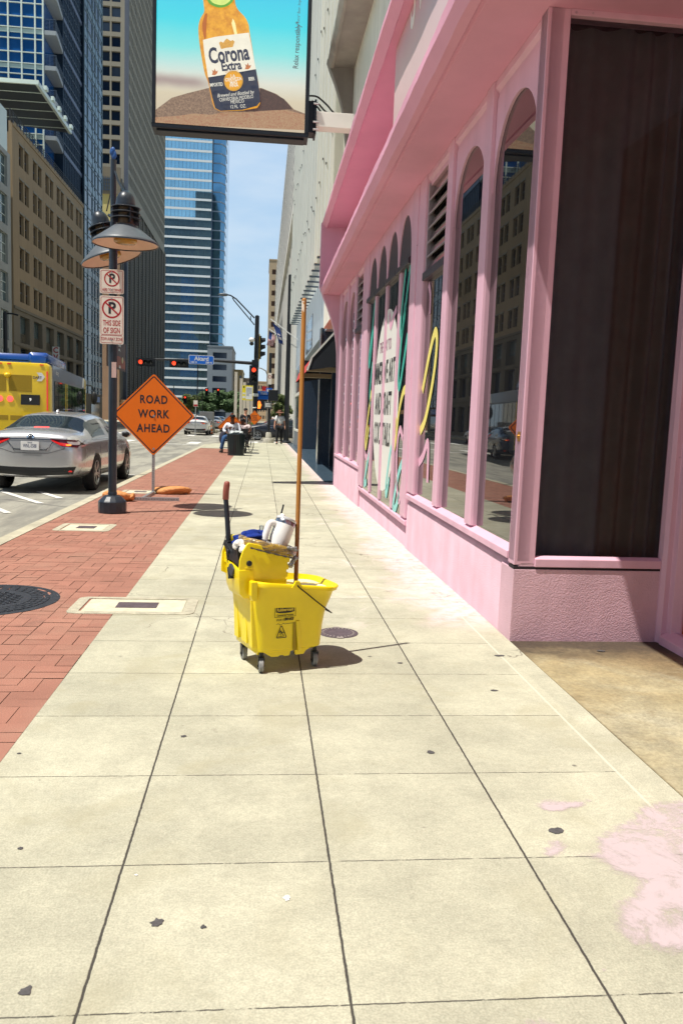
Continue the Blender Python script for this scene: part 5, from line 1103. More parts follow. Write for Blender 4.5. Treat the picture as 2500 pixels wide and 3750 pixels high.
        strip('chrome_lip', [(-.40, .92), (-.28, .768), (0, .76), (.28, .768), (.40, .92)], [(-.385, .92), (-.275, .79), (0, .78), (.275, .79), (.385, .92)], M_chrome, 'rear', .010, 24, 1)
        strip('bumper_trim', [(-.86, .50), (-.4, .47), (0, .465), (.4, .47), (.86, .50)], [(-.78, .36), (0, .31), (.78, .36)], M_trim, 'rear', .008, 18, 4)
        strip('trunk_seam', [(-.62, .99), (-.58, .80), (-.3, .715), (0, .712), (.3, .715), (.58, .80), (.62, .99)], [(-.613, .99), (-.572, .806), (-.3, .722), (0, .719), (.3, .722), (.572, .806), (.613, .99)], M_trim, 'rear', .003, 36, 1)
        strip('high_brake_light', [(-.13, 1.17), (.13, 1.17)], [(-.13, 1.15), (.13, 1.15)], M_lamp_b, 'rear', .004, 6, 1)
        if detail:
            for side, s in (('right', 1), ('left', -1)):
                for y in (-.23, -1.12, .85): strip('door_seam', [(y, .90), (y+(.03 if y > 0 else 0), .40)], [(y+.012, .90), (y+.012+(.03 if y > 0 else 0), .40)], M_trim, side, .003, 10, 1)
                strip('sill_seam', [(-1.0, .37), (1.0, .37)], [(-1.0, .355), (1.0, .355)], M_trim, side, .003, 10, 1)
                for y in (-.42, .52):
                    strip('door_handle', [(y-.10, .845), (y+.10, .845)], [(y-.10, .82), (y+.10, .82)], M_chrome, side, .02, 4, 2)
                strip('window_line', [(-1.55, .972), (.9, .972), (1.2, .972)], [(-1.55, .955), (.9, .955), (1.2, .955)], M_chrome, side, .008, 16, 1)
                mb = MB().add(*lump((s*1.0, .78, 1.02), .1, 4, 3, .1, (1.0, .7, .72), 3)); mb.build('door_mirror', pm, t, smooth=60); MB().add(*lump((s*1.0, .735, 1.02), .085, 4, 3, .05, (.95, .5, .68), 3)).build('mirror_glass', M_trim, t, smooth=60)
            MB().lathe([(.06, 0), (.058, .008), (.03, .012)], 24, T(0, -2.435, 1.0) @ Matrix.Rotation(R(78), 4, 'X') @ Matrix.Diagonal((1.15, .8, 1, 1)), cap=False).lathe([(.03, 0), (.028, .012), (.012, .012), (.010, 0)], 20, T(0, -2.437, 1.0) @ Matrix.Rotation(R(78), 4, 'X') @ Matrix.Diagonal((.6, .9, 1, 1)), cap=False).build('emblem', M_chrome, t, smooth=40)
            MB().prism([(-.09, 0), (.05, 0), (.06, .012), (.02, .055), (-.0, .06)], lambda a, b, d: (d, -.75-a, 1.432+b), -.018, .018).build('aerial_fin', pm, t, bevel=.006, smooth=40)
            mb = MB()
            for x in (-.38, .38): mb.cyl((x-.08 if x > 0 else x, -2.36, .335), (x-.08 if x > 0 else x, -2.2, .335), .036, seg=14)
            mb.build('exhaust', M_chrome, t, smooth=40)
            MB().prism(rrect(-.155, .155, -.078, .078, .012, 4), lambda a, b, d: (a, d, b+.845), -2.478, -2.468).build('licence_plate', M_platew, t)
            pl = MB().add(*words('TEXAS', .034, T(0, -2.4785, .895) @ FACE, .85, .0006, .0002)); pl.add(*words(plate or '', .088, T(0, -2.4785, .838) @ FACE, .56, .0014, .0002)); pl.build('plate_lettering', mat('plate_ink', (.03, .05, .12), .5, var=0), t)
            mb = MB(); mb.tube([(-.40, -1.0, 1.02), (-.40, -1.02, 1.24)], .13, 10); mb.tube([(.40, -1.0, 1.02), (.40, -1.02, 1.24)], .13, 10); mb.tube([(.40, -.1, 1.0), (.40, -.14, 1.24)], .13, 10); mb.tube([(-.40, -.1, 1.0), (-.40, -.14, 1.24)], .13, 10); mb.box(-.68, .68, -1.35, -1.1, .98, 1.04)
            mb.build('seats', mat('seat_cloth', (.03, .03, .032), .9), t, smooth=50)
    else:
        for s in (-1, 1):
            strip('tail_light', [(s*.52, 1.10), (s*.86, 1.12)], [(s*.55, .96), (s*.88, .98)], M_lamp_r, 'rear', .012, 8, 3); strip('headlight', [(s*.45, .82), (s*.78, .86)], [(s*.45, .74), (s*.78, .76)], M_lamp_c, 'front', .01, 6, 3)
        strip('bumper_trim', [(-.84, .55), (.84, .55)], [(-.80, .40), (.80, .40)], M_trim, 'rear', .008, 12, 3)
        MB().prism(rrect(-.155, .155, -.078, .078, .012, 4), lambda a, b, d: (a, d, b+.88), -2.34, -2.33).build('licence_plate', M_platew, t)
        strip('high_brake_light', [(-.2, 1.60), (.2, 1.60)], [(-.2, 1.575), (.2, 1.575)], M_lamp_b, 'rear', .006, 6, 1)
    return t
M_silver = paint('silver', (.60, .60, .60), .6, .26)
car0 = make_car(SEDAN, 'sedan_car', 'silver sedan with Texas plate stopped at the kerb behind the lamp post', 'car', (-3.93, 17.0, ROAD), R(-2.0), M_silver, True, None, 'WNL-5588')
sv = bpy.data.objects
car1 = make_car(SEDAN, 'sedan_car', 'plain dark family sedan', 'car', (0, 0, ROAD), 0, paint('black', (.012, .014, .02)), True, None, '')
SUV = suvify(); suv0 = make_car(SUV, 'suv_car', 'black SUV', 'car', (0, 0, ROAD), 0, paint('dark', (.02, .022, .028)), True)
def recolor(root, old, new):
    for o in [root]+list(root.children_recursive):
        if o.type == 'MESH':
            for q in o.material_slots:
                if q.material and q.material.name.startswith('paint_'): q.link = 'OBJECT'; q.material = new
used_c = set()
def park(src, x, y, rz, label, pm=None, grp='cars in traffic on the avenue', z=ROAD):
    o = src if src.name not in used_c else copy_tree(src); used_c.add(src.name)
    o.location = (x, y, z); o.rotation_euler = (0, 0, rz); o['label'] = label; o['group'] = grp
    if pm: recolor(o, [s.material for s in o.children if s.name.startswith('body')][0:1] and next(c for c in o.children if c.name.startswith('body')).material_slots[0].material if False else (car1p if src is car1 else suvp), pm)
    return o
car1p, suvp = MATS['paint_black'], MATS['paint_dark']
vx = park(suv0, -4.47, 9.50, R(15), 'large dark SUV just outside the picture whose shadow reaches the left edge')
park(car1, -8.45, 36.2, R(4), 'dark blue sedan half hidden behind the orange road work sign', paint('navy', (.02, .04, .08)))
def cpx(u, y): return px(u, 1600, y).x
park(car1, 1.10, 53.6, R(90), 'black sedan crossing the street from right to left behind the walking man', paint('ink', (.010, .012, .02)))
park(car1, -4.98, 63.8, R(0), 'white sedan ahead in the lane beyond the crossing, first in its row', paint('white', (.74, .73, .70)))
park(car1, -5.15, 72.0, R(0), 'dark grey sedan just behind the white one beyond the crossing', paint('graphite', (.05, .055, .06)))
park(car1, -4.75, 80.0, R(0), 'light silver sedan in the row beyond the crossing next to the concrete box', paint('pale_silver', (.42, .43, .44), .5))
park(car1, -5.1, 97, R(0), 'blue sedan far down the row of traffic', paint('blue', (.03, .09, .20)))
park(suv0, -9.2, 92.0, R(0), 'black SUV with lit tail lamps in the far left lane', None)
park(suv0, -7.6, 104.0, R(0), 'white SUV far ahead beside the black one', paint('white', (.74, .73, .70)))
park(suv0, -12.6, 97.0, R(0), 'dark red SUV far down the avenue at the left', paint('maroon', (.16, .015, .02)))
park(car1, -14.2, 60, R(0), 'silver sedan on the far side of the avenue beyond the bus', paint('pale_silver', (.42, .43, .44), .5))
# ---- bus
M_by = mat('bus_yellow', (.82, .56, .01), .35, var=.06, vs=1.5, coat=.4); M_bb = mat('bus_blue', (.010, .065, .30), .25, var=.06, vs=2, coat=.6); M_bg = mat('bus_slate', (.045, .07, .11), .4, var=.12, vs=3); M_bgr = mat('bus_grille', (.34, .22, .008), .6, var=.2, vs=40)
bus = thing('city_bus', 'yellow and blue city bus in the left lane, seen from behind', 'bus', (-8.38, 28.0, ROAD), R(6.5))
W2, BL, HB = 1.29, 12.2, 3.02
Bq = lambda mb, nm, m, **k: mb.build(nm, m, bus, **k)
def busring(y, ins, z0=.32): return [(a, y, b) for a, b in rrect(-W2+ins, W2-ins, z0, HB-ins, .16-ins*.5, 5)]
Bq(MB().loft([busring(-.02, .10), busring(.0, .03), busring(.10, 0), busring(.45, 0)], True, True), 'rear_shell', M_by, smooth=35)
Bq(MB().loft([busring(.452, .002), busring(BL-.9, .002)], True, False), 'side_shell', M_bg, smooth=35)
Bq(MB().loft([busring(BL-.9, 0), busring(BL-.2, 0), busring(BL, .10)], True, True), 'front_shell', M_by, smooth=35)
for s in (-1, 1):
    xo = s*(W2+.006)
    Bq(MB().prism([(.5, 2.55), (BL-2.0, 2.55), (BL-1.7, 3.0), (.5, 3.0)], lambda a, b, d: (d, a, b), xo-.006*s, xo), 'blue_band', mat('bus_blue_side', (.02, .055, .14), .35, var=.1, vs=2, coat=.3))
    Bq(MB().prism([(BL-2.0, 2.56), (BL-1.35, 2.56), (BL-1.1, 3.0), (BL-1.7, 3.0)], lambda a, b, d: (d, a, b), xo-.006*s, xo+.001*s), 'white_chevron', M_platew)
    ywin = [(1.0, 1.9), (2.0, 2.9), (3.0, 3.85), (4.55, 5.2), (5.3, 6.1), (6.2, 7.0), (7.1, 8.1), (8.2, 9.1), (9.2, 10.1)]
    for a, b in ywin: Bq(MB().box(min(xo, xo+.012*s), max(xo, xo+.012*s), a, b, 1.25, 2.48), 'window', M_cglass)
    Bq(MB().box(min(xo, xo+.02*s), max(xo, xo+.02*s), 3.95, 4.05, .5, 2.5).box(min(xo, xo+.02*s), max(xo, xo+.02*s), 4.38, 4.48, .5, 2.5), 'door_frame', M_by)
    Bq(MB().box(min(xo, xo+.012*s), max(xo, xo+.012*s), 4.06, 4.37, .5, 2.48), 'door', M_cglass)
    Bq(MB().box(min(xo, xo+.02*s), max(xo, xo+.02*s), 10.3, 11.4, .5, 2.5), 'door', M_cglass)
    for y in (2.6, 9.3): Bq(MB().cyl((s*.95, y, .48), (s*(W2+.02), y, .48), .48, seg=26), 'wheel', M_tire, smooth=40)
    mm_ = MB().tube([(s*(W2-.1), BL-.1, 2.75), (s*(W2+.25), BL+.15, 2.70), (s*(W2+.36), BL+.12, 2.4)], .03, 6); mm_.add(*lump((s*(W2+.36), BL+.10, 2.1), .2, 5, 3, .1, (.75, .5, 1.6), 3)); Bq(mm_, 'mirror', M_trim, smooth=60)
yb = -.024
def rp(x0, x1, z0, z1, m, nm, t=.012, b=.006): return Bq(MB().box(x0, x1, yb-t, yb+.02, z0, z1), nm, m, bevel=b)
rp(-.95, -.10, 2.05, 2.60, M_bgr, 'vent_grille', .004); rp(-.02, .70, 2.05, 2.60, M_bgr, 'vent_grille', .004)
rp(-.95, -.40, 1.66, 1.92, M_bgr, 'vent_grille', .004); rp(-.9, -.05, 1.10, 1.26, M_bgr, 'vent_grille', .004); rp(.02, .42, 1.10, 1.26, M_bgr, 'vent_grille', .004)
for x in (-.30, .02): Bq(MB().lathe([(.10, 0), (.095, .02), (.001, .03)], 22, T(x, yb, 1.80) @ Matrix.Rotation(R(90), 4, 'X'), cap=False), 'stop_lamp', M_lamp_b, smooth=40)
rp(.36, .96, 1.62, 1.96, M_trim, 'number_display', .03); Bq(MB().add(*words('9', .14, T(.66, yb-.031, 1.79) @ FACE, 1, .002)), 'display_digit', mat('led_white', (.8, .8, .78), .5, var=0, emit=.6))
rp(.46, .86, 1.06, 1.24, M_platew, 'licence_plate', .01)
Bq(MB().box(1.17, 1.215, yb-.012, yb+.05, 1.45, 2.75), 'red_strip', M_lamp_r)
Bq(MB().add(*lump((-.05, yb-.06, 2.58), .10, 3, 3, .08, (1.1, .9, .8), 3)), 'rear_camera', M_by, smooth=60)
for x in (-.55, -.28, 0, 1.02): rp(x-.06, x+.06, 2.945, 2.975, M_lamp_r, 'marker_lamp', .02, .004)
Bq(MB().poly([(.86, yb-.006, 2.70), (1.02, yb-.006, 2.70), (1.12, yb-.006, 2.56), (1.02, yb-.006, 2.42), (.86, yb-.006, 2.42), (.95, yb-.006, 2.56)]), 'arrow_logo', M_platew)
Bq(MB().add(*words('DART', .115, T(.88, yb-.008, 2.53) @ FACE, .95, .003)), 'logo_lettering', mat('logo_navy', (.01, .03, .12), .4, var=0))
Bq(MB().cyl((1.10, yb-.03, 1.12), (1.10, yb+.03, 1.12), .09, seg=18), 'turn_lamp', mat('amber_dark', (.30, .10, .01), .3, var=.1), smooth=40)
rp(-1.27, 1.27, .36, .58, M_platew, 'bumper', .06); 
mb = MB()
for k in range(12): x = -1.2+k*.2; mb.poly([(x, yb-.062, .40), (x+.09, yb-.062, .40), (x+.15, yb-.062, .47), (x+.09, yb-.062, .54), (x, yb-.062, .54), (x+.06, yb-.062, .47)])
Bq(mb, 'bumper_chevrons', M_lamp_r)
mb = MB(); mb.loft([[(a, y, b) for a, b in rrect(-1.1+i, 1.1-i, 3.0, 3.34-j, .12, 4)] for y, i, j in ((.35, .1, .14), (.45, .02, .02), (2.2, .0, .0), (4.7, .02, .02), (4.9, .1, .14))]); Bq(mb, 'roof_unit', M_bb, smooth=40)
mb = MB(); mb.loft([[(a, y, b) for a, b in rrect(.55+i, 1.2-i, 3.0, 3.38-j, .10, 4)] for y, i, j in ((.2, .08, .1), (.3, .0, .0), (5.0, .0, .0), (5.6, .04, .3))]); mb.loft([[(a, y, b) for a, b in rrect(-1.2+i, -.55-i, 3.0, 3.32-j, .10, 4)] for y, i, j in ((.2, .08, .1), (.3, .0, .0), (5.0, .0, .0), (5.6, .04, .3))]); Bq(mb, 'roof_fairing', M_bb, smooth=40)
Bq(MB().add(*words('dart.org', .22, T(W2+.009, 1.7, 2.78) @ EAST, .9, .002)), 'side_lettering', M_platew)
# ---- motorcycle in front of the bus
mt = thing('motorcycle', 'dark motorcycle with clear windscreen waiting beside the bus front', 'motorcycle', (-6.25, 24.4, ROAD), R(2))
mb = MB()
for y in (-.72, .72): mb.lathe([(.24, -.06), (.31, -.06), (.325, 0), (.31, .06), (.24, .06)], 26, T(0, y, .325) @ Matrix.Rotation(R(90), 4, 'Y'), cap=False)
mb.build('wheel', M_tire, mt, smooth=45)
MB().tube(smoothpath([(0, -.95, .62), (0, -.7, .78), (0, -.2, .80), (0, .2, .95), (0, .45, .9), (0, .62, .6)], 4), [.05, .1, .12, .13, .14, .15, .15, .15, .16, .16, .16, .17, .17, .16, .16, .16, .14, .12, .1, .08, .06], 10).box(-.2, .2, -.25, .35, .3, .62).build('body', paint('ink', (.01, .01, .02)), mt, smooth=50)
mb = MB(); mb.loft([[(x, .50+.2*(1-(x/.26)**2), .98) for x in (-.26, -.15, 0, .15, .26)], [(x*.75, .35+.15*(1-(x/.26)**2), 1.42) for x in (-.26, -.15, 0, .15, .26)]], False, False); mb.build('windscreen', glass_mix('screen_plastic', (.8, .85, .9), .25, .05), mt, smooth=60)
MB().tube([(-.42, .22, 1.08), (-.2, .40, 1.02), (.2, .40, 1.02), (.42, .22, 1.08)], .02, 8).build('handlebar', M_chrome, mt, smooth=50)
# ================================================================== BUILDINGS
def gmat(nm, c, rough=.05, metal=.0, ior=1.6, var=.25, vs=.35): return mat(nm, c, rough, metal=metal, ior=ior, var=var, vs=vs)
M_win = gmat('dark_window', (.012, .014, .016), .06); M_winb = gmat('navy_window', (.010, .022, .05), .08); M_blueg = gmat('sky_tinted_glass', (.012, .085, .27), .04, ior=1.45); M_slateg = gmat('slate_glass', (.018, .034, .058), .10, ior=1.4, var=.5, vs=.5)  # M_blueg: the blue sky reflection is put into the base colour
M_towerg = gmat('tower_glass', (.34, .58, .70), .03, metal=.9, var=.15, vs=.2); M_greeng = gmat('green_grey_glass', (.10, .15, .16), .12, var=.4, vs=.6)
M_mull = mat('white_mullion', lin(214, 226, 216), .4, var=.04); M_dmull = mat('slate_mullion', lin(70, 86, 104), .45, var=.1); M_spand = mat('white_band', lin(206, 214, 220), .5, var=.05)
M_beige = mat('beige_stucco', lin(162, 142, 112), .85, var=.07, vs=.25, streak=.14); M_taupe = mat('taupe_stone', lin(122, 114, 98), .8, var=.08, vs=.4, streak=.1)
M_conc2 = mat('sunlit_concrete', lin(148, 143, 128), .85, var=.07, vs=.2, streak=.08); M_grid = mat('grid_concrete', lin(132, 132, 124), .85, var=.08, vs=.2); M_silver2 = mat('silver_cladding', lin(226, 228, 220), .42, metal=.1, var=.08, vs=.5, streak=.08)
M_stone = mat('white_stone', lin(236, 236, 230), .75, var=.06, vs=.3, streak=.12); M_lightb = mat('pale_blue_spandrel', lin(190, 204, 214), .35, var=.05, vs=.4)
M_granite = bpy.data.materials.new('blue_granite'); M_granite.use_nodes = True
N = M_granite.node_tree.nodes; K = M_granite.node_tree.links.new; p = N['Principled BSDF']; t = N.new('ShaderNodeTexCoord'); p.inputs['Roughness'].default_value = .22
vo = N.new('ShaderNodeTexVoronoi'); vo.inputs['Scale'].default_value = 26; K(t.outputs['Object'], vo.inputs['Vector'])
K(mixc(N, K, rng(N, K, vo.outputs['Distance'], .08, .2, .8, 0), (.020, .034, .060), (.16, .20, .25)), p.inputs['Base Color'])
for m_, c2_ in ((M_win, (.16, .14, .11)), (M_winb, (.07, .10, .15)), (M_greeng, (.22, .26, .24))):
    N = m_.node_tree.nodes; K = m_.node_tree.links.new; p = N['Principled BSDF']; oi = N.new('ShaderNodeObjectInfo'); src = p.inputs['Base Color'].links[0].from_socket
    K(mixc(N, K, rng(N, K, oi.outputs['Random'], .62, .98, 0, .75, False), src, c2_), p.inputs['Base Color'])
def grid_wall(mw, us, zs, iswin, fn, dep):
    """wall sheet with real recessed openings; returns the rectangles at the back of them"""
    W_ = []
    for i in range(len(us)-1):
        for j in range(len(zs)-1):
            a, b, c, d = us[i], us[i+1], zs[j], zs[j+1]
            if iswin(i, j):
                W_.append((a, b, c, d)); q = [(a, c), (b, c), (b, d), (a, d)]
                for k in range(4): (e, f), (g, h) = q[k], q[(k+1) % 4]; mw.poly([fn(e, f, 0), fn(g, h, 0), fn(g, h, dep), fn(e, f, dep)])
            else: mw.poly([fn(a, c, 0), fn(b, c, 0), fn(b, d, 0), fn(a, d, 0)])
    return W_
def winpart(rect, fn, dep, m, par, nm='window', frame=None, bars=(1, 1), fw=.06):
    a, b, c, d = rect; o = MB().poly([fn(a, c, dep), fn(b, c, dep), fn(b, d, dep), fn(a, d, dep)]).build(nm, m, par)
    if frame:
        mb = MB()
        def r(u0, u1, z0, z1): mb.poly([fn(u0, z0, dep-.05), fn(u1, z0, dep-.05), fn(u1, z1, dep-.05), fn(u0, z1, dep-.05)])
        for i in range(bars[0]+1): u = a+(b-a)*i/bars[0]; r(max(a, u-fw/2), min(b, u+fw/2), c, d)
        for j in range(bars[1]+1): z = c+(d-c)*j/bars[1]; r(a, b, max(c, z-fw/2), min(d, z+fw/2))
        mb.build('window_frame', frame, o)
    return o
west = lambda X: (lambda u, z, d: (X-d, u, z))          # a facade on plane x = X seen from the street (openings go away from the street)
front = lambda Y: (lambda u, z, d: (u, Y+d, z))         # a facade facing the camera
# ---- beige hotel across the street
bh = thing('hotel_building', 'beige hotel with pairs of tall dark windows and a railed roof terrace', 'building', (-22, 75, 0)); H0 = lambda x, y, z: (x+22, y-75, z)
fw_ = lambda u, z, d: (-d, u, z)
us = [0]; iswu = []
for k in range(6):
    y0 = 1.95+k*4.42
    for a, b in ((y0, y0+1.3), (y0+1.68, y0+2.98)): us += [a, b]
us.append(27.8)
zs = [10.3]; zt = []
for k in range(5): z1_ = 12.75+k*2.96; zs += [z1_-1.78, z1_]
zs += [25.9]; zs = sorted(zs)
mw = MB(); rects = grid_wall(mw, us, zs, lambda i, j: i % 2 == 1 and j % 2 == 1, fw_, .28)
mw.box(-14, -.30, 0, 27.8, 25.0, 25.9).poly([(0, 0, 0), (-14, 0, 0), (-14, 0, 25.9), (0, 0, 25.9)]); mw.box(-.0, .10, .02, 27.78, 25.55, 25.95)
mw.build('upper_wall', M_beige, bh)
for r in rects:
    o = winpart(r, fw_, .28, M_win, bh, frame=M_dmull, bars=(1, 2), fw=.07)
    MB().box(-.05, .05, r[0]-.06, r[1]+.06, r[3], r[3]+.16).build('lintel', M_conc2, o)
us = [0]
for k in range(6): y0 = 1.85+k*4.42; us += [y0, y0+3.05]
us.append(27.8); zs = [0, .4, 3.5, 4.6, 6.9, 7.35, 9.75, 10.3]
mw = MB(); rects = grid_wall(mw, us, zs, lambda i, j: i % 2 == 1 and j in (1, 3, 5), fw_, .45)
mw.box(0, .12, 0, 27.8, 10.15, 10.4).box(0, .08, 0, 27.8, 7.0, 7.2).box(0, .1, 0, 27.8, 4.0, 4.25); mw.build('lower_wall', M_taupe, bh)
for r in rects:
    o = winpart(r, fw_, .45, M_greeng if r[2] > 7 else M_slateg, bh, frame=M_dmull, bars=(2, 1), fw=.1)
    if r[2] > 7:
        mb = MB()
        for k in range(9): mb.box(-.44, -.36, r[0], r[1], r[2]+.06+k*.1, r[2]+.10+k*.1)
        mb.build('vent_grille', M_taupe, o)
mb = MB()
for k in range(29): mb.box(-.22, -.16, k*.99, k*.99+.05, 25.9, 26.95); mb.box(-.1, .12, k*.99, k*.99+.16, 25.75, 25.95)
for z in (26.1, 26.3, 26.5, 26.7, 26.93): mb.box(-.21, -.17, 0, 27.8, z, z+.035)
mb.build('terrace_railing', mat('rail_dark', (.03, .035, .04), .5, var=0), bh)
mb = MB().prism([(1.6, 29.5), (-9, 30.4), (-9, 30.6), (1.6, 29.75)], lambda a, b, d: (a, d, b), 1.5, 13.5); mb.build('terrace_canopy', mat('canopy_slate', (.035, .045, .055), .5, var=.1), bh)
mb = MB().prism([(1.62, 29.45), (1.9, 29.42), (1.9, 29.8), (1.62, 29.8)], lambda a, b, d: (a, d, b), 1.4, 13.6).box(-9, 1.9, 1.3, 1.5, 29.5, 29.85)
for k in range(5): mb.box(1.85, 2.1, 3.2+k*2.4, 3.8+k*2.4, 29.8, 30.15)
for k in range(5): mb.box(-9, 1.7, 3.2+k*2.2, 3.25+k*2.2, 29.44, 29.49)
mb.build('canopy_frame', M_mull, bh)
sgn = thing('shop_sign', 'narrow white blade sign with red letters on the hotel wall above the bus roof', 'sign', (-21.9, 87.7, 5.6))
MB().box(.0, .7, -.06, .06, 0, 2.3).build('plate', M_platew, sgn, bevel=.02)
mb = MB()
for k, ch in enumerate('CVS'): mb.add(*words(ch, .8, T(.35, -.065, 1.92-k*.72) @ FACE, .95, .02))
mb.build('lettering', M_red, sgn)
# ---- grey panelled building nearer on the left edge
gb = thing('office_block', 'pale grey panelled block with greenish glass at the left edge of the view', 'building', (-22, 40, 0))
us = [0]
for k in range(11): us += [.9+k*3.05, .9+k*3.05+2.1]
us.append(34.4); zs = [0]
for k in range(7): zs += [.8+k*3.2, .8+k*3.2+2.5]
zs.append(22.6); mw = MB(); rects = grid_wall(mw, us, zs, lambda i, j: i % 2 == 1 and j % 2 == 1, fw_, .25)
mw.poly([(0, 34.4, 0), (-14, 34.4, 0), (-14, 34.4, 22.6), (0, 34.4, 22.6)]); mw.box(-14, .0, 0, 34.4, 22.6, 22.9); mw.build('wall', mat('grey_panel', lin(160, 162, 156), .7, var=.08, vs=.5, streak=.1), gb)
for r in rects: winpart(r, fw_, .25, M_greeng, gb, frame=M_mull, bars=(2, 3), fw=.07)
MB().box(-13, -.0, 0, 33.6, 22.9, 26.2).build('penthouse', M_mull, gb)
# ---- blue glass tower: street column and set-back residential part with balconies
gt = thing('glass_tower', 'blue glass residential tower with white mullions and corner balconies above the hotel', 'building', (-22.3, 90, 0))
Ft = lambda u, z, d: (u+22.3-0, d, z)
x0, x1 = -50, -23.25; zl, zh_ = 24, 82
MB().box(x0+22.3, x1+22.3, .12, 14, zl, zh_).build('sunny_glazing', M_blueg, gt)
mb = MB(); PIT = 3.43; zb0 = 29.16
k = 0; x = x1
while x > x0:
    mb.box(x+22.3-.07, x+22.3+.07, -.06, .13, zl, zh_); x -= (.78 if k == 0 else 1.33); k += 1
for k in range(-2, 16):
    z = zb0+k*PIT
    for dz in (.18, 1.25, 2.55): mb.box(x0+22.3, x1+22.3+.08, -.05, .12, z+dz+.3, z+dz+.38)
mb.build('mullions', M_mull, gt)
mb = MB()
for k in range(-2, 16): mb.box(x0+22.3, x1+22.3, .02, .125, zb0+k*PIT+.02, zb0+k*PIT+.42)
mb.build('floor_bands', mat('pale_green_band', lin(168, 190, 186), .4, var=.05), gt)
MB().box(-.95, -.03, 4.4, 14.0, zl, zh_).build('side_glazing', M_slateg, gt)
MB().box(-3.4, -.9, 4.3, 4.5, zl, zh_).build('balcony_backwall', mat('dark_brown_wall', (.02, .017, .015), .8), gt)
for k in range(0, 16):
    z = zb0+k*PIT; b = bpy.data.objects.new('balcony', None); C.objects.link(b); b.parent = gt
    MB().prism([(-.95, 0), (.36, 0), (.36, .7), (.0, 4.4), (-.95, 4.4)], lambda a, c, d: (a, c, d), z, z+.42).build('balcony_slab', mat('balcony_grey', lin(150, 158, 162), .6, var=.06), b)
    mb = MB()
    for q in range(8): mb.box(-.95, .35, .02, .05, z+.42+q*.13, z+.45+q*.13); mb.prism([(.33, 0), (.36, 0), (.03, 4.4), (.0, 4.4)], lambda a, c, d: (a, c, d), z+.42+q*.13, z+.45+q*.13)
    for xx in (-.93, -.3, .32): mb.box(xx, xx+.04, .0, .04, z+.42, z+1.5)
    mb.box(-.95, .38, .0, .06, z+1.46, z+1.52); mb.build('railing', M_dmull, b)
mb = MB()
for k in range(0, 16):
    z = zb0+k*PIT; mb.box(-.03, .05, 4.4, 14.0, z+1.2, z+1.27); mb.box(-.03, .05, 4.4, 14.0, z+2.4, z+2.46)
for y in [4.4+.8*i for i in range(13)]: mb.box(-.03, .06, y, y+.05, zl, zh_)
mb.build('side_mullions', M_dmull, gt)
mb = MB()
for k in range(0, 16): mb.box(-.03, .08, 4.4, 14.0, zb0+k*PIT, zb0+k*PIT+.42)
mb.build('side_bands', mat('lilac_band', lin(86, 98, 122), .5, var=.05), gt)
MB().box(-14, .30, 13.2, 24.0, 3.6, zh_).build('street_glazing', M_slateg, gt)
mb = MB()
for y in (13.2, 15.2, 17.9, 19.6, 21.6, 23.95): mb.box(.25, .40, y, y+.09, 3.6, zh_)
for k in range(46): mb.box(.25, .36, 13.2, 24.0, 4.0+k*PIT/2, 4.08+k*PIT/2)
mb.build('street_mullions', mat('grey_blue_mullion', lin(112, 134, 144), .4, var=.05), gt)
mb = MB()
for k in range(23): mb.box(.2, .345, 13.25, 23.95, 4.5+k*PIT, 5.2+k*PIT)
mb.build('street_bands', mat('band_glass', lin(92, 116, 126), .3, var=.25, vs=.5), gt)
MB().box(-14, .32, 13.2, 24.5, 0, 3.6).build('street_base', M_taupe, gt); MB().box(.3, .5, 17.5, 22, 2.6, 3.3).build('fascia_sign', mat('sign_blue', (.02, .12, .45), .4, var=.1), gt); MB().box(.3, .36, 17.2, 22.4, .1, 2.3).build('shopfront', M_win, gt)
# posters hung on the tower and the wall beside it
M_pst = mat('poster_brown', lin(74, 34, 20), .6, var=.25, vs=1.2); M_pst2 = mat('poster_orange', lin(150, 62, 22), .6, var=.2, vs=2)
po = thing('poster', 'tall brown chocolate coloured advertising banner partly hidden by the lamp post', 'banner', (-21.5, 115.5, 7.7))
MB().box(-.1, 0, 0, 15, 0, 4.2).build('sheet', M_pst, po); MB().poly([(.008, 2, .3), (.008, 14.5, .3), (.008, 14.5, 1.6), (.008, 9, 2.0), (.008, 2, 1.2)]).build('orange_swirl', M_pst2, po)
mb = MB(); LE = lambda y, z: T(.012, y, z) @ EAST
mb.add(*words('Ca           mond', .62, LE(7.5, 3.6), 1.55, .01)); mb.add(*words('T             eak.', .62, LE(7.5, 2.95), 1.55, .01)); mb.add(*words('T            azs', .75, LE(7.5, .5), 1.6, .02)); mb.build('lettering', M_white, po)
MB().add(*lump((.05, 11.8, 1.55), .5, 3, 3, .15, (.1, 1.5, 1), 4)).build('ice_cream', mat('cream_scoop', lin(206, 188, 150), .7), po, smooth=60)
# ---- concrete grid tower and the ribbed block below it
ct = thing('grid_tower', 'tall concrete tower with deep square windows, its side in shade', 'building', (-25.1, 150, 0))
us = [-9.0, -8.4, -6.9, -6.55, -5.05, -4.70, -3.20, -2.74, -2.60, -2.28, -.72, -.30, .0]; us = [-8.3, -7.9, -6.3, -5.95, -4.35, -4.0, -2.52, -2.25, -.75, 0.0]
zs = [40]; FL = 2.42
for k in range(26): zs += [42.9+k*FL-1.0+.62-.5, 42.9+k*FL+1.2-.5+.12]
zs = sorted(zs); zs.append(zs[-1]+2)
mw = MB(); rects = grid_wall(mw, us, zs, lambda i, j: i % 2 == 1 and j % 2 == 1, lambda u, z, d: (u, d, z), .5); mw.build('front_wall', M_conc2, ct)
for r in rects[:100]: winpart(r, lambda u, z, d: (u, d, z), .5, M_winb, ct)
rest = MB()
for r in rects[100:]: rest.poly([(r[0], .5, r[2]), (r[1], .5, r[2]), (r[1], .5, r[3]), (r[0], .5, r[3])])
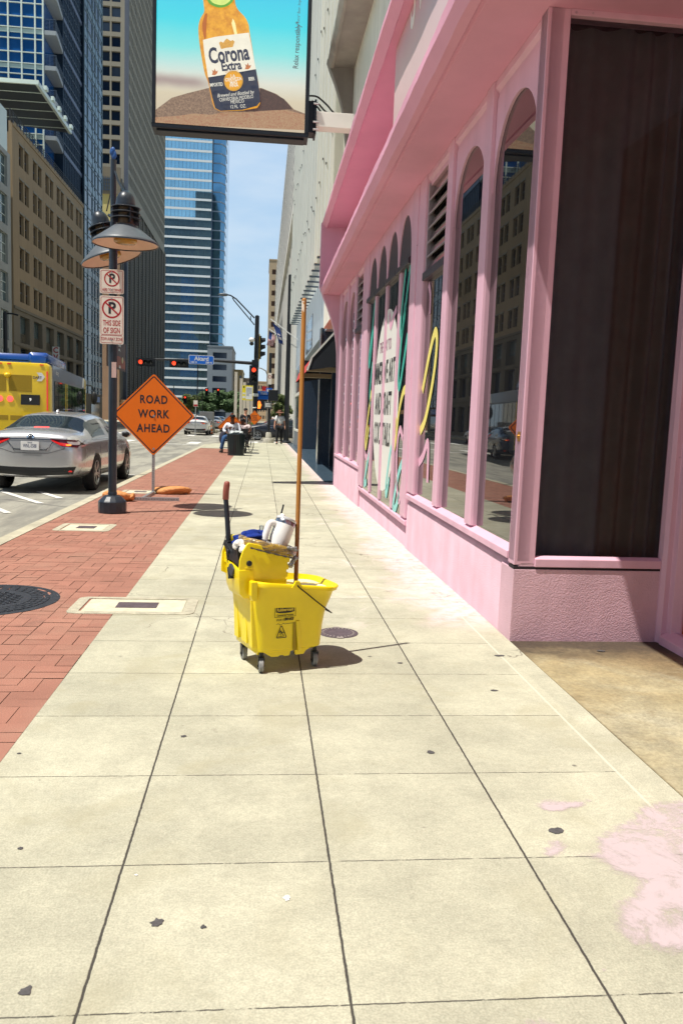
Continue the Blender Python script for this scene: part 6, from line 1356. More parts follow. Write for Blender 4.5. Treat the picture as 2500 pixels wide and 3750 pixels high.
if rest.f: tag(rest.build('windows', M_winb, ct), kind='stuff')
mb = MB().box(-.05, .55, -.02, .9, 0, 105).box(-8.5, 0, .6, 55, 40, 105); mb.build('corner_column', mat('slate_column', lin(84, 92, 106), .7, var=.08, vs=.3), ct)
us = [0.9]; 
for k in range(36): us += [1.2+k*1.5, 1.2+k*1.5+.98]
us.append(55.4); zs2 = [40]
for k in range(26): zs2 += [42.0+k*FL, 42.0+k*FL+1.75]
zs2.append(zs2[-1]+1)
mw = MB(); rects = grid_wall(mw, us, zs2, lambda i, j: i % 2 == 1 and j % 2 == 1, lambda u, z, d: (.35-d, u, z), .55); mw.build('side_wall', M_grid, ct)
rest = MB()
for r in rects: rest.poly([(-.2, r[0], r[2]), (-.2, r[1], r[2]), (-.2, r[1], r[3]), (-.2, r[0], r[3])])
tag(rest.build('side_windows', M_winb, ct), kind='stuff')
rb = thing('parking_block', 'taupe block with vertical ribs and fine horizontal slats below the grid tower', 'building', (-25.1, 146, 0))
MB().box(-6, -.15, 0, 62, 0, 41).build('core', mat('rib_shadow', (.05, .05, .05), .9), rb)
mb = MB()
for k in range(78): mb.box(-.15, .0, 0, 62, 4.5+k*.47, 4.5+k*.47+.20)
mb.build('slats', mat('taupe_slat', lin(116, 116, 110), .8, var=.1, vs=.4), rb)
mb = MB()
for k in range(13): mb.box(-.1, .25, k*5.1, k*5.1+.9, 3.2, 41); mb.box(-.05, .14, k*5.1+2.4, k*5.1+2.9, 3.2, 41)
mb.build('ribs', mat('taupe_rib', lin(102, 102, 98), .85, var=.1, vs=.3, streak=.15), rb)
MB().box(-6, .05, -.3, 0, 31, 38.2).build('end_wall', mat('pale_yellow_wall', lin(200, 186, 122), .85, var=.08, vs=.5), rb)
MB().box(-6, .05, -.3, 0, 0, 31).build('end_wall', mat('tan_brown_wall', lin(150, 122, 100), .85, var=.1, vs=.4), rb)
mb = MB().box(-6, .1, -.6, 0, 38.2, 42.6); mb.build('end_parapet', M_taupe, rb)
mb = MB()
for k in range(7): mb.box(-4+k*.4, -3.85+k*.4, -.68, -.6, 38.7, 41)
for k in range(4): mb.box(-4, -1.4, -.7, -.6, 38.8+k*.6, 38.9+k*.6)
mb.build('louvre', M_dmull, rb)
MB().box(-.1, 3.6, 0, 62, 2.9, 3.6).build('street_canopy', mat('canopy_taupe', lin(150, 120, 92), .7), rb); MB().box(.05, .12, 0, 62, 0, 2.9).build('shopfront', M_win, rb)
MB().box(3.6, 3.7, 3, 9, 2.8, 4.0).build('orange_fascia', mat('orange_fascia', lin(206, 92, 46), .5), rb)
# ---- blue banded tower at the end of the avenue
bt_ = thing('banded_tower', 'blue glass office tower with white horizontal bands closing the far end of the avenue', 'building', (-19.75, 300, 0))
MB().prism([(-18.2, 0), (0, 0), (0, 30), (-18.2, 30)], lambda a, b, d: (a, b, d), 0, 128).build('front_glazing', M_towerg, bt_)
MB().prism([(.0, 1.2), (3.1, 1.2), (4.5, 4), (4.5, 30), (0, 30)], lambda a, b, d: (a, b, d), 0, 128).build('corner_glazing', gmat('corner_glass', (.14, .30, .44), .04, metal=.9, var=.3, vs=.1), bt_)
for k in range(38):
    z = 1.0+k*3.3; MB().box(-18.25, .12, -.18, .2, z, z+.72).build('floor_band', M_spand, bt_)
    MB().prism([(.0, 1.05), (3.15, 1.05), (4.62, 3.95), (4.62, 12), (4.4, 12), (4.3, 4), (0, 1.4)], lambda a, b, d: (a, b, d), z+.1, z+.50).build('corner_band', mat('corner_band', lin(120, 138, 160), .5), bt_)
mb = MB()
for k in range(15): mb.box(-18.2+k*1.3, -18.12+k*1.3, -.06, .05, 0, 128)
mb.box(-.08, .2, -.25, .2, 0, 128); mb.build('mullions', mat('fine_mullion', lin(52, 72, 96), .5, var=0), bt_)
tb_ = thing('tower_behind', 'dark office tower behind the camera, seen only mirrored in the blue banded tower', 'building', (-62, -122, 0))
MB().box(-30, 30, -30, 0, 0, 168).build('wall', mat('dark_tower', (.03, .045, .07), .5, var=.2, vs=.1), tb_)
mb = MB()
for k in range(42): mb.box(-30, 30, 0, .2, 3+k*3.9, 5.2+k*3.9)
for k in range(16): mb.box(-30+k*4, -29.2+k*4, 0, .5, 0, 168)
mb.build('window_bands', gmat('dark_tower_glass', (.02, .04, .09), .3), tb_)
# ---- far buildings
def block(name, label, x0, x1, y0, y1, h, wall, win, nx, nz, cat='building', bandz=None):
    b = thing(name, label, cat, (x0, y0, 0)); wd = x1-x0; us = [0]; zs = [0]
    for k in range(nx): us += [wd*(k+.22)/nx, wd*(k+.78)/nx]
    us.append(wd)
    for k in range(nz): zs += [h*(k+.3)/nz*.96, h*(k+.78)/nz*.96]
    zs.append(h); mw = MB(); rr = grid_wall(mw, us, zs, lambda i, j: i % 2 == 1 and j % 2 == 1, lambda u, z, d: (u, d, z), .3)
    mw.box(0, wd, .35, y1-y0, 0, h); mw.box(-.15, wd+.15, -.12, y1-y0, h, h+.35); mw.build('wall', wall, b)
    for r in rr[:100]: winpart(r, lambda u, z, d: (u, d, z), .3, win, b)
    return b
block('midrise_building', 'grey midrise with dark bands next to the blue banded tower', -16.7, -9.4, 245, 272, 21.7, mat('grey_midrise', lin(126, 136, 146), .7, var=.06), M_winb, 1, 6)
block('low_building', 'small pale building with a teal topped corner behind the white bus stop poles', -10.2, -6.7, 260, 285, 15.8, mat('pale_tan', lin(168, 158, 124), .8), M_winb, 3, 4)
block('low_building', 'low grey building far down the avenue behind the traffic light', -6.6, -2.4, 275, 290, 14.0, mat('far_grey', lin(136, 130, 126), .8), M_winb, 4, 4)
block('low_building', 'distant tan building closing the end of the pavement', -2.0, 1.6, 300, 320, 14.2, mat('far_tan', lin(190, 164, 132), .8), M_winb, 4, 5)
block('apartment_tower', 'slim tan apartment tower with stacked dark balconies beyond the white stone building', .95, 4.5, 240, 262, 46.5, mat('tan_tower', lin(176, 158, 132), .8), mat('balcony_shade', lin(84, 62, 52), .8), 1, 15)
# ---- finned office building after the pink shop
ob = thing('finned_office', 'pale office building with tall silver fins hanging over a dark granite entrance', 'building', (1.75, 16.75, 0))
OB = lambda x, y, z: (x-1.75, y-16.75, z)
MB().box(-.13, 3, .02, 1.0, 4.2, 30).box(-.10, 3, 1.0, 6.5, 3.9, 30).build('cream_wall', M_cream, ob)
MB().box(.0, 4, 6.5, 28.5, 3.9, 30).build('spandrel_wall', M_lightb, ob)
MB().box(-.02, .05, 13.5, 17.5, 4.0, 5.2).build('dark_glazing', M_win, ob)
zf0 = lambda y: 5.62+.033*(y-23)
for k in range(22):
    y = 18.1+k*1.2; f_ = bpy.data.objects.new('fin', None); C.objects.link(f_); f_.parent = ob
    MB().prism([(-.42, zf0(y)), (.02, zf0(y)), (.02, 30), (-.42, 30)], lambda a, b, d: (a, d, b), y-16.75, y-16.75+.07).box(-.44, -.36, y-16.75-.10, y-16.75+.17, zf0(y), 30).build('fin_blade', M_silver2, f_)
    MB().box(-.43, .02, y-16.75-.03, y-16.75+.1, zf0(y)-.035, zf0(y)-.002).build('fin_foot', M_dmull, f_)
    for q in range(3): z = zf0(y)+1.8+q*3.9+rnd.uniform(-.3, .3); MB().box(-.452, -.43, y-16.75-.12, y-16.75-.06, z, z+.04).build('fin_clip', M_trim, f_)
# ground floor
MB().box(-.16, .10, .15, .42, 0, 4.2).build('chrome_column', mat('worn_chrome', lin(170, 178, 182), .18, metal=.8, var=.15, vs=3), ob)
MB().box(-.4, 3, .42, 28.4, -.3, .004).build('entry_tiles', mat('dark_tiles', lin(66, 84, 98), .25, var=.15, vs=2), ob)
MB().box(.45, .6, .42, 7.2, 0, 3.6).build('entrance_glass', M_win, ob)
MB().prism([(.10, 0), (.6, 0), (.6, 1.5)], lambda a, b, d: (a, d, b), 7.1, 7.25).box(-.10, .22, 7.2, 7.6, 0, 4.0).build('granite_pier', M_granite, ob)
MB().box(.22, .24, 7.0, 7.62, 0, 4.0).box(-.12, -.10, 7.15, 7.65, 0, 4.0).build('pier_trim', MATS['worn_chrome'], ob)
MB().box(1.6, 1.75, 7.6, 19.3, 0, 4.0).build('recess_glass', M_win, ob)
MB().box(.02, 3, 19.3, 20.2, 0, 4.0).build('granite_wall', M_granite, ob)
MB().box(-.05, .1, 20.2, 26.2, .75, 3.9).build('shop_window', M_slateg, ob); MB().box(-.09, .12, 20.2, 26.2, 0, .75).build('window_base', mat('grey_base', lin(112, 120, 128), .5, var=.08), ob)
MB().box(-.10, .0, 20.15, 20.3, 0, 3.9).box(-.10, .0, 26.1, 26.3, 0, 3.9).box(-.10, .02, 20.2, 26.2, 2.45, 2.6).box(-.10, .02, 20.2, 26.2, .72, .82).build('window_frame', M_silver2, ob)
MB().box(-.06, 3, 26.2, 28.5, 0, 3.9).build('corner_pier', M_stone, ob)
# awning
aw = thing('awning', 'red fabric awning with black ends over the dark granite entrance', 'awning', (1.75, 17.9, 0))
A_ = px(1216, 1337, 17.9); B_ = px(1125, 1356, 17.9); T_ = px(1214, 1176, 17.9); M2_ = px(1141, 1311, 17.9)
q = lambda v: (v.x-1.75, v.z)
sec = [q(A_), q(B_), q(M2_), q(T_)]
sec[0] = (-.02, sec[0][1]); sec[3] = (-.02, sec[3][1])
MB().prism(sec, lambda a, b, d: (a, d, b), 0, .02).build('end_panel', mat('awning_black', (.012, .016, .022), .8, var=.1), aw)
MB().prism(sec, lambda a, b, d: (a, d, b), 6.3, 6.32).build('end_panel', MATS['awning_black'], aw)
MB().add([(sec[2][0], .03, sec[2][1]), (sec[3][0], .03, sec[3][1]), (sec[3][0], 6.3, sec[3][1]), (sec[2][0], 6.3, sec[2][1]), (sec[1][0], .03, sec[1][1]), (sec[1][0], 6.3, sec[1][1])], [(0, 1, 2, 3), (4, 0, 3, 5)]).build('canopy_cloth', mat('awning_red', lin(196, 62, 62), .75, var=.08, vs=2), aw)
mb = MB(); e0, e1 = Vector((sec[2][0], sec[2][1])), Vector((sec[3][0], sec[3][1])); mb.bar((e0.x-.01, .0, e0.y), (e1.x, .0, e1.y), .04, .03, (0, 1, 0)); mb.bar((sec[1][0], .0, sec[1][1]), (e0.x, 0, e0.y), .04, .03, (0, 1, 0)); mb.build('edge_trim', M_silver2, aw)
nrm = Vector((e1.y-e0.y, 0, -(e1.x-e0.x))).normalized()*-1; mid = e0.lerp(e1, .35); dd = (e1-e0).normalized()
Mw = Matrix(((0, dd.x, -abs(nrm.x), mid.x-.02), (-1, 0, 0, 3.1), (0, dd.y, abs(nrm.z), mid.y+.01), (0, 0, 0, 1)))
MB().add(*words('ll', .5, Mw, 2.2, .01)).build('lettering', M_white, aw)
mb = MB(); mb.box(sec[1][0], -.02, .25, .45, sec[1][1]+.0, sec[1][1]+.1).box(sec[1][0], -.02, 3, 3.2, sec[1][1]+.0, sec[1][1]+.1); mb.build('awning_frame', mat('frame_tan', lin(150, 138, 112), .6), aw)
# ---- white stone building beyond the cross street
wb = thing('stone_building', 'long white stone building with pilasters and a projecting upper block past the cross street', 'building', (1.9, 60, 0))
MB().box(0, 20, 0, 105, 16.9, 29).build('upper_block', M_stone, wb)
mb = MB()
for k in range(12): mb.box(-.03, .0, 0, 105, 17.8+k*.95, 17.83+k*.95)
mb.build('panel_joints', M_dmull, wb)
MB().box(1.3, 20, 0, 105, 0, 16.9).build('lower_wall', mat('pale_stone_wall', lin(226, 224, 214), .75, var=.08, vs=.4, streak=.15), wb)
for k in range(26): MB().box(.25, 1.4, 1+k*4, 2.1+k*4, 0, 16.9).build('pilaster', M_stone, wb)
for k in range(25): MB().box(1.2, 1.3, 2.6+k*4, 4.5+k*4, 1.0, 15.5).build('window', M_winb, wb)
MB().box(-.02, 1.4, -.1, .3, 16.2, 16.9).build('soffit_edge', M_greycon, wb)
# parapet at the far right out of frame
# ================================================================== PEOPLE
def skinned(name, J, edges, m, parent, sub=1):
    names = list(J); me = bpy.data.meshes.new(name); me.from_pydata([J[k][0] for k in names], [(names.index(a), names.index(b)) for a, b in edges], [])
    o = bpy.data.objects.new(name, me); C.objects.link(o); md = o.modifiers.new('k', 'SKIN'); md.use_smooth_shade = True
    for i, k in enumerate(names):
        r = J[k][1]; o.data.skin_vertices[0].data[i].radius = r if isinstance(r, tuple) else (r, r)
    o.data.skin_vertices[0].data[0].use_root = True
    s = o.modifiers.new('s', 'SUBSURF'); s.levels = s.render_levels = sub
    baked(o); o.data.materials.clear(); o.data.materials.append(m); o.parent = parent
    o.data.shade_smooth(); return o
STAND = dict(pelvis=(0, 0, .94), chest=(0, .01, 1.24), neck=(0, .02, 1.47), head=(0, -.01, 1.60), crown=(0, .0, 1.70),
             shL=(-.18, .02, 1.41), elL=(-.24, .04, 1.13), wrL=(-.25, -.04, .88), haL=(-.25, -.06, .80), shR=(.18, .02, 1.41), elR=(.24, .04, 1.13), wrR=(.25, -.04, .88), haR=(.25, -.06, .80),
             hiL=(-.095, 0, .90), knL=(-.11, -.02, .49), anL=(-.11, .03, .09), toL=(-.12, -.14, .04), hiR=(.095, 0, .90), knR=(.11, -.02, .49), anR=(.11, .03, .09), toR=(.12, -.14, .04))
RAD = dict(pelvis=(.155, .11), chest=(.16, .11), neck=.058, head=(.078, .095), crown=(.06, .07), shL=.062, elL=.044, wrL=.030, haL=(.036, .020), shR=.062, elR=.044, wrR=.030, haR=(.036, .020), hiL=.092, knL=.062, anL=.042, toL=.036, hiR=.092, knR=.062, anR=.042, toR=.036)
BODY = [('pelvis', 'chest'), ('chest', 'neck'), ('neck', 'head'), ('head', 'crown'), ('chest', 'shL'), ('shL', 'elL'), ('elL', 'wrL'), ('wrL', 'haL'), ('chest', 'shR'), ('shR', 'elR'), ('elR', 'wrR'), ('wrR', 'haR'), ('pelvis', 'hiL'), ('hiL', 'knL'), ('knL', 'anL'), ('anL', 'toL'), ('pelvis', 'hiR'), ('hiR', 'knR'), ('knR', 'anR'), ('anR', 'toR')]
def cloth(c): return mat('cloth_%02x%02x%02x' % tuple(int(x*255) for x in c), c, .9, var=.14, vs=9, bump=.3, bs=40)
SKIN_D = mat('skin_dark', lin(92, 58, 42), .6, var=.06, vs=12); SKIN_L = mat('skin_light', lin(206, 150, 122), .6, var=.06, vs=12)
M_hair = mat('hair_black', (.012, .010, .010), .7, var=.2, vs=40)
def person(label, loc, rz, skin, shirt, trousers, shoes=(.03, .03, .03), pose=None, sleeve=.55, hat=None, grp=None, face=True, hair=M_hair, fat=1.0, scale=1.0):
    t = thing('person', label, 'person', loc, rz, grp); t.scale = (scale,)*3
    J = {k: (Vector(v), RAD[k]) for k, v in STAND.items()}
    for k, v in (pose or {}).items(): J[k] = (Vector(v), RAD[k])
    body = skinned('body', J, BODY, skin, t, 1)
    def grow(keys, add, extra=None):
        D = {}
        for k in keys:
            r = J[k][1]; D[k] = (J[k][0], tuple(x*fat+add for x in r) if isinstance(r, tuple) else r+add)
        D.update(extra or {}); return D
    sl = {}
    for s in 'LR': sl['sl'+s] = (J['sh'+s][0].lerp(J['el'+s][0], min(1, sleeve)) if sleeve <= 1 else J['el'+s][0].lerp(J['wr'+s][0], sleeve-1), .066 if sleeve <= 1 else .046)
    nk = J['neck'][0].lerp(J['chest'][0], .25); sl['nk'] = (nk, .075)
    ed = [('pelvis', 'chest'), ('chest', 'nk'), ('chest', 'shL'), ('chest', 'shR')]
    if sleeve > 1:
        ed += [('shL', 'elL'), ('elL', 'slL'), ('shR', 'elR'), ('elR', 'slR')]; keys = ['pelvis', 'chest', 'shL', 'shR', 'elL', 'elR']
    else: ed += [('shL', 'slL'), ('shR', 'slR')]; keys = ['pelvis', 'chest', 'shL', 'shR']
    skinned('shirt', grow(keys, .020, sl), ed, cloth(shirt), t, 1)
    skinned('trousers', grow(['pelvis', 'hiL', 'knL', 'anL', 'hiR', 'knR', 'anR'], .018), [('pelvis', 'hiL'), ('hiL', 'knL'), ('knL', 'anL'), ('pelvis', 'hiR'), ('hiR', 'knR'), ('knR', 'anR')], cloth(trousers), t, 1)
    for s in 'LR':
        a, b = J['an'+s][0], J['to'+s][0]; d = (b-a); d.z = 0; d = d.normalized() if d.length > 1e-4 else Vector((0, -1, 0))
        mb = MB(); mb.tube([a+Vector((0, 0, -.035))-d*.05, a+Vector((0, 0, -.03)), a+d*.10+Vector((0, 0, -.045)), a+d*.20+Vector((0, 0, -.055)), a+d*.23+Vector((0, 0, -.06))], [.036, .048, .046, .038, .02], 10); mb.build('shoe', cloth(shoes), t, smooth=60)
    h = J['head'][0]; fdir = (0, -1, 0)
    if face:
        MB().add(*lump((h.x, h.y-.098, h.z+.005), .016, 3, 2, .05, (.8, 1.2, 1.5), 3)).build('nose', skin, t, smooth=60)
        mb = MB()
        for s in (-1, 1): mb.add(*lump((h.x+s*.033, h.y-.082, h.z+.035), .011, 3, 2, .02, (1.3, .6, .7), 3))
        mb.build('eyes', M_trim, t, smooth=60); MB().box(h.x-.025, h.x+.025, h.y-.097, h.y-.085, h.z-.045, h.z-.036).build('mouth', mat('lips', lin(120, 60, 56), .6, var=0), t)
        for s in (-1, 1):
            MB().add(*lump((h.x+s*.080, h.y+.01, h.z+.01), .022, 3, 2, .05, (.4, .8, 1.3), 3)).build('ear', skin, t, smooth=60)
    for s in 'LR':                                                   # five fingers
        a, w0_ = J['ha'+s][0], J['wr'+s][0]; d = (a-w0_).normalized(); sd = d.orthogonal().normalized(); sd = Vector((0, 1, 0)) if abs(d.y) < .7 else Vector((1, 0, 0)); nn = d.cross(sd)
        mb = MB()
        for k in range(4): b0 = a+sd*(k-1.5)*.017; ln = (.06, .072, .068, .052)[k]; mb.tube([b0, b0+d*ln*.55+nn*.006, b0+d*ln*.9+nn*.02], [.009, .008, .006], 6)
        b0 = w0_.lerp(a, .6)+sd*-.03; mb.tube([b0, b0-sd*.022+d*.03, b0-sd*.026+d*.055], [.010, .009, .007], 6); mb.build('fingers', skin, t, smooth=60)
    c = J['crown'][0]
    if hat: hat(t, h, c)
    else: MB().add(*lump((h.x, h.y+.022, h.z+.055), .098, 5, 3, .06, (.92, 1.0, .82), 4)).build('hair', hair, t, smooth=60)
    return t
def sunhat(t, h, c):
    m = mat('straw_hat', lin(128, 88, 72), .9, var=.2, vs=20); MB().lathe([(.21, -.02), (.19, .0), (.10, .015), (.098, .06), (.08, .10), (.001, .11)], 24, T(h.x, h.y, h.z+.055) @ Matrix.Rotation(R(4), 4, 'X')).build('sun_hat', m, t, smooth=50)
    MB().box(h.x-.065, h.x+.065, h.y-.105, h.y-.085, h.z+.018, h.z+.05).build('sunglasses', M_trim, t, bevel=.008)
def cap(t, h, c):
    m = cloth((.012, .014, .018)); MB().lathe([(.098, .0), (.100, .04), (.08, .085), (.001, .10)], 18, T(h.x, h.y, h.z+.05)).build('cap', m, t, smooth=50); MB().prism(arcpts(0, -.06, .085, R(180), R(360), 8), lambda a, b, d: (h.x+a, h.y+b-.02, h.z+.06+d), 0, .012).build('cap_peak', m, t)
wk = dict(elL=(-.235, .06, 1.14), wrL=(-.26, -.02, .90), haL=(-.26, -.04, .82), elR=(.25, .0, 1.14), wrR=(.27, -.10, .90), haR=(.27, -.13, .82), knL=(-.12, -.09, .50), anL=(-.13, -.10, .10), toL=(-.14, -.26, .05), knR=(.10, -.02, .49), anR=(.10, .14, .12), toR=(.11, .0, .04))
pm_ = gp(1022, 1628)
man = person('walking man with wide brown hat, sunglasses, white T-shirt and black trousers', (pm_.x, pm_.y, 0), 0, SKIN_L, (.78, .78, .78), (.012, .013, .016), pose=wk, sleeve=.8, hat=sunhat, fat=1.1, scale=.99)
MB().tube([(-.13, .10, 1.43), (-.13, -.06, 1.44), (-.14, -.14, 1.28), (-.17, -.05, 1.02)], .018, 6).add(*lump((.0, .20, 1.2), .16, 5, 3, .1, (1, .6, 1.3), 3)).build('backpack', cloth((.02, .025, .03)), man, smooth=60)
# seated pair behind the trash can
bx = px(846, 1600, 29.6)
sitp = dict(pelvis=(0, .0, .56), chest=(.03, -.06, .86), neck=(.03, -.10, 1.08), head=(.03, -.16, 1.20), crown=(.03, -.15, 1.30), shL=(-.16, -.06, 1.02), shR=(.22, -.06, 1.02), elL=(-.28, -.10, .78), wrL=(-.12, -.30, .68), haL=(-.05, -.35, .66), elR=(.30, -.12, .78), wrR=(.14, -.32, .70), haR=(.06, -.36, .68),
            hiL=(-.10, -.02, .54), knL=(-.24, -.46, .56), anL=(-.33, -.42, .11), toL=(-.35, -.60, .05), hiR=(.10, -.02, .54), knR=(.06, -.46, .56), anR=(.0, -.40, .11), toR=(.0, -.58, .05))
bench = thing('bench', 'dark metal bench mostly hidden behind the trash can', 'bench', (bx.x+.05, 30.1, 0))
MB().box(-.45, .55, -.25, .25, .42, .47).build('seat', M_trim, bench, bevel=.008)
for xx in (-.4, .46):
    MB().box(xx, xx+.05, -.22, .22, 0, .42).build('leg', M_trim, bench, bevel=.006)
MB().box(-.45, .55, .20, .25, .6, .9).build('backrest', M_trim, bench, bevel=.008)
p1_ = person('seated man with dark cap, white shirt and blue jeans behind the trash can', (bx.x, 30.1, 0), 0, SKIN_D, (.74, .75, .80), (.03, .09, .22), pose=sitp, sleeve=1.6, hat=cap, scale=1.05)
MB().add(*lump((-.30, -.30, .52), .16, 4, 3, .12, (.7, .8, 1.3), 3)).build('shoulder_bag', cloth((.03, .03, .05)), p1_, smooth=60)
wx = px(893, 1600, 31.2)
wc_ = thing('wheelchair', 'black wheelchair with spoked wheels just right of the trash can', 'wheelchair', (wx.x, 31.2, 0), R(-20))
for s in (-1, 1):
    w_ = bpy.data.objects.new('wheel', None); C.objects.link(w_); w_.parent = wc_; w_.location = (s*.29, 0, .30); w_.rotation_euler = (0, R(90), 0)
    MB().lathe([(.285, -.015), (.30, 0), (.285, .015), (.272, .0), (.285, -.015)], 30, cap=False).build('tyre', M_tire, w_, smooth=50)
    mb = MB()
    for k in range(12): a = k*math.pi/6; mb.bar((0, 0, 0), (.28*math.cos(a), .28*math.sin(a), 0), .006, .006)
    mb.build('spokes', MATS['steel'], w_)
    MB().cyl((s*.24, -.52, .09), (s*.21, -.52, .09), .09, seg=16).build('castor_wheel', M_tire, wc_, smooth=40)
MB().box(-.23, .23, -.35, .12, .46, .50).build('seat', cloth((.02, .02, .025)), wc_, bevel=.01); MB().box(-.23, .23, .10, .14, .5, .95).build('backrest', cloth((.02, .02, .025)), wc_, bevel=.01)
mb = MB()
for s in (-1, 1): mb.tube([(s*.25, .2, .95), (s*.25, .14, .92), (s*.25, .14, .30), (s*.25, -.4, .30), (s*.22, -.60, .12)], .013, 6); mb.tube([(s*.25, .12, .70), (s*.25, -.28, .70), (s*.25, -.30, .46)], .013, 6)
mb.build('frame', M_chrome, wc_, smooth=50)
sit2 = dict(sitp); sit2.update(pelvis=(0, .0, .55), chest=(-.02, -.03, .84), neck=(-.02, -.05, 1.04), head=(-.04, -.10, 1.16), crown=(-.04, -.09, 1.25), elL=(-.28, -.12, .76), wrL=(-.20, -.34, .80), haL=(-.16, -.38, .84))
person('seated person in the wheelchair with dark hair and pale pink top', (wx.x, 31.15, 0), R(-20), SKIN_D, (.70, .56, .54), (.05, .05, .06), pose=sit2, sleeve=.6, scale=1.0)
wx2 = px(898, 1600, 36); person('standing man in black seen just behind the first orange diamond sign', (wx2.x, 36, 0), R(25), SKIN_L, (.02, .02, .025), (.03, .03, .04), sleeve=.7)
crowd = [(1003, 74, (.62, .60, .62), (.50, .28, .28), 'distant walker in a pale shirt and pink trousers beyond the black pole'), (1017, 76, (.5, .36, .25), (.50, .40, .28), 'distant walker in tan clothes near the street corner'), (1024, 78, (.70, .35, .38), (.30, .25, .22), 'distant walker in a coral top in the group past the crossing'), (1031, 75, (.05, .05, .06), (.02, .02, .03), 'distant walker dressed all in black by the one way sign'), (1042, 77, (.60, .34, .02), (.05, .05, .06), 'distant walker in a mustard top beside the one in black'), (1010, 82, (.30, .38, .45), (.2, .2, .25), 'distant walker in a blue grey top at the back of the group')]
for u_, y_, a, b, lb in crowd:
    q_ = px(u_, 1600, y_); person(lb, (q_.x, y_, .0), rnd.uniform(-1, 1), SKIN_L, a, b, pose=wk, sleeve=.6, face=False, grp='people past the crossing')
# ================================================================== STREET FURNITURE
tc0 = gp(863, 1669); tcan = thing('trash_can', 'black slatted metal trash can heaped with rubbish on the pavement edge', 'trash can', (tc0.x, tc0.y+.28, 0))
M_can = mat('can_black', (.010, .020, .024), .35, var=.2, vs=10, coat=.3)
mb = MB()
for k in range(30):
    a = 2*math.pi*k/30; P_ = [(.27, .03), (.275, .10), (.30, .55), (.315, .72), (.318, .74)]
    mb.loft([[RZ(a) @ Vector((r, q, z)) for r, q in ((r0-.006, -.021), (r0+.006, -.021), (r0+.006, .021), (r0-.006, .021))] for r0, z in P_])
mb.build('slats', M_can, tcan)
MB().lathe([(.262, .03), (.29, .55), (.305, .73)], 30, cap=False).build('liner', mat('can_liner', (.006, .008, .01), .7), tcan, smooth=60)
MB().lathe([(.30, .70), (.325, .705), (.328, .745), (.30, .75), (.295, .72)], 36, cap=False).lathe([(.25, .0), (.285, .0), (.285, .05), (.25, .05)], 36, cap=False).build('rims', M_can, tcan, smooth=40)
mb = MB()
for k in range(7): mb.add(*lump((rnd.uniform(-.18, .18), rnd.uniform(-.18, .18), .76+rnd.uniform(0, .05)), .09, k, 3, .4, (1, 1, .7), 7))
mb.build('rubbish', mat('rubbish_plastic', lin(196, 202, 200), .3, var=.4, vs=20), tcan, smooth=50)
# right lane closed signs
for (u_, v_, y_, hf, lb) in ((849, 1564, 34.2, .58, 'orange diamond right lane closed sign behind the seated man'), (932, 1530, 52.2, .47, 'farther orange diamond right lane closed sign beside the black signal pole')):
    q_ = px(u_, v_, y_); s_ = diamond_sign(lb, (q_.x, y_, q_.z), hf, (('RIGHT', .26*hf, .8), ('LANE', -.02*hf, .8), ('CLOSED', -.30*hf, .8)), .30*hf)
    MB().box(-.02, .02, .01, .05, -q_.z, .2).build('post', M_galv, s_); mb = MB(); mb.bar((-.5, .03, .03-q_.z), (.5, .03, .03-q_.z), .05, .05); mb.bar((0, -.5, .03-q_.z), (0, .5, .03-q_.z), .05, .05); mb.build('stand', M_galv, s_)
# traffic signal parts
M_sig = mat('signal_black', (.010, .012, .016), .45, var=.1, vs=4); M_lit = mat('signal_red', (1, .1, .03), .3, var=0, emit=1.7, ecol=(1, .055, .02)); M_off = mat('signal_lens_dark', (.03, .035, .035), .15, var=.1); M_yellow = mat('signal_yellow', (.75, .50, .02), .5, var=.1)
def signal(label, loc, rz=0, horiz=False, lit=0, par=None, yellow_edge=False, s=1.0, grp='traffic signals'):
    t = thing('traffic_signal', label, 'traffic light', loc, rz, grp); t.scale = (s, s, s); n = 3
    ax = (lambda k: ((k-1)*.36, 0)) if horiz else (lambda k: (0, (1-k)*.36))
    w_, h_ = (.60, .21) if horiz else (.21, .60)
    MB().prism(rrect(-w_, w_, -h_, h_, .04, 3), lambda a, b, d: (a, d, b), .0, .18).build('housing', M_sig, t, bevel=.01)
    MB().prism(rrect(-w_-.08, w_+.08, -h_-.08, h_+.08, .05, 3), lambda a, b, d: (a, d, b), .10, .115).build('backplate', M_sig, t)
    if yellow_edge: MB().prism(rrect(-w_-.10, w_+.10, -h_-.10, h_+.10, .05, 3), lambda a, b, d: (a, d, b), .102, .112).build('yellow_border', M_yellow, t)
    for k in range(3):
        a, b = ax(k); MB().lathe([(.145, 0), (.12, .03), (.001, .05)], 20, T(a, -.002, b) @ Matrix.Rotation(R(90), 4, 'X'), cap=False).build('lens', M_lit if k == lit else M_off, t, smooth=50)
        hood = MB(); pr = [(.155, 0), (.155, .20)]
        ring_ = []
        for y in (0, .22): ring_.append([(a+.158*math.cos(q), -y*(1 if math.sin(q) > -.2 else .4), b+.158*math.sin(q)) for q in (R(-40)+R(260)*i/18 for i in range(19))])
        hood.loft(ring_, False, False); hood.build('visor', M_sig, t, smooth=60)
    return t
YP = 60.5
mp0 = px(933, 1560, YP); tp = px(938, 1157, YP)
sp_ = thing('signal_pole', 'tall black signal pole with a long mast arm, trussed street light arm and white camera', 'signal pole', (mp0.x, YP, 0)); PX = mp0.x
zz_ = lambda u, v: px(u, v, YP).z
xx_ = lambda u, v: px(u, v, YP).x-PX
MB().lathe([(.30, 0), (.30, .1), (.20, .25), (.19, 1), (.155, tp.z), (.001, tp.z+.08)], 20).build('pole', M_sig, sp_, smooth=40)
za = zz_(925, 1331); zb_ = zz_(540, 1314)
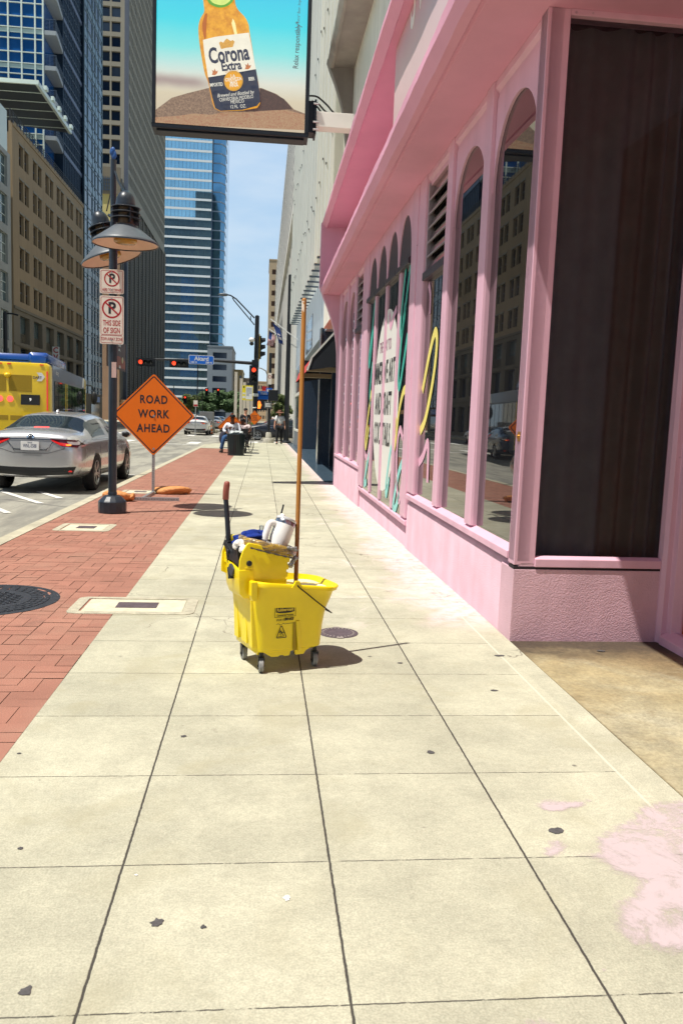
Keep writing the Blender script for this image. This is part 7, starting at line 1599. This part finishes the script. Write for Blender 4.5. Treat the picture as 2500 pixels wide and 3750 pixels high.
MB().tube([(0, 0, za), (xx_(780, 1320), 0, zz_(780, 1320)), (xx_(530, 1315), 0, zz_(530, 1315))], [.13, .10, .06], 12).box(-.32, .2, -.2, .2, za-.25, za+.25).build('mast_arm', M_sig, sp_, smooth=40)
la = [(xx_(932, 1165), 0, zz_(932, 1165)), (xx_(865, 1095), 0, zz_(865, 1095)), (xx_(845, 1082), 0, zz_(845, 1082)), (xx_(825, 1078), 0, zz_(825, 1078))]
lb_ = [(xx_(932, 1190), 0, zz_(932, 1190)), (xx_(856, 1099), 0, zz_(856, 1099)), (xx_(852, 1090), 0, zz_(852, 1090))]
MB().tube(la, .05, 8).tube(lb_, .04, 8).bar((xx_(918, 1158), 0, zz_(918, 1158)), (xx_(918, 1174), 0, zz_(918, 1174)), .06, .06).build('luminaire_arm', M_sig, sp_, smooth=50)
MB().add(*lump((xx_(818, 1079), 0, zz_(818, 1079)), .3, 3, 3, .05, (1.3, .6, .4), 3)).build('luminaire', MATS['lamp_shade_grey'], sp_, smooth=60)
cm = (xx_(922, 1248), -.2, zz_(922, 1248)); MB().add(*lump((cm[0], cm[1], cm[2]+.05), .2, 3, 3, .03, (1.1, 1, .9), 3)).build('camera_dome', M_platew, sp_, smooth=60); MB().add(*lump((cm[0], cm[1], cm[2]-.22), .16, 3, 3, .03, (1, 1, .9), 3)).box(cm[0], 0, -.26, -.14, cm[2]+.1, cm[2]+.18).build('camera_lens', M_trim, sp_, smooth=60)
MB().lathe([(.20, za-2.4), (.215, za-2.38), (.215, za-2.2), (.20, za-2.18)], 18, cap=False).lathe([(.20, 2.0), (.215, 2.02), (.215, 2.06), (.20, 2.08)], 18, cap=False).build('bands', M_silver2, sp_, smooth=40)
def sat(u, v, y, dy=0): q = px(u, v, y); return (q.x, y+dy, q.z)
signal('horizontal traffic signal with red lit at the left end of the mast arm', sat(534, 1326, YP-.35), 0, True)
signal('horizontal traffic signal with red lit next to the blue street name sign', sat(656, 1331, YP-.35), 0, True)
signal('upright traffic signal with red lit on the face of the black pole', sat(929, 1374, YP-.45), R(8), False, s=1.05)
signal('upright traffic signal seen edge-on with a yellow border, hung beside the pole', sat(956, 1273, 44.0), R(95), False, lit=9, yellow_edge=True, s=1.0)
signal('horizontal traffic signal with red lit above the bus roof at the left edge', sat(29, 1317, YP-.35), 0, True)
q_ = px(22, 1317, YP); fp = thing('signal_pole', 'black signal pole standing at the left edge of the view behind the bus', 'signal pole', (q_.x, YP, 0)); MB().lathe([(.16, 0), (.14, 8.1), (.001, 8.2)], 16).tube([(0, 0, 8.05), (.5, 0, 8.05), (.9, 0, 7.95)], .06, 8).build('pole', M_sig, fp, smooth=40)
# street name sign
sn_ = px(737.5, 1318, YP-.3); ns = thing('street_sign', 'blue street name sign reading Akard on the mast arm', 'sign', (sn_.x, YP-.3, sn_.z), R(1.5))
M_sb = mat('street_sign_blue', (.008, .14, .62), .4, var=.05)
sw_, shh = .86, .29
MB().prism(rrect(-sw_-.04, sw_+.04, -shh-.035, shh+.035, .09, 4), lambda a, b, d: (a, d, b), .0, .03).build('border', M_platew, ns); MB().prism(rrect(-sw_, sw_, -shh, shh, .07, 4), lambda a, b, d: (a, d, b), -.006, .0).build('plate', M_sb, ns)
mb = MB().add(*words('Akard', .44, T(.02, -.008, .075) @ FACE, .95, .010)); mb.add(*words('100 N', .19, T(-.54, -.008, -.19) @ FACE, .95, .006)); mb.add(*words('200 N', .19, T(.54, -.008, -.19) @ FACE, .95, .006)); mb.build('lettering', M_platew, ns)
# short signal post on its concrete block, near corner
cb0 = gp(983, 1622); cp_ = thing('corner_post', 'black corner signal post standing on a round concrete block', 'signal pole', (cb0.x, cb0.y+.3, 0)); cy_ = cb0.y+.3
MB().lathe([(.30, -.05), (.30, .20), (.29, .22), (.17, .23), (.15, .50), (.12, .56), (.001, .57)], 12).build('concrete_block', mat('block_concrete', (.45, .43, .36), .9, var=.15, vs=8, bump=.3), cp_, smooth=30)
MB().lathe([(.075, .5), (.07, 4.75), (.001, 4.78)], 14).build('post', M_sig, cp_, smooth=40)
def cx_(u, v, y=None): q = px(u, v, y or cy_); return q.x-cb0.x, q.z
a = cx_(983, 1428); b = cx_(1019, 1469); MB().box(a[0], b[0]-.02, -.35, .0, b[1], a[1]).build('pedestrian_signal_back', M_sig, cp_, bevel=.03)
ow = thing('one_way_sign', 'small one way sign with a white arrow pointing left on the corner post', 'sign', sat(982, 1483, cy_-.12))
MB().box(-.19, .19, 0, .006, -.165, .165).build('plate', M_platew, ow); mb = MB().box(-.18, .18, -.002, .0, -.155, -.105).box(-.18, .18, -.002, .0, .105, .155).box(-.18, -.15, -.002, 0, -.105, .105).box(.15, .18, -.002, 0, -.105, .105)
mb.build('black_border', M_pbl, ow); MB().poly([(-.14, -.004, 0), (-.05, -.004, -.085), (-.05, -.004, -.04), (.14, -.004, -.04), (.14, -.004, .04), (-.05, -.004, .04), (-.05, -.004, .085)]).build('arrow', mat('arrow_grey', lin(214, 214, 210), .5, var=0), ow)
MB().add(*words('ONE WAY', .06, T(.04, -.006, 0) @ FACE, .8, .001)).build('lettering', M_pbl, ow)
hw_ = sat(988, 1387, cy_-.1); rs = thing('parking_sign', 'narrow white sign with a red ring on the corner post above the blue sign', 'sign', hw_)
MB().box(-.10, .10, 0, .005, -.30, .30).build('plate', M_sgn, rs); mb = MB()
for k in range(20): a0, a1 = 2*math.pi*k/20, 2*math.pi*(k+1)/20; mb.poly([(r*math.cos(q), -.002, .1+r*math.sin(q)) for r, q in ((.09, a0), (.09, a1), (.065, a1), (.065, a0))])
mb.build('red_ring', M_red, rs)
bs_ = thing('bus_stop_sign', 'small blue bus sign on the corner post', 'sign', sat(986, 1430, cy_-.12)); MB().box(-.17, .17, 0, .006, -.13, .13).build('plate', M_sb, bs_); MB().add(*words('M', .2, T(.08, -.002, -.02) @ FACE, 1, .004)).box(-.12, -.04, -.003, 0, -.07, .08).build('symbol', M_platew, bs_)
pedq = sat(951, 1482, YP-.5); pd = thing('pedestrian_signal', 'pedestrian signal showing a lit orange hand beside the black pole', 'traffic light', pedq)
MB().box(-.22, .55, 0, .3, -.40, .40).build('housing', M_sig, pd, bevel=.03)
hm_ = MB().box(-.14, .06, -.02, 0, -.28, .02)
for k in range(4): hm_.box(-.14+k*.052, -.10+k*.052, -.02, 0, .02, .22+(.05 if k in (1, 2) else 0))
hm_.box(.06, .12, -.02, 0, -.12, .06); hm_.build('lit_hand', mat('hand_orange', (1, .18, .02), .4, var=0, emit=2.4, ecol=(1, .17, .02)), pd)
for (u_, v_, lbx, tx) in ((967, 1441, 'blue street name sign beyond the black pole, upper of two', 'Field'), (966, 1455, 'blue street name sign beyond the black pole, lower of two', '')):
    s_ = thing('street_sign', lbx, 'sign', sat(u_, v_, 61)); MB().box(-.62, .62, 0, .03, -.17, .17).build('plate', M_sb, s_)
    if tx: MB().add(*words(tx, .28, T(0, -.004, 0) @ FACE, .9, .005)).build('lettering', M_platew, s_)
# tall black pole at the corner of the finned office
bp0 = gp(1047, 1622); tb2 = thing('street_pole', 'tall plain black pole at the corner of the office building', 'pole', (bp0.x, bp0.y+.15, 0)); MB().lathe([(.30, 0), (.30, .05), (.17, .12), (.15, .3), (.13, 3), (.10, 9), (.001, 9.05)], 18).build('shaft', M_sig, tb2, smooth=40)
# bus stop sign, white poles
yq = 50.5; q0 = px(917, 1440, yq); ys_ = thing('timetable_sign', 'tall yellow bus timetable panel on a thin post', 'sign', (q0.x, yq, 0))
zt_, zb2 = px(910, 1412, yq).z, px(910, 1466, yq).z; wl, wr_ = px(887, 1440, yq).x-q0.x, px(926, 1440, yq).x-q0.x
MB().box(wl, wr_, 0, .02, zb2, zt_).build('panel', mat('panel_yellow', (.80, .66, .02), .5, var=.05), ys_); MB().box(wl+.22, wr_-.03, -.004, 0, zb2+.06, zt_-.07).box(wl+.03, wl+.18, -.004, 0, zb2+.12, zb2+.26).box(wl+.03, wl+.18, -.004, 0, zb2+.36, zb2+.46).build('timetable', M_platew, ys_)
for j in range(7): MB().box(wl+.26, wl+.33+(.26 if j < 5 else .1), -.006, -.004, zt_-.18-j*.075, zt_-.155-j*.075).build('printed_row', M_dmull, ys_)
MB().lathe([(.055, 0), (.001, .004)], 16, T(wl+.10, -.001, zt_-.10) @ Matrix.Rotation(R(90), 4, 'X'), cap=False).build('round_mark', M_trim, ys_)
MB().box(-.03, .03, .02, .06, 0, zt_).build('post', M_galv, ys_)
q1 = px(902, 1600, 33); gs = thing('street_pole', 'slim galvanised sign post beside the wheelchair', 'pole', (q1.x, 33, 0)); MB().box(-.025, .025, -.025, .025, 0, 1.35).build('post', M_galv, gs); 
M_wp = mat('white_post', lin(206, 198, 184), .5, var=.06)
for (u_, v_, y_, lbx) in ((865, 1362, 64, 'tallest white square post, left end of the row'), (884, 1386, 66, 'second white square post of the row by the timetable sign'), (896, 1400, 68, 'third white square post in the row behind the timetable sign'), (906, 1466, 70, 'fourth white square post under the timetable sign'), (915, 1466, 72, 'fifth white square post under the timetable sign'), (922, 1466, 74, 'rearmost white square post, right end of the row')):
    q_ = px(u_, v_, y_); wp = MB().box(-.11, .11, -.11, .11, 0, px(u_, v_ if v_ < 1410 else 1415, y_).z).build('shelter_post', M_wp); wp.location = (q_.x, y_, 0); tag(wp, lbx, 'post', 'white posts along the far pavement')
gx = px(756, 1500, 70.5); gbx = thing('concrete_barrier', 'tall grey concrete box at the far kerb beside the traffic', 'barrier', (gx.x, 70.5, 0)); MB().box(-.58, .58, 0, 1.6, 0, 1.68).build('box', mat('barrier_concrete', lin(128, 132, 134), .8, var=.1, vs=1, streak=.15), gbx, bevel=.03); MB().box(-.70, .9, -.25, 1.8, -.1, .10).build('plinth', M_kerb, gbx)
nq = px(715, 1600, 60); n_ = thing('parking_sign', 'small white and red kerb sign on a thin post by the white sedan', 'sign', (nq.x, 60, ROAD)); MB().box(-.03, .03, 0, .05, 0, 2.5).build('post', M_galv, n_); MB().box(-.15, .15, -.02, 0, 2.1, 2.55).build('plate', M_sgn, n_); MB().box(-.13, .13, -.025, -.02, 2.12, 2.26).build('red_band', M_red, n_)
pq = px(915, 1555, 54); pln = thing('planter', 'dark planter box of bright green leaves by the black signal pole', 'planter', (pq.x, 58.5, 0)); MB().box(-.5, .45, 0, .5, 0, .55).build('box', M_trim, pln, bevel=.02)
# flags on the office corner
def flag(label, p0, p1, m_list, poly_cells, nm='flag'):
    f = thing('flag', label, 'flag', p0); a = Vector(p0); b = Vector(p1)-a
    MB().tube([(0, 0, 0), tuple(b)], .028, 8).build('flag_pole', M_platew, f, smooth=50); return f, b
def cloth_grid(f, C0, C1, D0, D1, mfun, mats, nx=14, ny=13, nm='flag_cloth'):
    mb = MB(); g_ = []
    for i in range(nx+1):
        for j in range(ny+1):
            s, t_ = i/nx, j/ny; v = (Vector(C0).lerp(Vector(C1), s)).lerp(Vector(D0).lerp(Vector(D1), s), t_); v.y += .09*math.sin(t_*6+s*3)*t_; v.x += .04*math.sin(s*7+t_*4)*t_; g_.append(v)
    b0 = len(mb.v); mb.v += [tuple(v) for v in g_]
    for i in range(nx):
        for j in range(ny): mb.f.append([b0+i*(ny+1)+j, b0+(i+1)*(ny+1)+j, b0+(i+1)*(ny+1)+j+1, b0+i*(ny+1)+j+1]); mb.m.append(mfun(i, j))
    return mb.build(nm, mats, f, smooth=60)
fy = 44.0
base1 = px(1050, 1225, fy); tip1 = px(990, 1168, fy); f1_, b1 = flag('dark blue flag hanging from the upper pole on the office corner', (1.75, fy, base1.z-.25), tuple(tip1), None, None)
L0 = lambda u, v: tuple(px(u, v, fy)-Vector((1.75, fy, base1.z-.25)))
M_fb = mat('flag_blue', (.012, .035, .16), .8, var=.1, vs=6); M_fw = mat('flag_white', lin(214, 206, 206), .8, var=.05); M_fr = mat('flag_red', lin(168, 44, 56), .8, var=.08)
cloth_grid(f1_, L0(997, 1180), L0(1024, 1202), L0(1022, 1255), L0(1041, 1265), lambda i, j: 1 if (j in (6, 8, 9) and 4 < i < 10) else 0, [M_fb, M_fw])
tip2 = px(985, 1205, fy+.8); f2_, b2 = flag('striped red and white flag with a blue corner on the lower pole', (1.75, fy+.8, base1.z-.6), tuple(tip2), None, None)
L1 = lambda u, v: tuple(px(u, v, fy+.8)-Vector((1.75, fy+.8, base1.z-.6)))
cloth_grid(f2_, L1(986, 1210), L1(1008, 1232), L1(978, 1264), L1(1002, 1268), lambda i, j: 0 if j < 7 and i < 7 else (1 if (i % 2) else 2), [M_fb, M_fw, M_fr], 13, 13)
# banner and far lamp
bq = px(972, 1440, 90); bn = thing('banner_sign', 'dark red banner sign far along the right pavement', 'banner', (bq.x, 90, bq.z)); MB().box(-.38, .38, 0, .05, -.55, .75).build('sheet', M_red, bn); MB().box(-.3, .3, -.01, 0, -.1, 0).box(-.3, .3, -.01, 0, .15, .25).build('print', M_fw, bn); MB().cyl((.45, .05, -bq.z), (.45, .05, 1.0), .05).build('post', M_sig, bn)
lq = px(976, 1395, 84); l3 = thing('street_lamp', 'distant thin cobra head street lamp on the right pavement', 'street lamp', (lq.x+.1, 84, 0)); MB().tube([(0, 0, 0), (0, 0, 5.6), (-.2, 0, 6.1), (-.7, 0, 6.35), (-1.1, 0, 6.38)], .06, 8).build('pole', M_galv, l3, smooth=50); MB().add(*lump((-1.25, 0, 6.36), .2, 3, 2, .05, (1.4, .6, .4), 3)).build('lamp_head', M_galv, l3, smooth=50)
for i, (u_, y_) in enumerate(((790, 118), (830, 121))): signal(('far red signal over the avenue before the round tree' if i == 0 else 'far red signal over the avenue beside the white posts'), sat(757+i*42, 1435, y_), 0, False, s=.8, grp='far traffic signals')
for (u_, v_, lbx) in ((678, 1463, 'tiny red traffic signal in front of the left round tree'),): signal(lbx, sat(u_, v_, 112), 0, False, s=.8, grp='far traffic signals')
for (u_, y_, h_, lbx) in ((722, 100, 13.2, 'thin brown pole before the trees'), (740+0, 130, 9, 'thin dark lamp pole in front of the round tree'), (636, 118, 9, 'thin dark lamp pole at the foot of the blue tower')):
    q_ = px(u_, 1500, y_); o = MB().cyl((0, 0, 0), (0, 0, h_*.62), .07, .05, 8).build('utility_pole', M_sig, smooth=40); o.location = (q_.x, y_, 0); tag(o, lbx, 'pole', 'thin poles along the far avenue')
# ================================================================== TREES
M_bark = mat('bark', (.07, .055, .04), .9, var=.3, vs=8); M_leafA = mat('leaf_green', (.075, .135, .045), .7, var=.25, vs=1.2, island=.5); M_leafB = mat('leaf_olive', (.11, .145, .04), .7, var=.25, vs=1.5, island=.5)
def tree(name, label, loc, r, hc, zc_, n, leaf, m, squash=.85, trunk=.16, seed=1, cat='tree', grp=None):
    t = thing(name, label, cat, loc, 0, grp); q = random.Random(seed)
    blobs = [Vector((q.gauss(0, .42)*r, q.gauss(0, .42)*r, zc_+q.uniform(-.62, .62)*hc)) for _ in range(26)]
    mb = MB(); mb.tube([(0, 0, 0), (.03, .02, zc_*.35), (.0, .05, zc_*.8)], [trunk, trunk*.8, trunk*.5], 9)
    for b in blobs[:12]: mb.tube([(0, 0, zc_*.4+q.uniform(0, .3)*zc_), tuple(Vector((b.x*.45, b.y*.45, (b.z+zc_*.6)/2))), tuple(b)], [trunk*.42, trunk*.25, trunk*.08], 5)
    mb.build('trunk', M_bark, t, smooth=50); lf = MB()
    for _ in range(n):
        b = q.choice(blobs); d = Vector((q.gauss(0, 1), q.gauss(0, 1), q.gauss(0, 1))).normalized()*(r*.36*q.random()**.45); p_ = b+Vector((d.x, d.y, d.z*squash))
        a1 = Vector((q.gauss(0, 1), q.gauss(0, 1), q.gauss(0, .6))).normalized(); a2 = a1.orthogonal().normalized(); s = leaf*q.uniform(.6, 1.3)
        lf.poly([p_-a1*s, p_+a2*s*.45, p_+a1*s, p_-a2*s*.45])
    lf.build('crown', m, t); return t
def tpx(u, y): return (px(u, 1500, y).x, y, 0)
tree('broadleaf_tree', 'smaller yellowish green tree left of the round tree before the blue tower', tpx(697, 230), 2.8, 2.3, 5.0, 5200, .36, M_leafB, seed=4)
tree('broadleaf_tree', 'large round dark green tree at the foot of the blue banded tower', tpx(774, 232), 4.4, 3.3, 5.6, 11000, .38, M_leafA, seed=5, trunk=.36)
tree('broadleaf_tree', 'dark green tree behind the white posts right of the large round tree', tpx(858, 235), 3.6, 3.4, 5.6, 8000, .36, M_leafA, seed=6)
tree('broadleaf_tree', 'hazy green trees far left of the round tree behind the road sign', tpx(650, 234), 3.2, 2.0, 3.8, 5200, .34, M_leafA, seed=9)
tree('street_tree', 'loose olive green young tree beside the tall black pole at the corner', (px(1030, 1500, 58.8).x, 58.8, 0), .78, 1.15, 2.15, 5200, .085, M_leafB, seed=7, trunk=.05)
tree('planter_plant', 'low bright green leafy plant growing in the dark planter', (pq.x, 58.75, .3), .32, .2, .5, 700, .06, mat('leaf_bright', (.14, .24, .03), .7, var=.2, island=.5), seed=8, trunk=.02, cat='plant')
# traffic cones along the far lane
def cone(label, x, y):
    c = thing('traffic_cone', label, 'traffic cone', (x, y, ROAD), 0, 'cones in the far lane')
    MB().box(-.2, .2, -.2, .2, 0, .05).build('base', M_trim, c, bevel=.01); MB().lathe([(.13, .05), (.03, .72), (.001, .73)], 14).build('cone_body', M_org, c, smooth=40); MB().lathe([(.115, .17), (.085, .32)], 14, T(.0, 0, 0), cap=False).lathe([(.074, .46), (.055, .58)], 14, cap=False).build('white_collar', M_platew, c, smooth=40)
cone('banded traffic cone standing by the traffic at the concrete barrier, left one', px(764, 1570, 67).x, 67); cone('banded traffic cone nearer the concrete barrier, right one', px(774, 1570, 66).x, 66)
for k, o in enumerate([o for o in bpy.data.objects if o.name.startswith('Empty')]): pass
